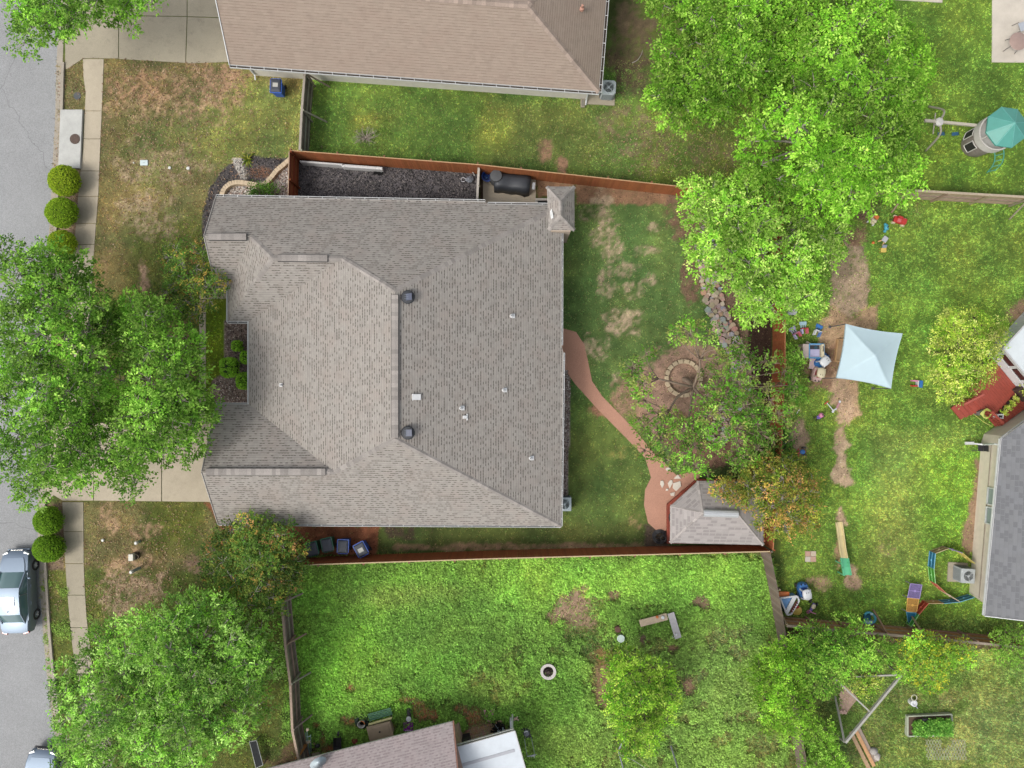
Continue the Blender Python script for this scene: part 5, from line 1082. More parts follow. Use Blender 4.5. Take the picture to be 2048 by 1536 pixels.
# bare twig bush
def twigs(label, px, py, n, L, rgb, seed, name='bare_bush', hgt=.5, cat='bush'):
    r = random.Random(seed); root = thing(name, label, cat, P(px, py)); m = MB(); c = P(px, py)
    for k in range(n):
        a = r.uniform(0, 6.28); l = L * r.uniform(.5, 1.1); e = c + Vector((math.cos(a) * l, math.sin(a) * l * .75, hgt * r.uniform(.2, 1))); mid = c.lerp(e, .5) + Vector((r.uniform(-.1, .1), r.uniform(-.1, .1), .08))
        m.tube([c + Vector((r.uniform(-.08, .08), r.uniform(-.08, .08), 0)), mid, e], [.02, .013, .006], 4)
        for _ in range(2): f = mid.lerp(e, r.uniform(.1, .8)); m.tube([f, f + Vector((r.uniform(-.25, .25), r.uniform(-.25, .25), r.uniform(0, .12)))], [.009, .004], 3)
    m.build('branches', M('twig_' + str(rgb[0]), rgb, .9, .2, 20), root, recalc=False); return root
twigs('bare grey cut back bush on the lawn behind the stained fence', 731, 277, 34, .8, (178, 166, 150), 72)
twigs('small bare twiggy bush between the two benches', 1285, 1275, 26, .32, (150, 122, 104), 73, hgt=.35)
m = MB(); m.tube(curve([P(1264, 126, .05), P(1275, 120, .08), P(1283, 108, .06), P(1285, 100, .04)], 4), [.03 - .0016 * i for i in range(13)], 6)
tag(m.build('fallen_branch', barkm), 'bare fallen branch on the dark grass right of the brown roofed house', 'branch')
# ================================================================ OBJECTS
def part(m, name, mat, root, **k): return m.build(name, mat, root, **k)
def V3(*a): return Vector(a)
# ---- vehicles
def section(y, prof): return [Vector((x, y, z)) for x, z in prof]
def sym(half): return half + [(-x, z) for x, z in half[::-1]]
def make_car(label, loc, rz, paint, L=4.75, wd=.91, suv=False):
    """local frame: +Y is the front; built at the origin, then placed"""
    root = thing('parked_car', label, 'car', (0, 0, 0)); hb = .12 if suv else 0; y0, y1 = -L / 2, L / 2
    st = [(y0, .70, .42, .74), (y0 + .06, .80, .32, .90), (y0 + .35, .87, .24, .99), (y0 + .9, wd, .20, 1.0), (0, wd, .2, .96), (y1 - 1.35, wd, .2, .95), (y1 - .7, .90, .22, .86), (y1 - .28, .84, .26, .74), (y1 - .08, .72, .34, .64), (y1, .6, .42, .56)]
    rings = []
    for y, hw, zl, zt in st:
        zt += hb; rings.append(section(y, sym([(hw * .86, zl), (hw, zl + .12), (hw * 1.0, (zl + zt) / 2), (hw * .97, zt - .12), (hw * .88, zt - .02), (hw * .5, zt + .03)])))
    b = MB(); b.loft(rings); part(b, 'body', paint, root, auto=True)
    zb, zr = .95 + hb, 1.42 + hb * 2.5
    g = [(y0 + .62, .60, zb, zb + .02), (y0 + 1.25, .74, zb - .02, zr - .06), (y0 + 1.7, .74, zb - .02, zr), (y0 + 2.5, .73, zb - .02, zr + .015), (y1 - 1.95, .74, zb - .02, zr - .03), (y1 - 1.12, .70, zb - .02, zb + .01)]
    ring = [section(y, sym([(hw * 1.14, a), (hw * 1.0, a + (t_ - a) * .62), (hw * .86, t_ - .01 if t_ - a > .1 else t_), (hw * .4, t_ + (.03 if t_ - a > .1 else .0))])) for y, hw, a, t_ in g]
    gl = MB(); gl.loft(ring); part(gl, 'cabin_glass', glass('car_glass', (92, 124, 126), .12), root, auto=True)
    rp = MB(); rr = [section(y, sym([(hw * .90, t_ - .02), (hw * .87, t_ + .012), (hw * .4, t_ + .045)])) for y, hw, a, t_ in g[1:5]]; rp.loft(rr); part(rp, 'roof_panel', paint, root, auto=True)
    pl = MB()
    for s in (-1, 1):
        for (ya, ha, za), (yb_, hb_, zb2) in (((y1 - 1.12, .72, zb + .02), (y1 - 1.95, .655, zr - .03)), ((y0 + .62, .66, zb + .02), (y0 + 1.25, .655, zr - .06)), ((y0 + 2.35, .80, zb), (y0 + 2.35, .66, zr))): pl.bar((s * ha, ya, za), (s * hb_, yb_, zb2), .06, .05)
        pl.bar((s * .835, y0 + .8, zb + .0), (s * .835, y1 - 1.2, zb + .0), .03, .04)
    part(pl, 'pillars', paint, root)
    hl = MB(); hl.loft([section(y, [(-w_, z), (w_, z), (w_, z + .012), (-w_, z + .012)]) for y, w_, z in ((y1 - 1.15, .68, .965 + hb), (y1 - .7, .64, .885 + hb), (y1 - .36, .52, .795 + hb))]); part(hl, 'hood', paint, root, auto=True)
    if not suv:
        s_ = MB(); s_.box((0, y0 + 2.05, zr + .062), (.78, .5, .014)); part(s_, 'sunroof', glass('sunroof_glass', (80, 88, 100), .15), root)
        an = MB(); an.lathe([(.03, 0), (.02, .04), (.0, .06)], (0, y0 + 1.45, zr + .03), 8); part(an, 'antenna', M('car_black', (50, 50, 54), .5, .1), root)
    blk = M('car_black', (50, 50, 54), .5, .1)
    for s in (-1, 1):
        for yw in (y0 + .95, y1 - .92):
            w_ = MB(); R = Matrix.Rotation(math.radians(90), 3, 'Y'); r_ = .33 + hb * .3
            w_.lathe([(r_ * .62, -.11), (r_ * .96, -.11), (r_, -.07), (r_, .07), (r_ * .96, .11), (r_ * .62, .11), (r_ * .62, -.11)], (s * (wd - .10), yw, r_), 24, rot=R); wo_ = part(w_, 'wheel', M('tyre', (52, 52, 54), .9, .15), root, auto=True)
            rm = MB(); rm.lathe([(r_ * .62, -.05), (r_ * .62, .05), (r_ * .56, .05), (r_ * .56, -.05)], (s * (wd - .10), yw, r_), 20, rot=R)
            cx = s * (wd - .02); rm.lathe([(r_ * .58, -.012), (r_ * .58, .012), (0, .014)], (s * (wd - .07), yw, r_), 20, mi=0, rot=R)
            for k in range(6): a = k * math.pi / 3; rm.bar((cx, yw, r_), (cx - s * .02, yw + math.cos(a) * r_ * .58, r_ + math.sin(a) * r_ * .58), .05, .07)
            rm.lathe([(.06, -.02), (.06, .02)], (cx, yw, r_), 10, rot=R); part(rm, 'rim', M('alloy', (226, 228, 230), .4, .1), wo_)
        mr = MB(); mr.ball((s * .99, y1 - 1.5, zb + .08), (.11, .07, .07), 10, 6); part(mr, 'mirror', paint, root, smooth=True)
        h_ = MB(); h_.box((s * .60, y1 - .17, .62 + hb), (.34, .16, .13), rot=Matrix.Rotation(-s * .5, 3, 'Z')); part(h_, 'headlight', glass('lamp_glass', (214, 220, 220), .1), root, bevel=.03)
        t_ = MB(); t_.box((s * .62, y0 + .05, .82 + hb), (.34, .12, .14), rot=Matrix.Rotation(s * .3, 3, 'Z')); part(t_, 'taillight', glass('lamp_red', (176, 40, 34), .15), root, bevel=.03)
        for yh in (y0 + 1.75, y0 + 2.75): dh = MB(); dh.box((s * (wd + .005), yh, .80 + hb), (.03, .2, .035)); part(dh, 'door_handle', paint, root, bevel=.008)
    gr = MB(); gr.box((0, y1 - .03, .50 + hb), (.72, .09, .2))
    for k in range(5): gr.box((0, y1 + .02, .43 + hb + k * .035), (.7, .02, .012), mi=1)
    part(gr, 'grille', [blk, M('chrome', (226, 226, 222), .2, .05, 8, 0, .8)], root)
    bm_ = MB(); bm_.box((0, y1 - .01, .36 + hb), (1.3, .16, .12)); part(bm_, 'bumper', paint if not suv else blk, root, bevel=.04)
    return place(root, loc, rz)
silver = bpy.data.materials.new('silver_paint'); silver.use_nodes = True; _b = silver.node_tree.nodes['Principled BSDF']
_b.inputs['Base Color'].default_value = (.16, .2, .25, 1); _b.inputs['Metallic'].default_value = .8; _b.inputs['Roughness'].default_value = .5; _b.inputs['Coat Weight'].default_value = .15
def carloc(px, py): p = P(px, py, 0); return (p.x, p.y, 0)
make_car('silver sedan with a dark sunroof parked by the kerb, left edge', carloc(49.5, 1177), math.radians(1.5), silver)
c2 = make_car('pale silver car with only its chrome nose in view at the bottom edge', carloc(97, 1568), math.radians(-4), silver, 4.8, .93, True)
# ---- wheeled bins
def make_bin(body, lidm, label, paper=False):
    root = thing('wheeled_bin', label, 'bin', (0, 0, 0)); b = MB(); rings = []
    for z, sx, sy in ((.06, .23, .26), (.12, .25, .29), (.55, .27, .32), (.98, .30, .36)): rings.append([(sx, sy, z), (-sx, sy, z), (-sx, -sy + .04, z), (sx, -sy + .04, z)])
    b.loft(rings); part(b, 'body', body, root, bevel=.03)
    rim = MB()
    for a, c in (((-.32, .39), (.32, .39)), ((-.32, -.36), (-.32, .39)), ((.32, -.36), (.32, .39))): rim.bar((a[0], a[1], 1.0), (c[0], c[1], 1.0), .05, .05)
    part(rim, 'rim', body, root, bevel=.01)
    l = MB(); l.loft([[(x * k, y * k - .01, z) for x, y in ((.3, .37), (-.3, .37), (-.3, -.37), (.3, -.37))] for k, z in ((1, 1.0), (1, 1.04), (.86, 1.085), (.6, 1.1))]); lo = part(l, 'lid', lidm, root, bevel=.015)
    r2 = MB()
    for y in (-.14, 0, .14): r2.box((0, y, 1.098), (.34, .05, .02))
    part(r2, 'lid_rib', lidm, lo, bevel=.006)
    if paper: pp = MB(); pp.box((0, -.02, 1.113), (.3, .24, .006)); part(pp, 'notice_sticker', M('sticker', (206, 206, 198), .6, .12, 40), lo)
    h = MB(); h.tube([(-.26, -.42, 1.0), (.26, -.42, 1.0)], .018, 8)
    for x in (-.26, -.09, .09, .26): h.bar((x, -.34, 1.0), (x, -.43, 1.0), .03, .03)
    part(h, 'handle', body, root)
    for s in (-1, 1): w_ = MB(); w_.lathe([(.0, -.03), (.12, -.03), (.12, .03), (0, .03)], (s * .27, -.3, .12), 16, rot=Matrix.Rotation(math.radians(90), 3, 'Y')); part(w_, 'wheel', M('tyre', (52, 52, 54), .9), root, auto=True)
    return root
bl = M('bin_blue', (52, 104, 206), .45, .1, 5, 0, 0, .15); gn = M('bin_green', (48, 122, 92), .5, .1, 5, 0, 0, .2); lid = M('bin_lid', (72, 78, 90), .6, .12, 6, .1, 0, .2)
B0 = make_bin(bl, lid, 'blue wheeled bin with a pale notice on its lid, against the brown roofed house', True); q = P(563, 186); place(B0, (q.x, q.y, 0), math.radians(178), group='wheeled bins')
B1 = copy_tree(B0); q = P(729, 1091); place(B1, (q.x, q.y, 0), math.radians(28), 'blue wheeled bin with a pale notice, turned aslant at the right end of the row', 'wheeled bins')
B2 = make_bin(bl, lid, 'blue wheeled bin with a plain dark lid, between the green bin and the slanted bin'); q = P(694, 1085); place(B2, (q.x, q.y, 0), math.radians(-2), group='wheeled bins')
B3 = make_bin(gn, lid, 'green wheeled bin next to the blue bins in the row by the stained fence'); q = P(663, 1082); place(B3, (q.x, q.y, 0), math.radians(13), group='wheeled bins')
B4 = copy_tree(B3); q = P(634, 1090); place(B4, (q.x, q.y, 0), math.radians(15), 'green wheeled bin at the left end of the row, partly under the orange tinted tree', 'wheeled bins')
# ---- air conditioners
acm = M('ac_grey', (206, 216, 216), .5, .06, 6, 0, 0, .12); acd = M('ac_dark', (92, 98, 100), .6, .1)
def make_ac(label, px, py, rz, sx, sy, h, mat, fan_c=(0, 0), spokes=4, pad=None, oct=False):
    q = P(px, py); root = thing('air_conditioner', label, 'air conditioner', (0, 0, 0)); b = MB()
    c = .12; pts = [(sx - c, sy), (-sx + c, sy), (-sx, sy - c), (-sx, -sy + c), (-sx + c, -sy), (sx - c, -sy), (sx, -sy + c), (sx, sy - c)] if oct else [(sx, sy), (-sx, sy), (-sx, -sy), (sx, -sy)]
    b.prism(pts, .1, h); bo = part(b, 'casing', mat, root, bevel=.03)
    fx, fy = fan_c; R = min(sx, sy) * .78; f = MB(); f.lathe([(R, .0), (R, .012), (R - .03, .02), (R - .03, .0)], (fx, fy, h), 28); f.lathe([(R * .95, .004), (0.0, .005)], (fx, fy, h), 28, mi=1); part(f, 'fan_opening', [mat, acd], root, auto=True)
    g = MB()
    for k in range(spokes): a = math.pi / 4 + k * 2 * math.pi / spokes; g.bar((fx, fy, h + .03), (fx + math.cos(a) * R, fy + math.sin(a) * R, h + .02), .03, .015)
    for k in range(1, 7): g.lathe([(R * k / 7, .018), (R * k / 7 + .008, .024), (R * k / 7 + .014, .018)], (fx, fy, h), 28)
    g.lathe([(R * .24, .02), (R * .22, .04), (0, .045)], (fx, fy, h), 16); part(g, 'fan_guard', mat, root)
    l = MB()
    for s, n in (((1, 0), sy), ((-1, 0), sy), ((0, 1), sx), ((0, -1), sx)):
        for k in range(8):
            z = .18 + (h - .3) * k / 7
            if s[0]: l.box((s[0] * (sx + .004), 0, z), (.012, 2 * n * .82, .022))
            else: l.box((0, s[1] * (sy + .004), z), (2 * n * .82, .012, .022))
    part(l, 'louvres', acd, root)
    if pad: p_ = MB(); p_.box((pad[0], pad[1], .045), (pad[2], pad[3], .09)); part(p_, 'base_pad', conc2, root, bevel=.01)
    return place(root, (q.x, q.y, 0), rz)
make_ac('pale grey air conditioner at the corner of the brown roofed house', 1213, 188, math.radians(-3), .42, .42, .95, acm, oct=True, pad=(-.35, -.1, 1.7, 1.15))
make_ac('grey air conditioner half under the eave of the grey roofed house', 1127, 1004, 0, .40, .40, .8, M('ac_grey2', (190, 204, 206), .5, .06, 6), spokes=3)
make_ac('grey air conditioner on a pad against the slate roofed house', 1917, 1144, math.radians(-3), .40, .42, .9, M('ac_grey3', (200, 206, 206), .5, .06, 6, 0, 0, .15), fan_c=(0, 0), spokes=3, pad=(-.1, 0, 1.15, 1.15))
# ---- front yard small things
def disc(name, label, cat, px, py, r, h, mat, ring=None, n=24):
    root = thing(name, label, cat, P(px, py)); q = P(px, py); m = MB(); m.lathe([(r, 0), (r, h * .7), (r * .96, h), (0, h)], q, n); part(m, 'cover', mat, root, auto=True)
    if ring: m = MB(); m.lathe([(r * 1.12, 0), (r * 1.12, h * .8), (r, h * .8), (r, 0)], q, n); part(m, 'frame', ring, root)
    return root
m = MB(); m.prism([(p.x, p.y) for p in pxs((124, 221), (168, 221), (163, 338), (120, 336))], 0, .16); struct(m.build('inlet_slab', conc3, bevel=.012))
mc = thing('manhole_cover', 'round rusty iron manhole cover in the pale concrete slab by the road', 'manhole cover', P(150, 278, .16)); q = P(150, 278, .16); m = MB(); m.lathe([(.30, 0), (.30, .012), (.29, .016), (0, .016)], q, 28); part(m, 'cover', M('rust_iron', (96, 76, 66), .8, .3, 20, .4), mc)
m = MB()
for k in range(5):
    for j in range(5):
        x, y = (k - 2) * .1, (j - 2) * .1
        if x * x + y * y < .06: m.box((q.x + x, q.y + y, q.z + .019), (.06, .06, .006))
part(m, 'tread', M('rust_iron2', (110, 90, 78), .8, .3, 20), mc)
disc('meter_cover', 'dark round meter cover in the grass island by the driveway', 'meter cover', 155, 192, .22, .03, M('meter_dark', (86, 92, 98), .7, .15, 10))
bx = thing('utility_box', 'white rectangular utility box lid flush in the front lawn', 'utility box', P(289, 326)); q = P(289, 326); m = MB(); m.box((q.x, q.y, .04), (.46, .32, .08)); part(m, 'lid', M('utility_white', (226, 240, 240), .5, .05), bx, bevel=.03)
m = MB(); m.box((q.x, q.y, .084), (.09, .03, .01)); part(m, 'grip', M('utility_grey', (170, 180, 182), .5), bx)
capw = M('cap_white', (240, 240, 232), .5, .05)
def cap(label, px, py, r, h): q = P(px, py); m = MB(); m.lathe([(r, 0), (r, h), (r * .8, h + .02), (0, h + .025)], q, 16); return tag(m.build('cleanout_cap', capw, auto=True), label, 'pipe cap')
cap('tiny white pipe cap left of the white utility lid', 268, 326, .045, .05); cap('white pipe cap in the front lawn nearest the utility lid, on its right', 340, 336, .09, .06); cap('white pipe cap in the front lawn nearest the mulch bed', 377, 337, .10, .07); cap('white pipe cap in the lawn below the driveway', 207, 1080, .085, .1)
def bollard(label, px, py, h, r, mat):
    q = P(px, py); root = thing('marker_post', label, 'post', q); m = MB(); m.tube([q, q + V3(0, 0, h)], r, 16); part(m, 'pole', mat, root, auto=True)
    m = MB(); m.lathe([(r * 1.15, h - .12), (r * 1.15, h), (r * .8, h + .04), (0, h + .05)], q, 16); part(m, 'cap', capw, root, auto=True); return root
pg = M('post_green', (150, 178, 158), .5, .08)
bollard('short pale green marker post with a white cap, above the meter box', 279, 1083, .42, .09, pg); bollard('tall pale green marker post with a white cap, below the meter box', 279, 1136, .95, .09, M('post_bluegreen', (150, 174, 172), .5, .08))
q = P(275, 1110); mp = thing('utility_pedestal', 'dark utility pedestal with a cream lid and coiled wires', 'utility pedestal', q); m = MB(); m.box((q.x - .02, q.y, .2), (.3, .36, .4)); part(m, 'base', M('ped_dark', (70, 64, 58), .7, .2), mp, bevel=.02)
m = MB(); m.box((q.x - .06, q.y, .52), (.28, .4, .26)); part(m, 'lid', M('ped_cream', (224, 220, 204), .5, .05), mp, bevel=.03)
m = MB(); m.tube([(q.x + .1 + .16 * math.cos(a), q.y + .14 * math.sin(a), .28 + .02 * k) for k, a in enumerate(np.linspace(-2, 2.2, 12))], .015, 6); part(m, 'wire', M('ped_wire', (190, 170, 150), .6), mp)
m = MB(); q = P(1165, 207); m.box((q.x, q.y, .05), (.24, .5, .1)); m.box((q.x, q.y + .01, .105), (.14, .42, .012), mi=1); tag(m.build('splash_block', [conc2, M('splash_dark', (140, 136, 124), .8)], bevel=.01), 'small concrete splash block under the downspout of the brown roofed house', 'splash block')
# ---- patio behind the grey house
blk = M('cover_black', (54, 58, 64), .55, .15, 5, .3)
gc = thing('covered_grill', 'long grill under a black fabric cover on the small patio', 'covered grill', P(1028, 372)); rings = []
a, b = P(990, 368), P(1060, 376); u = (b - a).normalized(); nn = V3(-u.y, u.x, 0)
for i, f in enumerate(np.linspace(0, 1, 9)):
    c = a.lerp(b, f); k = 1 + .06 * math.sin(i * 2.1); hh = .98 + .05 * math.sin(i * 1.3)
    rings.append([c + nn * (x * k) + V3(0, 0, z) for x, z in ((-.52 - .05 * (i == 7), .02), (-.46, .5), (-.42, hh * .92), (-.2, hh), (.2, hh + .01), (.42, hh * .94), (.46, .5), (.52, .02))])
m = MB(); m.loft(rings); part(m, 'cover', blk, gc, smooth=True)
m = MB(); m.bar(b + u * .2 + nn * -.3 + V3(0, 0, .86), b + u * .2 + nn * .1 + V3(0, 0, .86), .16, .03); part(m, 'side_shelf', M('steel', (196, 196, 196), .35, .05, 8, 0, .4), gc)
sm_ = thing('covered_smoker', 'round smoker under a grey fitted cover at the end of the black grill cover', 'covered smoker', P(990, 361)); q = P(993, 362); m = MB()
m.lathe([(.36, .02), (.4, .4), (.37, .8), (.36, 1.05), (.33, 1.12), (0, 1.16)], q, 24); part(m, 'cover', M('cover_grey', (84, 86, 88), .6, .12, 6, .2), sm_, smooth=False, auto=True)
bt = thing('blue_tub', 'round blue plastic tub standing beside the covered smoker', 'tub', P(974, 357)); q = P(975, 357); m = MB(); m.lathe([(.0, .04), (.24, .04), (.30, .5), (.33, .52), (.33, .54), (.28, .54), (.22, .1), (.0, .1)], q, 28); part(m, 'shell', M('tub_blue', (24, 74, 160), .4, .06), bt, auto=True)
m = MB(); m.ball(q + V3(-.06, .02, .12), (.09, .08, .05), 10, 6); part(m, 'float', M('tub_light', (80, 130, 190), .4), bt, smooth=True)
pv = M('pvc_white', (240, 240, 238), .45, .05, 4, 0, 0, .1)
for lb, a, b, hb_, w_ in (('long white board standing against the stained fence, left of its pair', (606, 329), (690, 335.5), .62, .10), ('long white board standing against the stained fence, right of its pair', (688, 336.5), (768, 342.5), .55, .16)):
    m = MB(); pa, pb = P(*a), P(*b); m.bar(pa + V3(0, 0, hb_ / 2), pb + V3(0, 0, hb_ / 2), w_, hb_); m.bar(pa + V3(0, -.02, hb_ + .02), pb + V3(0, -.02, hb_ + .02), w_ * .5, .05); tag(m.build('white_board', pv, bevel=.008), lb, 'board', 'white boards by the fence')
m = MB(); q = P(757, 346); m.prism([(q.x + x, q.y + y) for x, y in ((-.3, -.12), (-.05, -.08), (0, -.16), (.25, -.12), (.3, .06), (.08, .1), (.0, .04), (-.26, .08))], .02, .12); tag(m.build('stone_slab', limestone, bevel=.015) , 'small cream broken slab at the end of the white boards', 'slab')
def pole(name, label, cat, a, b, za, zb, r, mat): m = MB(); pa, pb = P(*a), P(*b); m.tube([pa + V3(0, 0, za), pb + V3(0, 0, zb)], r, 8); return tag(m.build(name, mat, auto=True), label, cat)
pole('white_stake', 'short white stake leaning by the narrow divider fence', 'stake', (942, 342), (950, 352), .5, .05, .025, pv)
bg_ = thing('plastic_bag', 'crumpled grey and clear plastic bag on the black mulch', 'bag', P(937, 358)); m = MB(); q = P(940, 360)
co_ = MB(); co_.ball((0, 0, 0), 1, 14, 9); r = random.Random(5); co_.v = [(q.x + x * .28 * r.uniform(.8, 1.1), q.y + y * .2 * r.uniform(.8, 1.1), max(.02, .14 + z * .14 * r.uniform(.7, 1.2))) for x, y, z in co_.v]; part(co_, 'bag', M('bag_grey', (128, 132, 140), .25, .2, 8), bg_)
m = MB(); m.tube(curve([(q.x - .2, q.y, .2), (q.x - .45, q.y + .12, .1), (q.x - .5, q.y - .1, .08), (q.x - .3, q.y - .12, .12)], 4), .02, 5); part(m, 'tie', M('bag_clear', (210, 210, 214), .3), bg_)
# areaway with a white brick kerb beside the bump-out
aw = thing('areaway_kerb', 'white brick edging round a dark pit beside the bump-out roof', 'edging', P(1083, 400)); m = MB(); a, b, c = P(1073, 400), P(1073, 412), P(1097, 400)
for k in range(9): f = k / 8; p = a.lerp(c, f); m.box((p.x, p.y, .07), (.11, .14, .14))
for k in range(3): p = a.lerp(b, (k + .7) / 3); m.box((p.x, p.y, .07), (.14, .11, .14))
part(m, 'brick', M('brick_white', (226, 220, 208), .8, .1), aw, bevel=.008)
m = MB(); m.prism([(p.x, p.y) for p in pxs((1075, 402), (1097, 402), (1097, 416), (1075, 416))], .005, .012); part(m, 'pit_dark_sheet', M('pit_black', (26, 26, 28), .9, .1), aw)  # flat black sheet stands in for the darkness down in the pit
# ---- flagstones, hose, gazebo bits
fs = M('flag_white', (240, 230, 214), .8, .06, 8, .2); flg = attrmat('flag_tint', .85, 0, .1, 10, .2)
for i, (lb, pts) in enumerate((('white kite shaped flagstone on the gravel path, left of two', ((1321, 961), (1326, 961), (1328, 968), (1324, 976), (1320, 968))), ('white kite shaped flagstone on the gravel path, right of two', ((1340, 960), (1344, 960), (1345, 966), (1339, 977), (1335, 966))), ('flat white flagstone nearest the tree on the path', ((1330, 937), (1336, 934), (1342, 938), (1341, 941), (1334, 942))), ('cream triangular flagstone at the gazebo steps', ((1347, 957), (1355, 949), (1362, 957))), ('small square white stone on the path', ((1332, 977), (1336, 977), (1336, 981), (1331, 981))), ('cream flagstone against the red gazebo deck, lower one', ((1340, 986), (1349, 984), (1348, 992), (1341, 991))), ('cream flagstone against the red gazebo deck, upper one', ((1346, 966), (1360, 962), (1362, 972), (1352, 982), (1345, 976))))):
    m = MB(); m.prism([(p.x, p.y) for p in pxs(*pts)], 0, .075); tag(m.build('flagstone', fs, bevel=.01), lb, 'flagstone', 'flagstones by the gazebo')
hr = thing('hose_coil', 'coiled black hose on a wire stand beside the gazebo', 'hose', P(1320, 1073)); q = P(1319, 1073); m = MB()
for k in range(6): rr_ = .42 - .03 * k; m.tube([(q.x + math.cos(t_) * rr_ * (1 + .05 * math.sin(3 * t_ + k)), q.y + math.sin(t_) * rr_, .04 + .05 * (k % 3) + .015 * math.sin(5 * t_)) for t_ in np.linspace(0, 6.28, 26)], .022, 6)
part(m, 'hose', M('hose_black', (66, 66, 68), .5, .2, 12), hr)
m = MB()
for t_ in np.linspace(0, 5.2, 6): m.bar((q.x + .2 * math.cos(t_), q.y + .2 * math.sin(t_), .02), (q.x + .12 + .14 * math.cos(t_), q.y + .14 * math.sin(t_), .5), .03, .03)
m.tube([(q.x + .12 + .16 * math.cos(t_), q.y + .16 * math.sin(t_), .5) for t_ in np.linspace(0, 6.28, 16)], .025, 6); m.ball((q.x + .25, q.y - .2, .22), (.14, .1, .2), 10, 7); part(m, 'stand', M('iron_black', (48, 48, 50), .5, .2), hr)
m = MB(); q = P(1339, 1034, .3); m.tube([(q.x, q.y + math.cos(t_) * .2, .3 + .24 + math.sin(t_) * .22) for t_ in np.linspace(0, 6.28, 20)], .045, 8); tag(m.build('dark_ring', M('iron_black', (48, 48, 50), .5), smooth=True), 'dark ring leaning on the gazebo deck at its left edge', 'ring')
# ================================================================ GARDEN THINGS AND TOYS
def one(m, name, mat, label, cat, group=None, **k): return tag(m.build(name, mat, **k), label, cat, group)
def gp(px, py, z=0.0): q = P(px, py); return V3(q.x, q.y, z)      # point standing on the ground at a photo pixel, lifted to z
RYX = lambda a, ax: Matrix.Rotation(a, 3, ax)
def rgb(name, c, r=.45, v=.06, d=.12): return M(name, c, r, v, 5, 0, 0, d)
tw, tbl, tred, tyel, tcre = rgb('toy_white', (236, 238, 240)), rgb('toy_blue', (60, 132, 206)), rgb('toy_red', (206, 58, 50)), rgb('toy_yellow', (236, 206, 104)), rgb('toy_cream', (238, 226, 190))
tpale, tlil, torg, tpink, ttur, tpur, tdark = rgb('toy_pale_blue', (190, 226, 238)), rgb('toy_lilac', (202, 198, 232)), rgb('toy_orange', (236, 132, 62)), rgb('toy_pink', (236, 150, 186)), rgb('toy_turquoise', (84, 184, 206)), rgb('toy_purple', (128, 104, 184)), rgb('toy_black', (56, 54, 58))
# pale blue canopy
cn = thing('shade_canopy', 'pale blue square shade canopy on four legs over the sandbox', 'canopy', gp(1725, 715)); CC_ = [P(1692, 648, 2.05), P(1805, 667, 2.05), P(1782, 777, 2.05), P(1673, 756, 2.05)]; pk_ = 2.75
m = MB(); n = 40
for i in range(n + 1):
    for j in range(n + 1):
        u, v = i / n, j / n; p = (CC_[0] * (1 - u) + CC_[1] * u) * (1 - v) + (CC_[3] * (1 - u) + CC_[2] * u) * v; cx_ = sum(CC_, V3(0, 0, 0)) / 4
        a, b = abs(2 * u - 1), abs(2 * v - 1); e = max(a, b); pull = .055 * e ** 4 * (1 - min(a, b) ** 2); p = p + (cx_ - p) * pull
        z = 2.05 + (pk_ - 2.05) * (1 - e) ** 1.15 - .05 * (1 - e) * e * 4 * (1 - abs(a - b)) * 0 - .05 * math.sin(math.pi * (1 - e)) + .012 * math.sin(9 * u + 4 * v) ; z += .018 * math.exp(-((a - b) / .05) ** 2) * (1 - e) ** .3; m.v.append((p.x, p.y, z))
for i in range(n):
    for j in range(n): k = i * (n + 1) + j; m.f.append((k, k + n + 1, k + n + 2, k + 1)); m.mi.append(0); m.uv.append(None); m.c.append(None)
fab = m.build('fabric', M('canopy_blue', (206, 230, 238), .7, .025, 2), cn, smooth=True)
m = MB()
for i in range(4):
    a, b = CC_[i], CC_[(i + 1) % 4]; cx_ = sum(CC_, V3(0, 0, 0)) / 4; pts = []
    for t_ in np.linspace(0, 1, 9): p = a.lerp(b, t_); p = p + (cx_ - p) * (.055 * (1 - (2 * t_ - 1) ** 2)); pts.append(p - V3(0, 0, .05))
    for p, q in zip(pts[:-1], pts[1:]): m.bar(p, q, .012, .12)
part(m, 'valance', M('canopy_blue', (206, 230, 238)), fab)
for c in CC_:
    m = MB(); g_ = V3(c.x, c.y, 0); m.box((c.x, c.y, 1.0), (.05, .05, 2.0)); m.box((c.x, c.y, .02), (.16, .16, .03)); part(m, 'leg', M('canopy_leg', (120, 120, 122), .4, .08, 8, 0, .3), cn)
sb = thing('sandbox', 'wooden sandbox frame half under the pale blue canopy', 'sandbox', gp(1690, 703)); sq = [gp(1674, 679), gp(1716, 682), gp(1710, 728), gp(1668, 722)]
for i in range(4): m = MB(); m.bar(sq[i] + V3(0, 0, .1), sq[(i + 1) % 4] + V3(0, 0, .1), .07, .2); part(m, 'board', M('sand_wood', (214, 172, 124), .7, .12), sb)
m = MB(); m.prism([(p.x, p.y) for p in sq], 0, .07); part(m, 'sand', M('sand', (190, 158, 122), .95, .12, 12, .3), sb)
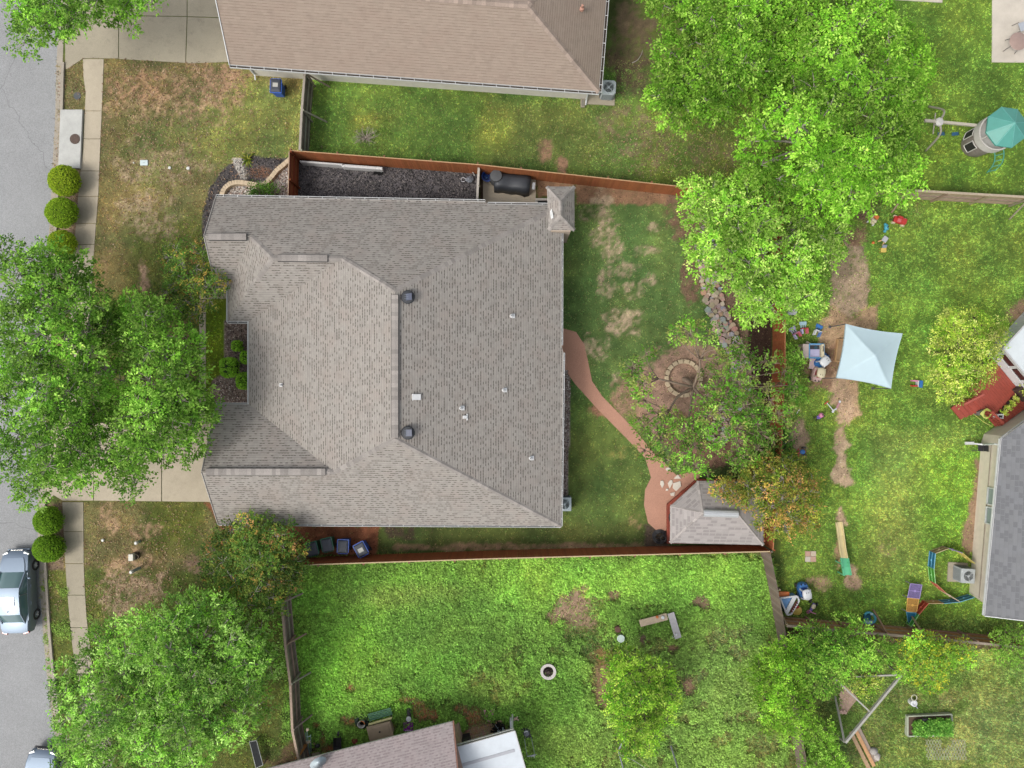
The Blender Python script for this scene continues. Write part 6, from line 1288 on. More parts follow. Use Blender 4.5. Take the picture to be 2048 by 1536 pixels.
# children's chairs lying on their backs
def kid_chair(label, px, py, rz, back, seat, leg, leg2):
    root = thing('childrens_chair', label, 'chair', (0, 0, 0), 'childrens chairs by the playset'); m = MB(); m.box((0, .36, .05), (.42, .2, .05)); part(m, 'backrest', back, root, bevel=.02)
    m = MB()
    for x in (-.12, 0, .12): m.box((x, .17, .05), (.055, .2, .04))
    part(m, 'back_slats', back, root)
    m = MB(); m.box((0, .05, .19), (.38, .05, .3)); part(m, 'seat', seat, root, bevel=.015)
    for i, (x, z) in enumerate(((-.15, .06), (.15, .06), (-.15, .3), (.15, .3))): m = MB(); m.box((x, -.12, z), (.08, .3, .07)); part(m, 'leg', leg if i % 2 else leg2, root, bevel=.012)
    return place(root, gp(px, py), rz)
kid_chair('lilac backed childrens chair lying down, left of three near the stained fence', 1590, 668, math.radians(32), tlil, tpink, rgb('toy_rose', (226, 110, 118)), tlil)
kid_chair('pale blue backed childrens chair lying down, middle of three', 1606, 659, math.radians(4), tpale, tred, rgb('toy_rose', (226, 110, 118)), tlil)
kid_chair('bright blue backed childrens chair lying down, nearest the canopy', 1633, 664, math.radians(-24), tbl, tw, rgb('toy_mid_blue', (96, 140, 206)), tw)
kid_chair('blue and red childrens chair lying alone on open lawn left of the round tree', 1829, 767, math.radians(-95), tbl, tw, tred, tpink)
# playset
ps = thing('play_kitchen', 'blue rimmed plastic play kitchen beside the two toy cars', 'toy kitchen', gp(1620, 703)); q = gp(1615, 703)
m = MB(); m.box(q + V3(-.42, 0, .4), (.36, .82, .8)); part(m, 'cream_cabinet', rgb('toy_putty', (214, 196, 186)), ps, bevel=.05)
m = MB(); m.box(q + V3(.22, 0, .3), (.85, .8, .6)); part(m, 'body', rgb('toy_body', (206, 206, 216)), ps, bevel=.02)
m = MB(); z = .66
for a, b in (((-.2, .4), (.66, .4)), ((-.2, -.4), (.66, -.4)), ((-.2, -.4), (-.2, .4)), ((.66, -.4), (.66, .4))): m.bar(q + V3(a[0], a[1], z), q + V3(b[0], b[1], z), .07, .16)
part(m, 'rim', rgb('toy_rim', (104, 176, 226)), ps, bevel=.015)
m = MB(); m.box(q + V3(.16, -.12, .63), (.56, .44, .05)); part(m, 'worktop', tlil, ps, bevel=.015)
m = MB(); m.box(q + V3(.16, .2, .62), (.54, .26, .03)); m.lathe([(.08, 0), (.1, .06), (.02, .06)], q + V3(.2, .2, .62), 12, mi=1); part(m, 'basin', [tdark, rgb('toy_teal', (40, 84, 100))], ps)
m = MB(); m.box(q + V3(.55, 0, .70), (.17, .78, .22)); m.box(q + V3(.57, .12, .815), (.07, .34, .012), mi=1); part(m, 'side_panel', [tcre, tdark], ps, bevel=.02)
m = MB(); m.box(gp(1621, 728, .33), (.42, .62, .06), math.radians(-7)); 
for x, y in ((-.15, -.22), (.15, -.22), (-.15, .22), (.15, .22)): m.box(gp(1621, 728, .15) + V3(x, y, 0), (.05, .05, .32))
one(m, 'toy_table', rgb('toy_blush', (226, 198, 196)), 'blush pink toy table just below the play kitchen', 'toy table', bevel=.012)
m = MB(); m.bar(gp(1611, 684, .08), gp(1624, 691, .12), .13, .1); one(m, 'wooden_block', tcre, 'cream plank leaning above the play kitchen', 'plank', bevel=.02)
m = MB(); m.box(gp(1577, 622, .25), (.5, .5, .5)); m.box(gp(1577, 622, .53), (.56, .56, .06)); one(m, 'white_crate', rgb('crate_white', (214, 218, 222)), 'white lidded crate beside the stained fence above the childrens chairs', 'crate', bevel=.02)
def toy_car(label, px, py, rz, body, roof, inner, sc=1.0):
    root = thing('toy_car', label, 'toy car', (0, 0, 0)); m = MB(); rings = []
    for z, k in ((.12, .86), (.2, 1), (.42, 1), (.52, .9)): rings.append([(math.copysign(abs(math.cos(a)) ** .7, math.cos(a)) * .30 * k, math.copysign(abs(math.sin(a)) ** .7, math.sin(a)) * .48 * k, z) for a in np.linspace(0, 2 * math.pi, 21)[:-1]])
    m.loft(rings); part(m, 'body', body, root, auto=True)
    m = MB(); m.lathe([(0, .53), (.2, .535)], (0, -.02, 0), 18, sx=1, sy=1.3); part(m, 'cockpit', inner, root)
    m = MB(); rings = []
    for z, k in ((.86, 1), (.93, .96), (.98, .75), (1.0, .4)): rings.append([(math.copysign(abs(math.cos(a)) ** .8, math.cos(a)) * .25 * k, math.copysign(abs(math.sin(a)) ** .8, math.sin(a)) * .3 * k - .06, z) for a in np.linspace(0, 2 * math.pi, 19)[:-1]])
    m.loft(rings); part(m, 'roof', roof, root, auto=True)
    m = MB()
    for x in (-.2, .2):
        for y in (-.28, .16): m.bar((x * 1.1, y * 1.15, .5), (x, y, .9), .06, .06)
    part(m, 'pillars', roof, root)
    for s in (-1, 1):
        for y in (-.3, .3): m = MB(); m.lathe([(.0, -.05), (.12, -.05), (.12, .05), (0, .05)], (s * .27, y, .12), 14, rot=RYX(math.pi / 2, 'Y')); part(m, 'wheel', tdark, root, auto=True)
    m = MB()
    for s in (-1, 1): m.box((s * .06, .06, .99), (.03, .08, .02))
    m.lathe([(.05, 0), (.05, .02), (0, .02)], (-.1, .4, .5), 10); m.lathe([(.05, 0), (.05, .02), (0, .02)], (.1, .4, .5), 10); part(m, 'trim', tdark, root)
    root.scale = (sc, sc, sc); return place(root, gp(px, py), rz)
toy_car('blue toy car with a white roof beside the play kitchen', 1638, 722, math.radians(-48), tbl, tw, rgb('toy_navy', (30, 60, 130)), 1.05)
toy_car('cream roofed toy car with a red cockpit below the blue one, near the canopy', 1629, 748, math.radians(170), rgb('toy_cream_pink', (232, 196, 190)), tcre, rgb('toy_deep_red', (160, 30, 40)), 1.0)
toy_car('blue toy car with a white roof beside the blue climbing slide, bottom right garden', 1601, 1178, math.radians(8), rgb('toy_blue2', (74, 130, 198)), tw, rgb('toy_navy', (30, 60, 130)), 1.05)
# slide, pavers
sl = thing('play_slide', 'long narrow slide, cream above and mint green below, standing on the lawn', 'slide', gp(1684, 1095)); ax = [(1677, 1044, .05), (1681, 1072, .12), (1684, 1095, .3), (1688, 1116, .55), (1692, 1138, .8), (1694, 1152, .85)]
def chute(pts, w, mat, name):
    m = MB(); c = [P(*a) for a in pts]
    for p, q in zip(c[:-1], c[1:]):
        u = (q - p); u.z = 0; u.normalize(); s = V3(-u.y, u.x, 0); m.mesh([p - s * w, p + s * w, q + s * w, q - s * w, p - s * w - V3(0, 0, .04), p + s * w - V3(0, 0, .04), q + s * w - V3(0, 0, .04), q - s * w - V3(0, 0, .04)], [(0, 1, 2, 3), (7, 6, 5, 4), (0, 4, 5, 1), (1, 5, 6, 2), (2, 6, 7, 3), (3, 7, 4, 0)])
        for e in (-1, 1): m.bar(p + s * w * e + V3(0, 0, .05), q + s * w * e + V3(0, 0, .05), .05, .14)
    part(m, name, mat, sl)
chute(ax[:4], .17, rgb('slide_cream', (240, 222, 166)), 'chute'); chute([(1688, 1116, .55), (1691, 1134, .78), (1694, 1150, .85)], .21, rgb('slide_mint', (112, 214, 160)), 'platform')
m = MB()
for p in ((1690, 1128), (1694, 1150)):
    for s in (-1, 1): q = P(p[0], p[1], .75); m.box((q.x + s * .2, q.y, .38), (.06, .06, .76))
part(m, 'leg', rgb('slide_mint', (112, 214, 160)), sl)
for i, (x, y, c, w_) in enumerate(((1615, 1107, (206, 168, 146), 'upper left pinkish'), (1626, 1107, (214, 196, 172), 'upper right cream'), (1615, 1118, (216, 206, 188), 'lower left cream'), (1626, 1118, (208, 170, 148), 'lower right pinkish'))): m = MB(); m.box(gp(x, y, .03), (.31, .31, .08)); one(m, 'paver', M('paver_%d' % i, c, .85, .1, 14, .2), w_ + ' paver of the four square pavers on the lawn', 'paver', 'four square pavers', bevel=.01)
# folding play fence
pf = thing('folding_play_fence', 'colourful folding mesh play fence standing in a zigzag by the slate roofed house', 'play fence', gp(1880, 1150))
def netmat(name, c):
    if name in _m: return _m[name]
    m, t, b = newmat(name); b.inputs['Base Color'].default_value = col(*c) + (1,); b.inputs['Roughness'].default_value = .6
    tc = N(t, 'ShaderNodeTexCoord').outputs['Object']; ch = N(t, 'ShaderNodeTexChecker'); ch.inputs['Scale'].default_value = 60; t.links.new(tc, ch.inputs['Vector'])
    mp_ = mathn(t, 'ADD', mathn(t, 'MULTIPLY', ch.outputs['Fac'], .28), .55); t.links.new(mp_, b.inputs['Alpha']); _m[name] = m; return m
def panel(q, c, cr, mid=True):
    """mesh panel inside a coloured tube frame, q = four corners"""
    nm = 'net_%d_%d_%d' % c; m = MB(); ctr = sum(q, V3(0, 0, 0)) / len(q); qq = [p.lerp(ctr, .02) for p in q]; nrm = (q[1] - q[0]).cross(q[2] - q[0]).normalized() * .006
    m.face([p + nrm for p in qq]); m.face([p - nrm for p in qq[::-1]]); root = part(m, 'mesh_panel', netmat(nm, c), pf, recalc=False); f = MB()
    for i in range(len(q)): f.tube([q[i], q[(i + 1) % len(q)]], .022, 6)
    if mid and len(q) == 4: f.tube([(q[0] + q[3]) / 2, (q[1] + q[2]) / 2], .018, 6); f.lathe([(.07, -.01), (.07, .015), (0, .02)], ctr, 10)
    part(f, 'frame', rgb('frame_%d_%d_%d' % cr, cr), root, auto=True)
BLU, ORG, PUR, REDc, GRNc, YELc, BRN = (36, 128, 172), (214, 158, 76), (140, 122, 178), (206, 60, 52), (88, 186, 62), (226, 206, 96), (190, 150, 112)
def upright(pts, cols):
    for i, ((a, b), c) in enumerate(zip(zip(pts[:-1], pts[1:]), cols)):
        t0_, t1_ = P(a[0], a[1], .62), P(b[0], b[1], .62); panel([V3(t0_.x, t0_.y, .03), V3(t1_.x, t1_.y, .03), t1_, t0_], c[0], c[1])
upright([(1950, 1127), (1925, 1106), (1898, 1097), (1871, 1107), (1868, 1138), (1871, 1167), (1892, 1186), (1919, 1203)], [(YELc, (236, 220, 130)), (PUR, (176, 160, 200)), (BRN, (222, 200, 160)), (BLU, (130, 200, 230)), (GRNc, (170, 226, 150)), (REDc, (236, 150, 120)), (BRN, (236, 214, 180))])
upright([(1949, 1195), (1920, 1204), (1888, 1207), (1857, 1207), (1838, 1229), (1823, 1253)], [(BLU, (130, 200, 230)), (BLU, (130, 200, 230)), (ORG, (236, 206, 160)), (REDc, (236, 120, 90)), (GRNc, (170, 226, 150))])
panel([P(1821, 1167, .55), P(1844, 1170, .55), P(1839, 1197, .55), P(1815, 1195, .55)], PUR, (176, 156, 214)); panel([P(1815, 1196, .55), P(1838, 1198, .55), P(1833, 1224, .5), P(1813, 1223, .5)], ORG, (246, 190, 90)); panel([P(1813, 1224, .5), P(1832, 1226, .5), P(1830, 1240, .3), P(1822, 1253, .06), P(1816, 1243, .3)], BLU, (110, 190, 226))
for a in ((1821, 1167), (1844, 1170), (1815, 1195), (1839, 1197), (1813, 1223), (1833, 1224)): m = MB(); q = P(a[0], a[1], .53); m.tube([V3(q.x, q.y, 0), q], .02, 6); part(m, 'leg', rgb('frame_support', (160, 140, 190)), pf)
# climbing slide and toys beside it
cs = thing('climbing_slide', 'blue and white plastic climbing slide wedged beside the grey picket fence', 'climbing toy', gp(1573, 1206)); T = [P(1560, 1196, .75), P(1594, 1192, .75), P(1598, 1201, .75), P(1582, 1228, .75), P(1574, 1230, .75)]
m = MB(); m.prism([(p.x, p.y) for p in (T[0], T[1], T[4])], .06, .68); part(m, 'base', rgb('climb_blue', (120, 168, 220)), cs, bevel=.04)
m = MB(); c_ = (T[0] + T[1] + T[4]) / 3
for i in range(5): m.bar(T[i] , T[(i + 1) % 5], .09, .12)
m.bar(T[1].lerp(T[0], .12), T[4].lerp(T[0], .12), .22, .1); part(m, 'rim', tw, cs, bevel=.02)
m = MB()
for f in (.12, .31, .5, .69, .88): q = T[2].lerp(T[3], f) + (c_ - T[2].lerp(T[3], f)) * .18 + V3(0, 0, .06); m.box(q, (.09, .17, .02), math.radians(32))
part(m, 'foot_hold', rgb('climb_maroon', (110, 50, 50)), cs)
m = MB(); m.bar(P(1557, 1188, .5), P(1578, 1188, .5), .3, .18); part(m, 'orange_step', torg, cs, bevel=.04)
m = MB(); m.lathe([(.0, .05), (.26, .05), (.3, .3), (.24, .34), (0, .35)], gp(1590, 1218), 18, sx=1, sy=.9); m.ball(gp(1589, 1210, .36), (.14, .1, .08), 10, 6, mi=1); one(m, 'toy_tub', [tyel, tred], 'round yellow toy tub with a red grip beside the climbing slide', 'toy tub', auto=True)
def ride_on(name, label, px, py, rz, c1, c2, c3, sc=1.0, cat='ride-on toy'):
    root = thing(name, label, cat, (0, 0, 0)); m = MB(); m.tube([(0, -.3, .25), (0, 0, .28), (0, .3, .3)], [.09, .1, .06], 10); part(m, 'body', c1, root, auto=True)
    m = MB(); m.ball((0, -.12, .36), (.13, .16, .06), 12, 7); part(m, 'seat', c2, root, smooth=True)
    m = MB(); m.tube([(0, .26, .2), (0, .22, .55)], .03, 8); m.tube([(-.22, .16, .56), (0, .22, .56), (.22, .16, .56)], .025, 8); part(m, 'handlebar', c3, root, auto=True)
    for x, y in ((0, .32), (-.2, -.3), (.2, -.3)): m = MB(); m.lathe([(0, -.035), (.12, -.035), (.12, .035), (0, .035)], (x, y, .12), 14, rot=RYX(math.pi / 2, 'Y')); part(m, 'wheel', c3 if x == 0 else tdark, root, auto=True)
    root.scale = (sc,) * 3; return place(root, gp(px, py), rz)
ride_on('tricycle', 'purple tricycle with a cream seat and pink handlebar near the climbing slide', 1620, 1213, math.radians(150), tpur, tcre, tpink, 1.0, 'tricycle')
ride_on('tricycle', 'red and blue ride-on tricycle under the orange tinted tree', 1595, 903, math.radians(95), tred, tbl, tred, 1.1, 'tricycle')
rk = thing('toddler_rocker', 'turquoise and white plastic toddler rocker by the bottom right fence', 'rocker', gp(1733, 1235)); q = gp(1733, 1234)
m = MB(); pts = [(q.x + .34 * math.cos(a), q.y + .34 * math.sin(a), .3 + .06 * math.cos(2 * a)) for a in np.linspace(-2.4, 2.4, 16)]; m.tube(pts, .07, 8); part(m, 'hoop', ttur, rk, auto=True)
m = MB(); m.box(q + V3(.02, -.2, .2), (.5, .16, .3)); m.ball(q + V3(.1, .3, .4), (.1, .08, .1), 10, 7); part(m, 'seat', tpale, rk, bevel=.04)
m = MB(); m.box(q + V3(-.02, 0, .1), (.4, .4, .14)); part(m, 'base', rgb('toy_deep_teal', (30, 110, 140)), rk, bevel=.04)
# toys at the upper end of the garden
rw = thing('toy_wagon', 'red toy pedal car with cream wheels at the edge of the largest tree', 'toy wagon', gp(1796, 441)); q = gp(1795, 443); R20 = math.radians(-18)
m = MB(); Rz = RYX(R20, 'Z')
def rb(v): return q + Rz @ Vector(v)
m.box(rb((0, 0, .22)), (.72, .36, .2), R20); m.box(rb((-.12, .12, .4)), (.26, .1, .3), R20); m.box(rb((.2, 0, .36)), (.3, .32, .1), R20); part(m, 'body', tred, rw, bevel=.03)
m = MB(); m.box(rb((-.05, 0, .33)), (.24, .26, .03), R20); part(m, 'seat', rgb('toy_rose2', (230, 120, 120)), rw)
for x, y in ((-.28, -.2), (.28, -.2), (-.28, .2), (.28, .2)): m = MB(); m.lathe([(0, -.04), (.12, -.04), (.12, .04), (0, .04)], rb((x, y, .12)), 14, rot=Rz @ RYX(math.pi / 2, 'X')); part(m, 'wheel', tcre, rw, auto=True)
m = MB(); m.tube([rb((-.36, -.05, .25)), rb((-.5, -.1, .1))], .02, 6); part(m, 'pull_handle', tdark, rw)
tc_ = thing('toy_truck', 'tan toy truck with an orange tray left of the red pedal car', 'toy truck', gp(1743, 440)); q = gp(1743, 441); Rz = RYX(math.radians(55), 'Z')
m = MB(); m.box(rb((0, 0, .22)), (.5, .34, .18), rot=Rz); m.box(rb((-.16, 0, .4)), (.12, .3, .26), rot=Rz); part(m, 'body', tcre, tc_, bevel=.03)
m = MB(); m.box(rb((.16, -.02, .36)), (.22, .26, .12), rot=Rz); part(m, 'tray', torg, tc_, bevel=.02)
for x, y in ((-.2, -.18), (.2, -.18), (-.2, .18), (.2, .18)): m = MB(); m.lathe([(0, -.03), (.1, -.03), (.1, .03), (0, .03)], rb((x, y, .1)), 12, rot=Rz @ RYX(math.pi / 2, 'X')); part(m, 'wheel', tw, tc_, auto=True)
m = MB(); q = gp(1770, 457); m.ball(q + V3(0, .05, .14), (.13, .2, .14), 12, 8); m.ball(q + V3(-.05, .22, .12), (.08, .08, .1), 10, 7); m.ball(q + V3(-.06, -.18, .1), (.09, .1, .09), 10, 7); m.ball(q + V3(.12, -.02, .08), (.05, .1, .07), 8, 6); m.tube([q + V3(0, 0, .26), q + V3(.06, .06, .3)], .035, 7, mi=1); one(m, 'toy_animal', [ttur, tdark], 'small turquoise plastic toy lying between the truck and the grey topped stool', 'toy', smooth=True)
st_ = thing('toy_stool', 'grey topped toy stool tipped over with tan legs out', 'stool', gp(1764, 482)); q = gp(1765, 480); m = MB(); m.box(q + V3(.02, 0, .24), (.3, .34, .08), math.radians(-35)); part(m, 'seat', rgb('toy_grey', (206, 206, 210)), st_, bevel=.03)
for a, b in (((-.05, -.02, .2), (-.3, -.1, .05)), ((.05, -.1, .2), (-.05, -.33, .05)), ((.1, .02, .16), (.1, -.2, .03))): m = MB(); m.tube([q + Vector(a), q + Vector(b)], [.045, .035], 8); part(m, 'leg', rgb('toy_tan', (230, 190, 120)), st_, auto=True)
m = MB(); m.ball(gp(1745, 486, .09), .09, 14, 10); one(m, 'ball', torg, 'small orange ball beside the tipped stool', 'ball', smooth=True)
kc = thing('toy_chair', 'small tan and grey toy chair below the tipped stool', 'chair', gp(1763, 499)); q = gp(1763, 500); m = MB(); m.box(q + V3(0, -.05, .22), (.32, .26, .1)); part(m, 'seat', tyel, kc, bevel=.03)
m = MB(); m.box(q + V3(.02, .16, .3), (.26, .2, .06), rot=RYX(.7, 'X')); part(m, 'backrest', rgb('toy_steel', (150, 160, 176)), kc, bevel=.02)
for x in (-.12, .12):
    for y in (-.14, .06): m = MB(); m.box(q + V3(x, y, .09), (.05, .05, .18)); part(m, 'leg', tyel, kc)
m = MB(); q = gp(1679, 490); m.prism([(q.x - .18, q.y - .12), (q.x + .16, q.y - .12), (q.x + .16, q.y + .16)], 0, .2); one(m, 'toy_ramp', tyel, 'yellow wedge shaped toy at the edge of the bare soil', 'toy', bevel=.015)
# between the fence and the lawn
rc_ = thing('garden_chair', 'red slatted garden chair under the sparse tree by the stained fence', 'chair', gp(1556, 776)); q = gp(1556, 776); m = MB()
for k in range(5): m.box(q + V3(-.24 + .1 * k, -.02, .36), (.08, .5, .03), rot=RYX(.12, 'X'))
part(m, 'seat', tred, rc_); m = MB()
for k in range(5): m.bar(q + V3(-.24 + .1 * k, .22, .36), q + V3(-.24 + .1 * k, .44, .9), .08, .025)
part(m, 'backrest', tred, rc_)
for s in (-1, 1): m = MB(); m.box(q + V3(s * .3, 0, .5), (.1, .6, .03)); m.box(q + V3(s * .3, -.24, .24), (.05, .06, .5)); m.box(q + V3(s * .3, .2, .2), (.05, .06, .4)); part(m, 'arm', tred, rc_)
m = MB(); m.ball(gp(1568, 829, .16), (.36, .17, .14), 16, 8, rot=RYX(math.radians(-28), 'Z')); m.ball(gp(1568, 829, .26), (.18, .08, .06), 12, 6, mi=1, rot=RYX(math.radians(-28), 'Z')); one(m, 'toy_boat', [rgb('toy_coral', (236, 96, 66)), tred], 'coral red plastic toy boat beside the stained fence', 'toy boat', smooth=True)
m = MB(); m.box(gp(1564, 762, .2), (.22, .2, .4)); one(m, 'toy_bucket', torg, 'small orange bucket above the red garden chair', 'bucket', bevel=.04)
ds = thing('doll_stroller', 'dark doll stroller with a pink hood on the lawn edge', 'toy stroller', gp(1635, 831)); q = gp(1635, 832); m = MB(); m.ball(q + V3(.06, .06, .36), (.15, .15, .14), 12, 8); part(m, 'hood', tpink, ds, smooth=True)
m = MB(); m.box(q + V3(-.06, -.06, .3), (.22, .2, .1)); part(m, 'seat', tpur, ds, bevel=.03); m = MB()
for a, b in (((-.24, -.1, .03), (.1, .1, .55)), ((-.1, -.22, .03), (.22, .0, .55)), ((.2, .15, .03), (-.1, -.1, .3)), ((.1, .1, .55), (.22, 0, .55))): m.tube([q + Vector(a), q + Vector(b)], .022, 6)
part(m, 'frame', tdark, ds)
for x, y in ((-.24, -.1), (-.1, -.22), (.2, .15), (.28, .04)): m = MB(); m.lathe([(0, -.02), (.06, -.02), (.06, .02), (0, .02)], q + V3(x, y, .06), 10, rot=RYX(math.pi / 2, 'Y')); part(m, 'wheel', tdark, ds)
sc_ = thing('kick_scooter', 'white kick scooter with pink grips lying on the bare soil', 'scooter', gp(1664, 814)); m = MB(); a, b, c, d = gp(1652, 805, .08), gp(1665, 821, .1), gp(1671, 817, .12), gp(1677, 806, .1)
m.tube([a, b], .03, 8); m.tube([b, c], .045, 8); part(m, 'stem', tw, sc_, auto=True)
m = MB(); m.bar(c, d, .11, .04); part(m, 'deck', rgb('toy_dusty_pink', (206, 150, 160)), sc_, bevel=.01); m = MB(); e = (b - a).normalized(); n_ = V3(-e.y, e.x, 0); m.tube([a - n_ * .16, a + n_ * .12], .035, 8); part(m, 'handlebar', rgb('toy_coral', (236, 96, 66)), sc_, auto=True)
for p in (b + V3(-.02, -.06, 0), d + V3(.03, .08, 0)): m = MB(); m.lathe([(0, -.02), (.07, -.02), (.07, .02), (0, .02)], p, 12); part(m, 'wheel', tw, sc_)
for lb, x, y, s_ in (('white flower pot in the dark bush, upper one of two', 1562, 886, .17), ('white flower pot in the dark bush, lower one of two', 1560, 907, .14)): m = MB(); m.lathe([(0, 0), (s_ * .7, 0), (s_, s_ * 1.8), (s_ * .85, s_ * 1.8), (s_ * .6, .1), (0, .1)], gp(x, y), 16); one(m, 'flower_pot', tw, lb, 'pot', 'white pots in the bush', auto=True)
m = MB(); m.bar(gp(1592, 827, .05), gp(1598, 818, .12), .05, .05); one(m, 'white_stick', tw, 'short white plastic stick on the bare patch by the toy boat', 'stick')
# play tower with swing beam
pt_ = thing('play_tower', 'grey castle play tower with a green octagonal roof and swing beam', 'play tower', gp(1945, 290)); q = gp(1945, 290)
stone = M('tower_stone', (158, 148, 140), .7, .22, 7, .4); trim = M('tower_white', (228, 224, 216), .5, .06, 5, 0, 0, .15); roofg = M('tower_green', (92, 172, 158), .45, .05, 4, .0, 0, .1); bar_ = M('swing_beam', (206, 198, 178), .5, .06, 5, 0, 0, .12)
m = MB(); m.lathe([(.70, .0), (.80, .25), (.84, .8), (.86, 1.3), (.90, 1.62)], q, 24); part(m, 'barrel', stone, pt_, auto=True)
m = MB(); m.lathe([(.88, 1.6), (1.02, 1.66), (1.02, 2.15), (.94, 2.15), (.92, 1.72), (0, 1.70)], q, 28); to_ = part(m, 'parapet', trim, pt_, auto=True)
m = MB()
for a in np.linspace(1.9, 4.6, 14):
    m.box(q + V3(math.cos(a) * .90, math.sin(a) * .90, 1.95), (.03, .1, .3), a)
part(m, 'parapet_slot', M('tower_grey', (186, 178, 168), .6, .08), to_)
for a in (2.75, 3.65):
    m = MB(); v = []; 
    for z in (.55, 1.35):
        for t_ in np.linspace(-.27, .27, 5): v.append(q + V3(math.cos(a + t_) * .885, math.sin(a + t_) * .885, z))
    m.mesh(v, [(i, i + 1, i + 6, i + 5) for i in range(4)]); part(m, 'opening_shade_patch', M('opening_shade', (40, 42, 34), .9, .1), pt_, recalc=False)  # dark patch on the closed barrel, painted for the shade inside an opening
    m = MB(); m.tube(v[:5] + v[9:4:-1] + v[:1], .03, 6); part(m, 'opening_frame', trim, pt_)
for a in np.linspace(.4, 6.7, 5)[:4]: m = MB(); m.tube([q + V3(math.cos(a) * .95, math.sin(a) * .95, 2.1), q + V3(math.cos(a) * .95, math.sin(a) * .95, 2.95)], .05, 8); part(m, 'roof_post', trim, pt_, auto=True)
m = MB(); ring = [q + V3(1.16 * math.cos(a), 1.16 * math.sin(a), 2.9) for a in np.linspace(.25, .25 + 2 * math.pi, 9)[:-1]]; ap = q + V3(0, 0, 3.55)
for i in range(8): m.face([ring[i], ring[(i + 1) % 8], ap]); m.face([ring[(i + 1) % 8] - V3(0, 0, .09), ring[i] - V3(0, 0, .09), ap - V3(0, 0, .09)]); m.face([ring[i] - V3(0, 0, .09), ring[(i + 1) % 8] - V3(0, 0, .09), ring[(i + 1) % 8], ring[i]])
ro_ = part(m, 'roof', roofg, pt_, recalc=False); m = MB()
for i in range(8): m.bar(ring[i] + V3(0, 0, .005), ap + V3(0, 0, .005), .05, .02)
part(m, 'roof_rib', M('tower_green_light', (112, 188, 176), .45, .05), ro_)
hub = P(1878, 244, 2.25); b0, b1 = P(1849, 241, 2.25), P(1952, 251, 2.25); m = MB(); m.bar(b0, b1, .15, .15); bo_ = part(m, 'swing_beam', bar_, pt_, bevel=.02); m = MB(); m.lathe([(.2, -.12), (.24, -.05), (.24, .06), (.15, .12), (0, .13)], hub, 8); part(m, 'hub', trim, bo_, auto=True)
for e, bow in ((gp(1857, 213), .35), (gp(1851, 302), -.15)): m = MB(); mid = hub.lerp(e, .45) + V3(.35 * (1 if bow > 0 else .6), bow * .3, .35); m.tube(curve([hub, mid, e], 5), .06, 8); part(m, 'swing_leg', bar_, pt_, smooth=True)
m = MB(); m.tube([P(1871, 226, 1.3), P(1866, 268, 1.3)], .035, 8); part(m, 'brace', bar_, pt_)
for x, top in ((1873, 1882), (1901, 1908)):
    s = gp(x, 273, .45); m = MB(); m.box(s, (.42, .2, .05), .1); so = part(m, 'swing_seat', rgb('swing_blue', (50, 104, 140)), pt_, bevel=.02); tp = P(top, 245, 2.2)
    for e in (-.2, .2): m = MB(); m.tube([s + V3(e, 0, 0), tp + V3(e, 0, 0)], .012, 5); part(m, 'rope', rgb('swing_rope', (96, 106, 84)), so)
m = MB(); lad = M('ladder_green', (96, 186, 166), .4, .05); la = [curve([P(1986 + d, 296 - d * .35, 1.7), P(1990 + d, 312 - d * .3, 1.3), P(1986 + d, 330 - d * .25, .7), P(1973 + d * .9, 346 - d * .25, .02)], 5) for d in (0, 18)]
for r_ in la: m.tube(r_, .03, 7)
lo_ = part(m, 'ladder_rail', lad, pt_, smooth=True)
for k in range(2, 15, 3): m = MB(); m.tube([la[0][k], la[1][k]], .024, 6); part(m, 'rung', lad, lo_)
# patio furniture, top right
tb = thing('patio_table', 'round brown patio table on the pale slab, top right corner', 'table', gp(2020, 94)); q = P(2036, 83, .72); m = MB(); m.lathe([(0, .0), (.50, .0), (.52, .03), (.5, .045), (0, .045)], q, 32); part(m, 'table_top', M('table_rose', (180, 154, 142), .4, .1, 4), tb, auto=True)
for a in (.6, 2.2, 3.7, 5.3): m = MB(); m.tube([q + V3(.3 * math.cos(a), .3 * math.sin(a), 0), V3(q.x + .5 * math.cos(a), q.y + .5 * math.sin(a), 0)], .018, 6); part(m, 'leg', M('iron_grey', (110, 108, 104), .5), tb)
pc_ = thing('patio_chair', 'pale grey patio chair beside the round table, cut by the right edge', 'chair', gp(2030, 56)); q = P(2048, 52, .45); m = MB(); m.box(q, (.55, .5, .05), .35); part(m, 'seat', M('chair_sling', (190, 196, 204), .6, .06), pc_, bevel=.02)
m = MB(); m.box(q + V3(.28, .1, .35), (.06, .5, .6), .35); part(m, 'backrest', M('chair_sling', (190, 196, 204)), pc_, bevel=.02)
for x, y in ((-.3, .2), (-.25, -.3), (.3, .3), (.35, -.15)): m = MB(); m.tube([q + V3(x, y, 0), V3(q.x + x * 1.5, q.y + y * 1.1, 0)], .016, 6); part(m, 'leg', M('iron_grey', (110, 108, 104), .5), pc_)
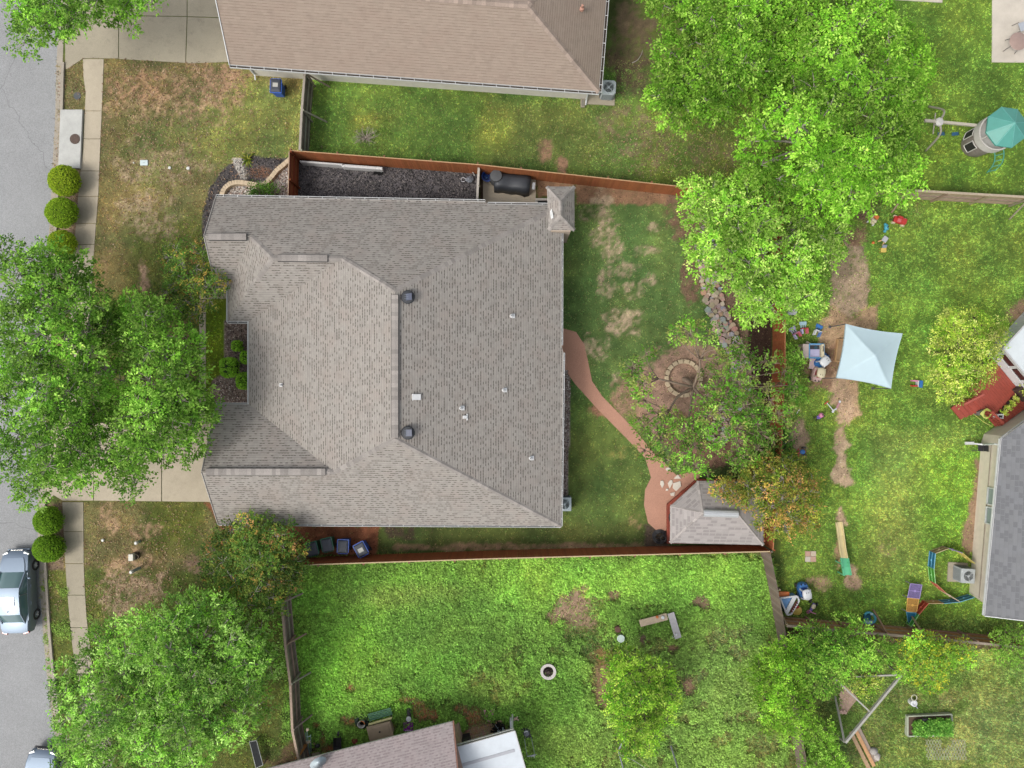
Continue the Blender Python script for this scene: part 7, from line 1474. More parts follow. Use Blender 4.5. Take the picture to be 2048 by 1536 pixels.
# red deck, railing, pots, hose
dk_ = thing('garden_deck', 'red painted deck with steps and a railing between the house and the sunroom', 'deck', gp(1980, 790)); dred = M('deck_red', (178, 82, 66), .6, .14, 4, .15, 0, .15); ang = math.atan2(ua.y, ua.x)
planks([(p.x, p.y) for p in pxs((1936, 778), (1985, 714), (2062, 808), (2006, 850), (1992, 852), (1966, 822), (1950, 800), z=.45)], .33, .45, ang, .15, .012, 'decking', dred, dk_); m = MB(); m.prism([(p.x, p.y) for p in pxs((1944, 778), (1985, 722), (2052, 806), (2000, 842), z=.3)], .02, .32); part(m, 'joist', dred, dk_)
planks([(p.x, p.y) for p in pxs((1902, 815), (1922, 838), (1966, 820), (1946, 795), z=.26)], .14, .26, ang, .3, .015, 'step', dred, dk_); planks([(p.x, p.y) for p in pxs((1930, 802), (1950, 826), (1968, 820), (1948, 796), z=.36)], .265, .36, ang, .3, .015, 'step', dred, dk_)
def railing(a, b, za, zb, h, parent):
    a, b = gp(*a), gp(*b); m = MB(); m.bar(a + V3(0, 0, za + h), b + V3(0, 0, zb + h), .12, .05); part(m, 'handrail', dred, parent); m = MB(); n = max(3, int((b - a).length / .16))
    for i in range(n + 1): f = i / n; p = a.lerp(b, f); z = za + (zb - za) * f; m.box((p.x, p.y, z + h / 2), (.04, .04, h))
    part(m, 'balusters', dred, parent)
railing((1955, 822), (1978, 845), .4, .4, .85, dk_); railing((1908, 808), (1940, 788), .1, .4, .85, dk_)
hs_ = thing('garden_hose', 'yellow green hose looped on the deck edge and trailing over the grass', 'hose', gp(1965, 830)); q = P(1972, 827, .75); m = MB()
for k in range(5): m.tube([q + V3(.32 * math.cos(t_) * (1 - .08 * k), .2 * math.sin(t_) * (1 + .06 * k) + .05 * math.sin(2 * t_ + k), .03 * k + .04 * math.sin(3 * t_)) for t_ in np.linspace(0, 6.28, 22)], .028, 6)
part(m, 'coil', M('hose_lime', (204, 210, 104), .45, .08), hs_); m = MB(); m.tube(curve([gp(1944, 826, .06), gp(1955, 835, .05), gp(1970, 846, .06), gp(1979, 852, .3)], 4), .025, 6); part(m, 'trailing_length', M('hose_lime', (204, 210, 104)), hs_)
m = MB(); m.box(gp(1951, 824, .3), (.35, .25, .5), .5); part(m, 'reel_box', M('reel_grey', (120, 118, 112), .6), hs_, bevel=.03)
def potplant(label, px, py, z0, r, h, potm, pal, seed, box=None, n=60):
    root = thing('potted_plant', label, 'potted plant', gp(px, py, z0)); q = P(px, py, z0); q = V3(q.x, q.y, z0); m = MB()
    if box: m.box(q + V3(0, 0, h / 2), (box[0], box[1], h), box[2]); m.box(q + V3(0, 0, h), (box[0] * .86, box[1] * .8, .02), box[2], mi=1)
    else: m.lathe([(0, 0), (r * .75, 0), (r, h), (r * .88, h), (r * .8, h * .85), (0, h * .85)], q, 16)
    part(m, 'pot', [potm, M('potting_soil', (70, 58, 48), .95, .2, 20)], root, bevel=.01 if box else 0, auto=not box); r_ = np.random.default_rng(seed)
    if n: 
        sx_, sy_ = (box[0] * .4, box[1] * .35) if box else (r * .7, r * .7); O = np.stack([r_.normal(0, sx_ * .7, n), r_.normal(0, sy_ * .7, n), r_.uniform(0, .2, n)], 1)
        if box: ca, sa = math.cos(box[2]), math.sin(box[2]); O = np.stack([O[:, 0] * ca - O[:, 1] * sa, O[:, 0] * sa + O[:, 1] * ca, O[:, 2]], 1)
        D = np.stack([O[:, 0], O[:, 1], np.full(n, .25)], 1); D /= np.linalg.norm(D, axis=1)[:, None]; v, f, c = leafcloud(O + np.array((q.x, q.y, z0 + h)), D, 6, .09, pal, r_, .55, 1, 1.7, .05); npmesh('leaves', v, f, c, leafmat, root)
    return root
pblk = M('pot_black', (52, 50, 52), .6, .15, 8)
potplant('dark planter box with leafy plants against the sunroom corner on the red deck', 2040, 786, .45, 0, .5, M('planter_brown', (84, 66, 60), .7, .15), YEL, 81, (.9, .5, -.9), 70)
for k, (x, y) in enumerate(((2024, 797), (2016, 806), (2008, 815), (2000, 824))): potplant(('black pot with yellow green leaves on the red deck, ' + ('nearest the planter box', 'second from the planter box', 'second from the white lantern', 'nearest the white lantern')[k]), x, y, .45, .15, .28, pblk, YEL, 82 + k, None, 26)['group'] = 'black pots on the deck'
m = MB(); q = P(1991, 832, .45); q = V3(q.x, q.y, .45)
for x in (-.13, .13):
    for y in (-.09, .09): m.box(q + V3(x, y, .2), (.04, .04, .4))
m.box(q + V3(0, 0, .42), (.34, .26, .04)); m.box(q + V3(0, 0, .02), (.32, .24, .04)); m.box(q + V3(0, 0, .445), (.2, .13, .01), mi=1); lt = one(m, 'lantern', [tw, tdark], 'white framed lantern on the deck at the end of the black pots', 'lantern'); 
fc = thing('folding_chair', 'black folding chair leaning against the slate roofed house below the downspout', 'chair', gp(1953, 893)); q = gp(1952, 894); m = MB(); m.box(q + V3(0, .02, .42), (.3, .42, .04)); part(m, 'seat', tdark, fc, bevel=.015); m = MB(); m.box(q + V3(.16, 0, .65), (.04, .4, .4)); part(m, 'backrest', tdark, fc, bevel=.015)
for x, y in ((-.15, -.2), (-.15, .22), (.17, -.2), (.17, .22)): m = MB(); m.tube([q + V3(x, y, .5), q + V3(-x * 1.6, y, 0)], .018, 6); part(m, 'leg', tdark, fc)
# ---- lower right garden: swing frame, bed, planks
grw = M('wood_silver', (186, 184, 174), .8, .14, 9, .2); 
sf = thing('wooden_swing_frame', 'grey wooden A-frame swing frame in the bottom right garden', 'swing frame', gp(1740, 1405)); ZT = 2.1; tA, tB = P(1802, 1350, ZT), P(1690, 1485, ZT); m = MB(); m.bar(tA, tB, .12, .16); part(m, 'beam', grw, sf)
def legbar(top, px, py): m = MB(); m.bar(top - V3(0, 0, .05), gp(px, py), .1, .06); part(m, 'leg', grw, sf)
legbar(tA, 1712, 1353); legbar(tA, 1778, 1332); legbar(tB, 1670, 1392); legbar(tB, 1664, 1462)
md = tA.lerp(tB, .55); m = MB(); m.bar(md, P(1668, 1356, 1.5), .08, .08); part(m, 'brace', grw, sf)
rbed = thing('raised_bed', 'raised garden bed with a pale grey frame full of green plants', 'garden bed', gp(1850, 1440)); bq = [P(1816, 1433, .3), P(1904, 1429, .3), P(1905, 1471, .3), P(1816, 1473, .3)]
for i in range(4): m = MB(); a, b = bq[i].copy(), bq[(i + 1) % 4].copy(); a.z = b.z = .15; m.bar(a, b, .07, .3); part(m, 'board', M('bed_frame', (196, 202, 178), .75, .12), rbed)
m = MB(); m.prism([(p.x, p.y) for p in bq], .0, .2); part(m, 'soil', M('bed_soil', (104, 84, 66), .95, .25, 14, .4), rbed)
r_ = np.random.default_rng(91); n = 800; uu, vv = r_.random(n) ** .8, r_.random(n); O = np.array([list((bq[0] * (1 - u) + bq[1] * u) * (1 - v) + (bq[3] * (1 - u) + bq[2] * u) * v) for u, v in zip(uu * .84 + .08, vv * .7 + .15)]); O[:, 2] = .3 + .35 * r_.random(n) * (.4 + fbm(O[:, 0], O[:, 1], 2.0, 2, 3))
kk = ~((O[:, 0] < bq[0].x + .9) & (O[:, 1] > bq[3].y + .95)); O = O[kk]; D = np.tile((0, 0, 1.0), (len(O), 1)); v, f, c = leafcloud(O, D, 8, .12, [(110, 166, 66), (92, 146, 56), (140, 190, 84)], r_, .55, 1.1, 1.75, .08); npmesh('plants', v, f, c, leafmat, rbed)
m = MB(); m.ball(P(1851, 1440, .4), (.26, .14, .12), 10, 6); part(m, 'weed_cloth', tdark, rbed, smooth=True)
wc = thing('watering_can', 'white watering can with a big hoop handle above the raised bed', 'watering can', gp(1822, 1400)); q = gp(1822, 1402); m = MB(); m.lathe([(0, 0), (.2, 0), (.19, .34), (.12, .36), (.1, .3), (0, .28)], q, 18); part(m, 'body', tw, wc, auto=True)
m = MB(); m.tube([q + V3(-.05 + .16 * math.cos(t_), .38 + .17 * math.sin(t_), .42) for t_ in np.linspace(0, 6.28, 20)], .025, 6); part(m, 'handle', M('handle_cream', (226, 222, 196), .5), wc); m = MB(); m.tube([q + V3(.1, -.1, .2), q + V3(.22, -.3, .3)], [.05, .03], 8); part(m, 'spout', M('spout_grey', (150, 150, 160), .4), wc)
lt_ = MB(); lo, hi = gp(1850, 1478), gp(1932, 1520)
for s in (-1, 1):
    for k in range(-2, 18):
        x0 = lo.x + k * .17; a = V3(x0, lo.y, .05 + .012 * (s + 1) / 2); pts = []
        for t_ in np.linspace(0, 1, 8):
            px_ = x0 + s * .55 * t_; py_ = lo.y - 1.2 * t_
            if lo.x <= px_ <= hi.x and not (px_ > lo.x + 1.0 and py_ > lo.y - .3 - .1 * math.sin(px_ * 5) and px_ < lo.x + 1.5) and py_ > hi.y - (px_ - lo.x - 2.0) * .5 * -1 * 0: pts.append(V3(px_, py_, .05 + .012 * (s + 1) / 2))
        for p, q2 in zip(pts[:-1], pts[1:]):
            if (p - q2).length < .25: lt_.bar(p, q2, .024, .012)
one(lt_, 'wood_lattice', M('lattice_pale', (190, 190, 160), .8, .1), 'broken pale lattice lying in the grass below the raised bed', 'lattice')
for i, (a, b, w_, c, z, lb) in enumerate((((1700, 1462), (1738, 1538), .22, (190, 158, 122), .06, 'weathered tan plank at the left of the pile below the swing frame'), ((1708, 1456), (1746, 1530), .2, (214, 164, 116), .12, 'orange tinted plank in the middle of the pile below the swing frame'), ((1714, 1452), (1750, 1522), .22, (172, 154, 138), .06, 'grey brown plank at the right of the pile below the swing frame'))): m = MB(); m.bar(gp(*a, z), gp(*b, z), w_, .06); one(m, 'plank', M('plank_%d' % i, c, .8, .16, 8, .2), lb, 'plank', 'planks below the swing frame', bevel=.006)
def rock(label, px, py, r3, c, seed, name='rock'):
    r = random.Random(seed); q = gp(px, py); m = MB(); m.ball((0, 0, 0), 1, 10, 7); ph = [r.uniform(0, 6) for _ in range(6)]
    m.v = [(q.x + x * r3[0] * (1 + .18 * math.sin(3 * y + ph[0]) + .1 * math.sin(5 * z + ph[1])), q.y + y * r3[1] * (1 + .18 * math.sin(3 * x + ph[2])), max(0, r3[2] * .6 + z * r3[2] * (1 + .15 * math.sin(4 * x + ph[3])))) for x, y, z in m.v]
    return one(m, name, M('rock_%d_%d_%d' % c, c, .9, .2, 9, .4), label, 'rock', auto=True)
rock('grey rock beside the plank pile, upper one', 1745, 1500, (.22, .26, .2), (180, 174, 168), 1); rock('pale rock beside the plank pile, lower one', 1752, 1512, (.2, .22, .16), (196, 188, 180), 2); rock('brown rock at the corner of the stained fence, left of the green bins', 608, 1112, (.34, .3, .34), (160, 128, 104), 3)
pv_ = thing('paved_patch', 'pinkish paved patch under the grey swing frame', 'paving', gp(1697, 1400)); m = MB(); pp = pxs((1682, 1362), (1716, 1395), (1690, 1428), (1674, 1424))
m.prism([(p.x, p.y) for p in pp], 0, .05); part(m, 'slab', M('paving_pink', (188, 158, 140), .85, .16, 8, .3), pv_, bevel=.01)
m = MB()
for k in range(5): q = gp(1684 + 3 * k - 6, 1424 - 3 * (k % 2), .08); m.box(q, (.16, .12, .08), .3 * k)
part(m, 'loose_brick', M('brick_pink', (206, 172, 156), .85, .15), pv_, bevel=.01)
# ---- lush garden: fire pit, benches, pots
fp = thing('fire_pit', 'round fire pit with a white tiled rim in the lush grass', 'fire pit', gp(1096, 1339)); q = gp(1096, 1339); m = MB(); m.lathe([(.30, .3), (.31, .36), (.46, .37), (.46, .3), (.42, .05), (.32, .05), (.30, .3)], q, 40); part(m, 'rim', M('pit_white', (226, 218, 212), .7, .06), fp, auto=True)
m = MB()
for k in range(36): a = 2 * math.pi * k / 36; m.box(q + V3(.385 * math.cos(a), .385 * math.sin(a), .366), (.07, .012, .008), a)
part(m, 'rim_joint', M('pit_joint', (160, 152, 152), .8), fp)
m = MB(); m.lathe([(.30, .30), (.24, .14), (.12, .08), (0, .07)], q, 28); part(m, 'bowl', M('pit_bowl', (126, 108, 100), .7, .3, 10, .3), fp, auto=True)
m = MB(); m.lathe([(.28, .33), (.22, .40), (.12, .44), (.02, .455), (0, .47)], q, 28); mo = MB()
for k in range(12): a = math.pi * k / 6; mo.tube([q + V3(.29 * math.cos(a) * s_, .29 * math.sin(a) * s_, .33 + .12 * (1 - s_ * s_)) for s_ in np.linspace(0, 1, 6)], .006, 4)
for s_ in (.3, .6, .95): mo.tube([q + V3(.29 * s_ * math.cos(t_), .29 * s_ * math.sin(t_), .33 + .12 * (1 - s_ * s_)) for t_ in np.linspace(0, 6.283, 25)], .006, 4)
mo.ball(q + V3(0, 0, .46), .03, 8, 6); part(mo, 'spark_screen', M('screen_wire', (120, 104, 96), .5, .1, 8, 0, .5), fp)
def bench(label, a, b, w_, mat, h=.44):
    A, B = gp(*a, h), gp(*b, h); u = (B - A).normalized(); s = V3(-u.y, u.x, 0); root = thing('bench', label, 'bench', V3(A.x, A.y, 0), 'benches in the lush garden'); m = MB(); m.bar(A, B, w_, .06); part(m, 'seat', mat, root, bevel=.008)
    for f in (.08, .92):
        for e in (-1, 1): p = A.lerp(B, f) + s * e * w_ * .38; m = MB(); m.box((p.x, p.y, h / 2 - .02), (.07, .07, h - .04)); part(m, 'leg', mat, root)
    return root
bench('tan wooden bench with jars, left of the two benches', (1277, 1242), (1331, 1228), .40, M('bench_tan', (218, 196, 166), .75, .1, 9, .15)); bench('grey white wooden bench, right of the two benches', (1338, 1221), (1353, 1271), .40, M('bench_grey', (202, 198, 196), .75, .1, 9, .15))
def jar(name, label, px, py, z, r, h, mat, cat='jar'): q = P(px, py, z); q = V3(q.x, q.y, z); m = MB(); m.lathe([(r * .8, 0), (r, .02), (r, h * .8), (r * .7, h), (0, h)], q, 14); return one(m, name, mat, label, cat, auto=True)
jar('jar', 'white jar on the tan bench', 1325, 1234, .47, .1, .16, tw); jar('jar', 'orange jar on the tan bench', 1314, 1233, .47, .08, .14, torg); jar('cup', 'small white cup on the grey white bench', 1352, 1268, .47, .06, .1, tw, 'cup'); jar('jar', 'white pot on the grass at the end of the grey white bench', 1344, 1272, 0, .1, .2, tw)
pl_ = jar('plant_pot', 'brown clay pot with dark soil beside the white lidded bucket', 1235, 1256, 0, .2, .3, M('clay_brown', (104, 70, 58), .8, .2), 'pot')
q = gp(1240, 1273); bk_ = thing('bucket', 'bucket with a pale green white lid below the brown pot', 'bucket', q); m = MB(); m.lathe([(.17, 0), (.2, .34)], q, 24); part(m, 'body', rgb('bucket_white', (214, 224, 216)), bk_, auto=True); m = MB(); m.lathe([(.225, .33), (.225, .37), (.17, .375), (.16, .36), (0, .36)], q, 28); part(m, 'lid', rgb('bucket_lid', (212, 230, 220)), bk_, auto=True)
m = MB(); m.bar(gp(1251, 1272, .06), gp(1258, 1257, .14), .2, .05); one(m, 'slate_piece', M('slate_dark', (84, 88, 92), .7, .15), 'dark broken slate piece beside the bucket', 'slate')
m = MB(); m.bar(gp(1276, 1287, .04), gp(1330, 1275, .05), .03, .03); one(m, 'thin_pole', M('pole_tan', (170, 150, 110), .8), 'thin tan pole lying below the twiggy bush', 'pole'); m = MB(); m.bar(gp(1268, 1218, .05), gp(1275, 1222, .05), .07, .03); one(m, 'white_scrap', tw, 'small white scrap in the grass above the tan bench', 'scrap')
# hammock posts at the bottom edge
hp = thing('hammock_frame', 'grey metal pole frame with ropes under the yellow topped tree, bottom edge', 'hammock frame', gp(1245, 1500)); m = MB(); pm2 = M('pole_grey', (160, 164, 166), .45, .1, 8, 0, .3)
m.tube(curve([P(1250, 1478, 1.6), P(1238, 1500, 1.3), P(1243, 1524, .7), P(1250, 1550, .1)], 4), .045, 8); part(m, 'pole', pm2, hp, smooth=True); m = MB(); m.tube([P(1342, 1492, .3), P(1358, 1545, 1.5)], .05, 8); part(m, 'pole', pm2, hp, auto=True)
for a, b, c_ in (((1244, 1490, 1.4), (1300, 1535, .6), (206, 196, 120)), ((1242, 1510, 1.2), (1302, 1545, .5), (206, 206, 196))): m = MB(); A, B = P(*a), P(*b); m.tube(curve([A, A.lerp(B, .5) - V3(0, 0, .25), B], 5), .014, 5); part(m, 'rope', M('rope_%d' % c_[2], c_, .8), hp)
# ---- along the pinkish house
db = thing('deck_box', 'tan resin deck box against the pinkish roof', 'storage box', gp(763, 1452)); q = gp(764, 1452); rz = math.radians(14); tanb = M('resin_tan', (186, 164, 138), .6, .07, 5, .1)
m = MB(); m.box(q + V3(0, 0, .3), (1.35, .82, .6), rz); part(m, 'body', tanb, db, bevel=.06); m = MB(); m.box(q + V3(0, 0, .64), (1.42, .88, .1), rz); m.box(q + V3(0, 0, .70), (1.15, .62, .03), rz); lo_ = part(m, 'lid', tanb, db, bevel=.03); m = MB(); m.lathe([(.05, 0), (.05, .03), (0, .035)], q + V3(0, 0, .715), 10); part(m, 'knob', pblk, lo_, auto=True)
m = MB(); q = P(778, 1479, .72); m.ball(q, (.30, .13, .08), 14, 7, rot=RYX(math.radians(14), 'Z')); m.ball(q + V3(.1, .03, .03), (.14, .1, .07), 10, 6, rot=RYX(.2, 'Z')); one(m, 'foil_bag', rgb('bag_blue_white', (206, 224, 232)), 'blue white plastic bag at the eave end of the tan deck box', 'bag', smooth=True)
bs = thing('storage_basin', 'purple plastic basin with a handle near the pinkish roof edge', 'basin', gp(818, 1448)); q = gp(818, 1449); pu = rgb('basin_purple', (150, 46, 160)); m = MB()
m.loft([[q + V3(x * k, y * k, z) for x, y in ((.28, .24), (-.28, .24), (-.28, -.24), (.28, -.24))] for z, k in ((.05, .85), (.3, 1), (.3, .9), (.22, .84))], caps=True); part(m, 'shell', pu, bs, bevel=.03); m = MB(); m.ball(q + V3(0, .02, .23), (.09, .09, .05), 10, 6); part(m, 'disc', rgb('basin_light', (190, 110, 196)), bs, smooth=True); m = MB()
for k in range(4): m.box(q + V3(-.14 + .09 * k, -.22, .32), (.06, .05, .03))
part(m, 'grip', rgb('basin_pale', (226, 200, 226)), bs)
jar('plant_pot', 'red brown clay pot beside the black wheelbarrow', 711, 1478, 0, .18, .3, M('clay_red', (140, 62, 50), .8, .12), 'pot')
m = MB(); m.tube([gp(711, 1484, .5), gp(711, 1496, .45)], .03, 8); one(m, 'white_pipe', tw, 'short white pipe between the clay pot and the pinkish roof', 'pipe')
wb = thing('wheelbarrow', 'black wheelbarrow with tube handles against the pinkish roof', 'wheelbarrow', gp(679, 1482)); q = gp(679, 1480); m = MB(); m.loft([[q + V3(x, y, z) for x, y in ((.24 * k, .4 * k), (-.24 * k, .4 * k), (-.24 * k, -.34 * k), (.24 * k, -.34 * k))] for z, k in ((.3, .7), (.55, 1), (.55, .94), (.36, .68))]); part(m, 'tray', pblk, wb, bevel=.02)
m = MB()
for s in (-1, 1): m.tube([q + V3(s * .1, .45, .2), q + V3(s * .22, -.3, .5), q + V3(s * .24, -.75, .6)], .02, 7)
m.tube([q + V3(-.24, -.75, .6), q + V3(.24, -.75, .6)], .02, 7); part(m, 'handle_frame', pblk, wb); m = MB(); m.lathe([(0, -.05), (.18, -.05), (.18, .05), (0, .05)], q + V3(0, .5, .18), 16, rot=RYX(math.pi / 2, 'Y')); part(m, 'wheel', tdark, wb, auto=True)
tr_ = thing('tyre_planter', 'bucket standing inside an old dark green tyre', 'tyre', gp(725, 1440)); q = gp(725, 1440); m = MB(); m.tube([q + V3(.32 * math.cos(t_), .32 * math.sin(t_), .13) for t_ in np.linspace(0, 6.283, 29)], .125, 10); part(m, 'tyre', M('tyre_green', (54, 74, 58), .85, .2, 8), tr_, smooth=True)
q2 = thing('metal_pail', 'white and orange rimmed pail sitting in the dark tyre', 'pail', gp(726, 1441)); q = gp(726, 1441); m = MB(); m.lathe([(.0, .12), (.16, .12), (.21, .5), (.22, .52), (.19, .52), (.15, .2), (0, .2)], q, 24); part(m, 'shell', rgb('pail_white', (220, 216, 206)), q2, auto=True); m = MB(); m.lathe([(0, .24), (.155, .24)], q, 20); part(m, 'water', glass('pail_water', (120, 130, 142), .1), q2); m = MB(); m.tube([q + V3(.21 * math.cos(t_), .21 * math.sin(t_), .525) for t_ in np.linspace(.1, 1.7, 10)], .02, 6); part(m, 'rim_stripe', torg, q2)
bn = thing('slatted_bench', 'green slatted bench with a pale yellow rail on the grass', 'bench', gp(764, 1430)); a, b = gp(742, 1437), gp(788, 1424); u = (b - a).normalized(); s = V3(-u.y, u.x, 0); m = MB()
for k in range(5): m.bar(a + s * (.08 + .09 * k) + V3(0, 0, .42), b + s * (.08 + .09 * k) + V3(0, 0, .42), .05, .03)
part(m, 'seat', M('bench_green', (84, 138, 108), .6, .12), bn); m = MB(); m.bar(a + V3(0, 0, .72), b + V3(0, 0, .72), .1, .05); m.bar(a + s * -.02 + V3(0, 0, .56), b + s * -.02 + V3(0, 0, .56), .04, .05); part(m, 'back_rail', M('rail_yellow', (206, 200, 140), .7, .1), bn)
for f in (.06, .94): p = a.lerp(b, f); m = MB(); m.box((p.x, p.y, .36), (.06, .06, .72)); m.box((p.x + s.x * .42, p.y + s.y * .42, .2), (.06, .06, .4)); part(m, 'leg', M('bench_iron', (70, 84, 70), .6), bn)
bc = thing('black_cylinder_post', 'black upright cylinder with a white round end on the grass', 'post', gp(820, 1425)); q0_, q1_ = gp(819, 1413, .16), gp(819, 1432, .20); m = MB(); m.tube([q0_, q1_], .14, 14); part(m, 'body', pblk, bc, auto=True); m = MB(); m.lathe([(.15, -.02), (.15, .03), (.08, .05), (.07, .03), (0, .03)], q1_ + V3(0, -.02, .14), 20); part(m, 'end_cap', tw, bc, auto=True)
pk2 = thing('folded_parasol', 'pink fabric folded in a heart shape on the bare reddish soil', 'fabric', gp(978, 1425)); m = MB(); L_ = [(966, 1418), (972, 1417), (976, 1422), (980, 1420), (988, 1416), (990, 1420), (981, 1441), (975, 1441)]; m.prism([(p.x, p.y) for p in pxs(*L_)], .02, .16); part(m, 'fabric', M('pink_fabric', (230, 168, 178), .8, .1, 6, .4), pk2, bevel=.04); m = MB(); m.tube(curve([gp(974, 1418, .1), gp(968, 1412, .12), gp(968, 1406, .1), gp(974, 1402, .06)], 4), .018, 6); part(m, 'strap', M('strap_yellow', (196, 200, 120), .7), pk2)
gb = thing('barbecue', 'black barbecue with a shelf under the eave on the brick patio', 'barbecue', gp(932, 1470)); q = gp(932, 1471); m = MB(); m.box(q + V3(0, 0, .8), (.62, .42, .3), math.radians(13)); part(m, 'hood', pblk, gb, bevel=.05); m = MB(); m.box(q + V3(0, 0, .38), (.54, .36, .5), math.radians(13)); part(m, 'cabinet', pblk, gb); m = MB(); m.box(q + V3(-.48, -.1, .62), (.3, .34, .03), math.radians(13)); part(m, 'shelf', M('shelf_brown', (96, 70, 60), .6), gb)
for x in (-.22, .22): m = MB(); m.lathe([(0, -.03), (.09, -.03), (.09, .03), (0, .03)], q + V3(x, -.16, .09), 12, rot=RYX(math.pi / 2, 'Y')); part(m, 'wheel', pblk, gb)
bp = MB(); A, B, D_ = gp(914, 1464), gp(1016, 1438), gp(1028, 1490); w1 = (B - A); 
r5 = random.Random(4)
nu, nv_ = 26, 9
for i in range(nu):
    for j in range(nv_):
        f, g_ = (i + .5) / nu, (j + .5) / nv_; p = A + w1 * f + V3(w1.y, -w1.x, 0).normalized() * (1.15 * g_); c = tuple(x * r5.uniform(.8, 1.1) for x in col(*( (196, 168, 136) if j > 2 else (186, 150, 118)))); bp.box((p.x, p.y, .03 + r5.uniform(-.004, .004)), (w1.length / nu - .012, 1.15 / nv_ - .012, .06), math.atan2(w1.y, w1.x), col=c)
struct(bp.build('brick_patio', limestone))
ft = thing('patio_plant', 'dark leafy plant with pale flowers at the end of the white patio cover', 'plant', gp(1000, 1455)); r_ = np.random.default_rng(5); q = gp(1000, 1456)
for nm, n, pal, c_, sz in (('foliage', 90, [(46, 44, 42), (60, 64, 50), (38, 36, 40)], (-.1, .1, .4), .13), ('flowers', 70, [(220, 232, 240), (196, 214, 226)], (.12, -.16, .55), .11)): O = r_.normal(0, .17, (n, 3)) + np.array((q.x + c_[0], q.y + c_[1], c_[2])); D = r_.normal(0, .4, (n, 3)) + np.array((0, 0, 1)); D /= np.linalg.norm(D, axis=1)[:, None]; v, f, c = leafcloud(O, D, 6, sz, pal, r_, .6, 1, 1.2, .05); npmesh(nm, v, f, c, leafmat, ft)
m = MB(); m.tube([q, q + V3(-.05, .05, .4)], .03, 6); part(m, 'stem', barkb, ft)
m = MB(); m.tube(curve([gp(983, 1452, .25), gp(990, 1444, .3), gp(998, 1438, .3), gp(1005, 1440, .2)], 4), .05, 8); one(m, 'driftwood', M('driftwood', (186, 156, 120), .85, .15), 'curved tan driftwood edging the dark leafy plant', 'driftwood', smooth=True)
m = MB(); a = gp(1022, 1438, .3); m.box(a + V3(0, -.2, .1), (.1, .8, .5), .05); m.bar(a + V3(.2, .25, .1), a + V3(.45, .1, .05), .07, .06, mi=1); m.bar(a + V3(.15, .1, .1), a + V3(.4, .3, .05), .07, .06, mi=1); one(m, 'white_board', [tw, M('scrap_orange', (206, 150, 110), .7)], 'white upright panel with orange scraps at the corner of the patio cover', 'board', bevel=.01)
mw = thing('lawn_mower', 'black push mower with a long silver handle on the grass beside the patio cover', 'lawn mower', gp(1054, 1468)); q = gp(1053, 1462); rzm = math.radians(14); Rz = RYX(rzm, 'Z')
m = MB(); m.box(rb((0, 0, .2)), (.46, .6, .16), rzm); part(m, 'deck', pblk, mw, bevel=.05); m = MB(); m.lathe([(.16, 0), (.16, .14), (.1, .18), (0, .19)], rb((0, .05, .28)), 16); part(m, 'engine', M('engine_grey', (120, 122, 128), .4, .15), mw, auto=True); m = MB(); m.box(rb((0, .16, .42)), (.2, .1, .06), rzm); part(m, 'engine_cover', tw, mw)
m = MB()
for s_ in (-1, 1): m.tube([rb((s_ * .2, -.28, .25)), rb((s_ * .22, -.75, .7)), rb((s_ * .22, -1.0, .92))], .016, 7)
m.tube([rb((-.22, -1.0, .92)), rb((.22, -1.0, .92))], .03, 8); part(m, 'handle', M('mower_silver', (200, 204, 206), .35, .05, 8, 0, .4), mw)
for x, y in ((-.25, .22), (.25, .22), (-.25, -.22), (.25, -.22)): m = MB(); m.lathe([(0, -.03), (.1, -.03), (.1, .03), (0, .03)], rb((x, y, .1)), 14, rot=Rz @ RYX(math.pi / 2, 'Y')); part(m, 'wheel', tdark, mw, auto=True)
sp_ = thing('sprinkler', 'small silver lawn sprinkler on a black stake below the mower', 'sprinkler', gp(1068, 1507)); q = gp(1067, 1506); m = MB(); m.tube([q, q + V3(0, 0, .3)], .03, 7); part(m, 'stake', pblk, sp_); m = MB(); m.tube([q + V3(-.16, -.06, .32), q + V3(.16, .08, .32)], .025, 7); m.tube([q + V3(-.04, .08, .33), q + V3(.06, -.1, .33)], .025, 7); part(m, 'arm', M('mower_silver', (200, 204, 206)), sp_)
m = MB(); m.bar(gp(1078, 1477, .05), gp(1086, 1486, .05), .08, .03); one(m, 'white_scrap', tw, 'small white scrap in the grass right of the mower', 'scrap')
# dish, folded airer, plank, panel at the bottom left
sd_ = thing('satellite_dish', 'grey white oval satellite dish on the edge of the pinkish roof', 'satellite dish', P(640, 1522, 2.7)); q = P(636, 1523, 3.15); Rd = RYX(math.radians(38), 'Z') @ RYX(math.radians(30), 'X'); m = MB()
pr = [(r_d, .1 * (r_d / .46) ** 2) for r_d in np.linspace(.001, .46, 8)]; m.lathe(pr, q, 28, sx=1.05, sy=.78, rot=Rd); m.lathe([(a, b - .03) for a, b in pr[::-1]], q, 28, sx=1.05, sy=.78, rot=Rd); part(m, 'reflector', M('dish_grey', (206, 222, 228), .4, .05), sd_, smooth=True)
m = MB(); m.tube([q - V3(0, 0, .05), q - V3(-.1, -.1, .5)], .035, 8); m.tube([q + Rd @ V3(0, -.34, .05), q + Rd @ V3(0, -.2, .5)], .02, 6); m.box(q + Rd @ V3(0, -.18, .52), (.1, .1, .08)); part(m, 'mast', M('mast_grey', (180, 184, 186), .4, .1), sd_)
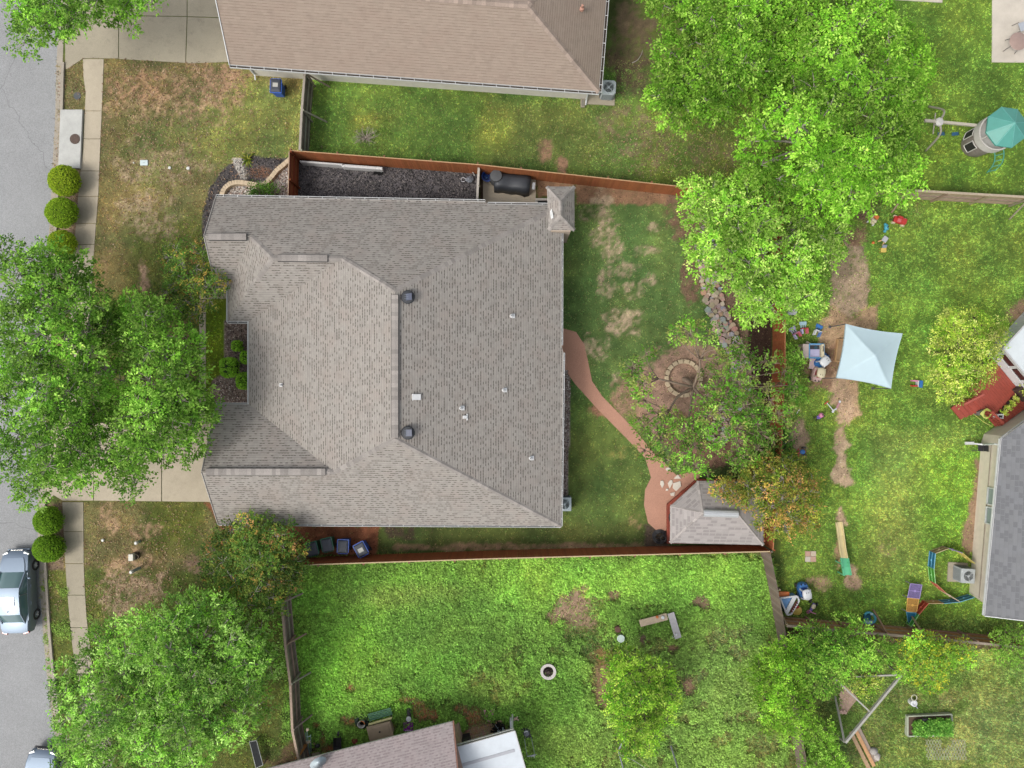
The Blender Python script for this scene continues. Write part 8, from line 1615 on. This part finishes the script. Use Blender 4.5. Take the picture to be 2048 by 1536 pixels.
ar = thing('folded_airer', 'pale green folded metal airer leaning against the grey fence', 'clothes airer', gp(613, 1470)); apg = M('airer_green', (186, 216, 206), .5, .08); m = MB()
for k, (a, b) in enumerate((((614, 1462, 1.0), (620, 1512, .1)), ((611, 1466, .9), (618, 1506, .1)), ((621, 1470, .8), (622, 1504, .1)), ((612, 1474, .8), (622, 1472, .8)), ((612, 1482, .7), (622, 1480, .7)), ((615, 1462, 1.0), (617, 1457, 1.1)))): m.tube([P(*a), P(*b)], .028, 7)
part(m, 'frame', apg, ar); m = MB(); m.ball(P(615, 1459, 1.1), (.1, .1, .08), 10, 6); m.box(P(617, 1484, .75), (.22, .16, .08), .3); part(m, 'hinge', M('airer_cream', (224, 206, 176), .6), ar, bevel=.02)
m = MB(); m.bar(P(593, 1517, 1.75), P(612, 1489, .6), .2, .05); one(m, 'leaning_board', M('board_orange', (190, 128, 66), .7, .12, 6), 'orange brown board leaning over the grey fence by the airer', 'board', bevel=.008)
m = MB(); m.ball(gp(636, 1488, .16), (.17, .13, .16), 12, 8, rot=RYX(-.5, 'Z')); m.tube([gp(632, 1484, .24), gp(630, 1481, .3)], [.04, .03], 6, mi=1); one(m, 'black_bag', [pblk, M('tag_tan', (200, 170, 130), .7)], 'small black bag on the soil right of the airer', 'bag', smooth=True)
m = MB(); m.bar(gp(625, 1507, .12), gp(640, 1504, .12), .1, .08); one(m, 'timber_offcut', M('timber_pale', (206, 190, 160), .75), 'short pale timber offcut by the satellite dish', 'timber')
bpn = thing('folding_table', 'black topped folding table with a thin pale frame under the bottom left tree', 'table', gp(512, 1510)); m = MB(); A, B = gp(500, 1482), gp(508, 1490); pq = pxs((499, 1483), (513, 1481), (526, 1530), (512, 1536), z=.5); m.prism([(p.x, p.y) for p in pq], .45, .5); part(m, 'table_top', M('panel_black', (36, 40, 42), .95, .15), bpn); m = MB()
for i in range(4): a, b = pq[i].copy(), pq[(i + 1) % 4].copy(); a.z = b.z = .49; m.bar(a, b, .03, .05)
for p in pq: m.box((p.x, p.y, .23), (.04, .04, .46))
part(m, 'frame', M('panel_frame', (150, 156, 150), .5), bpn)
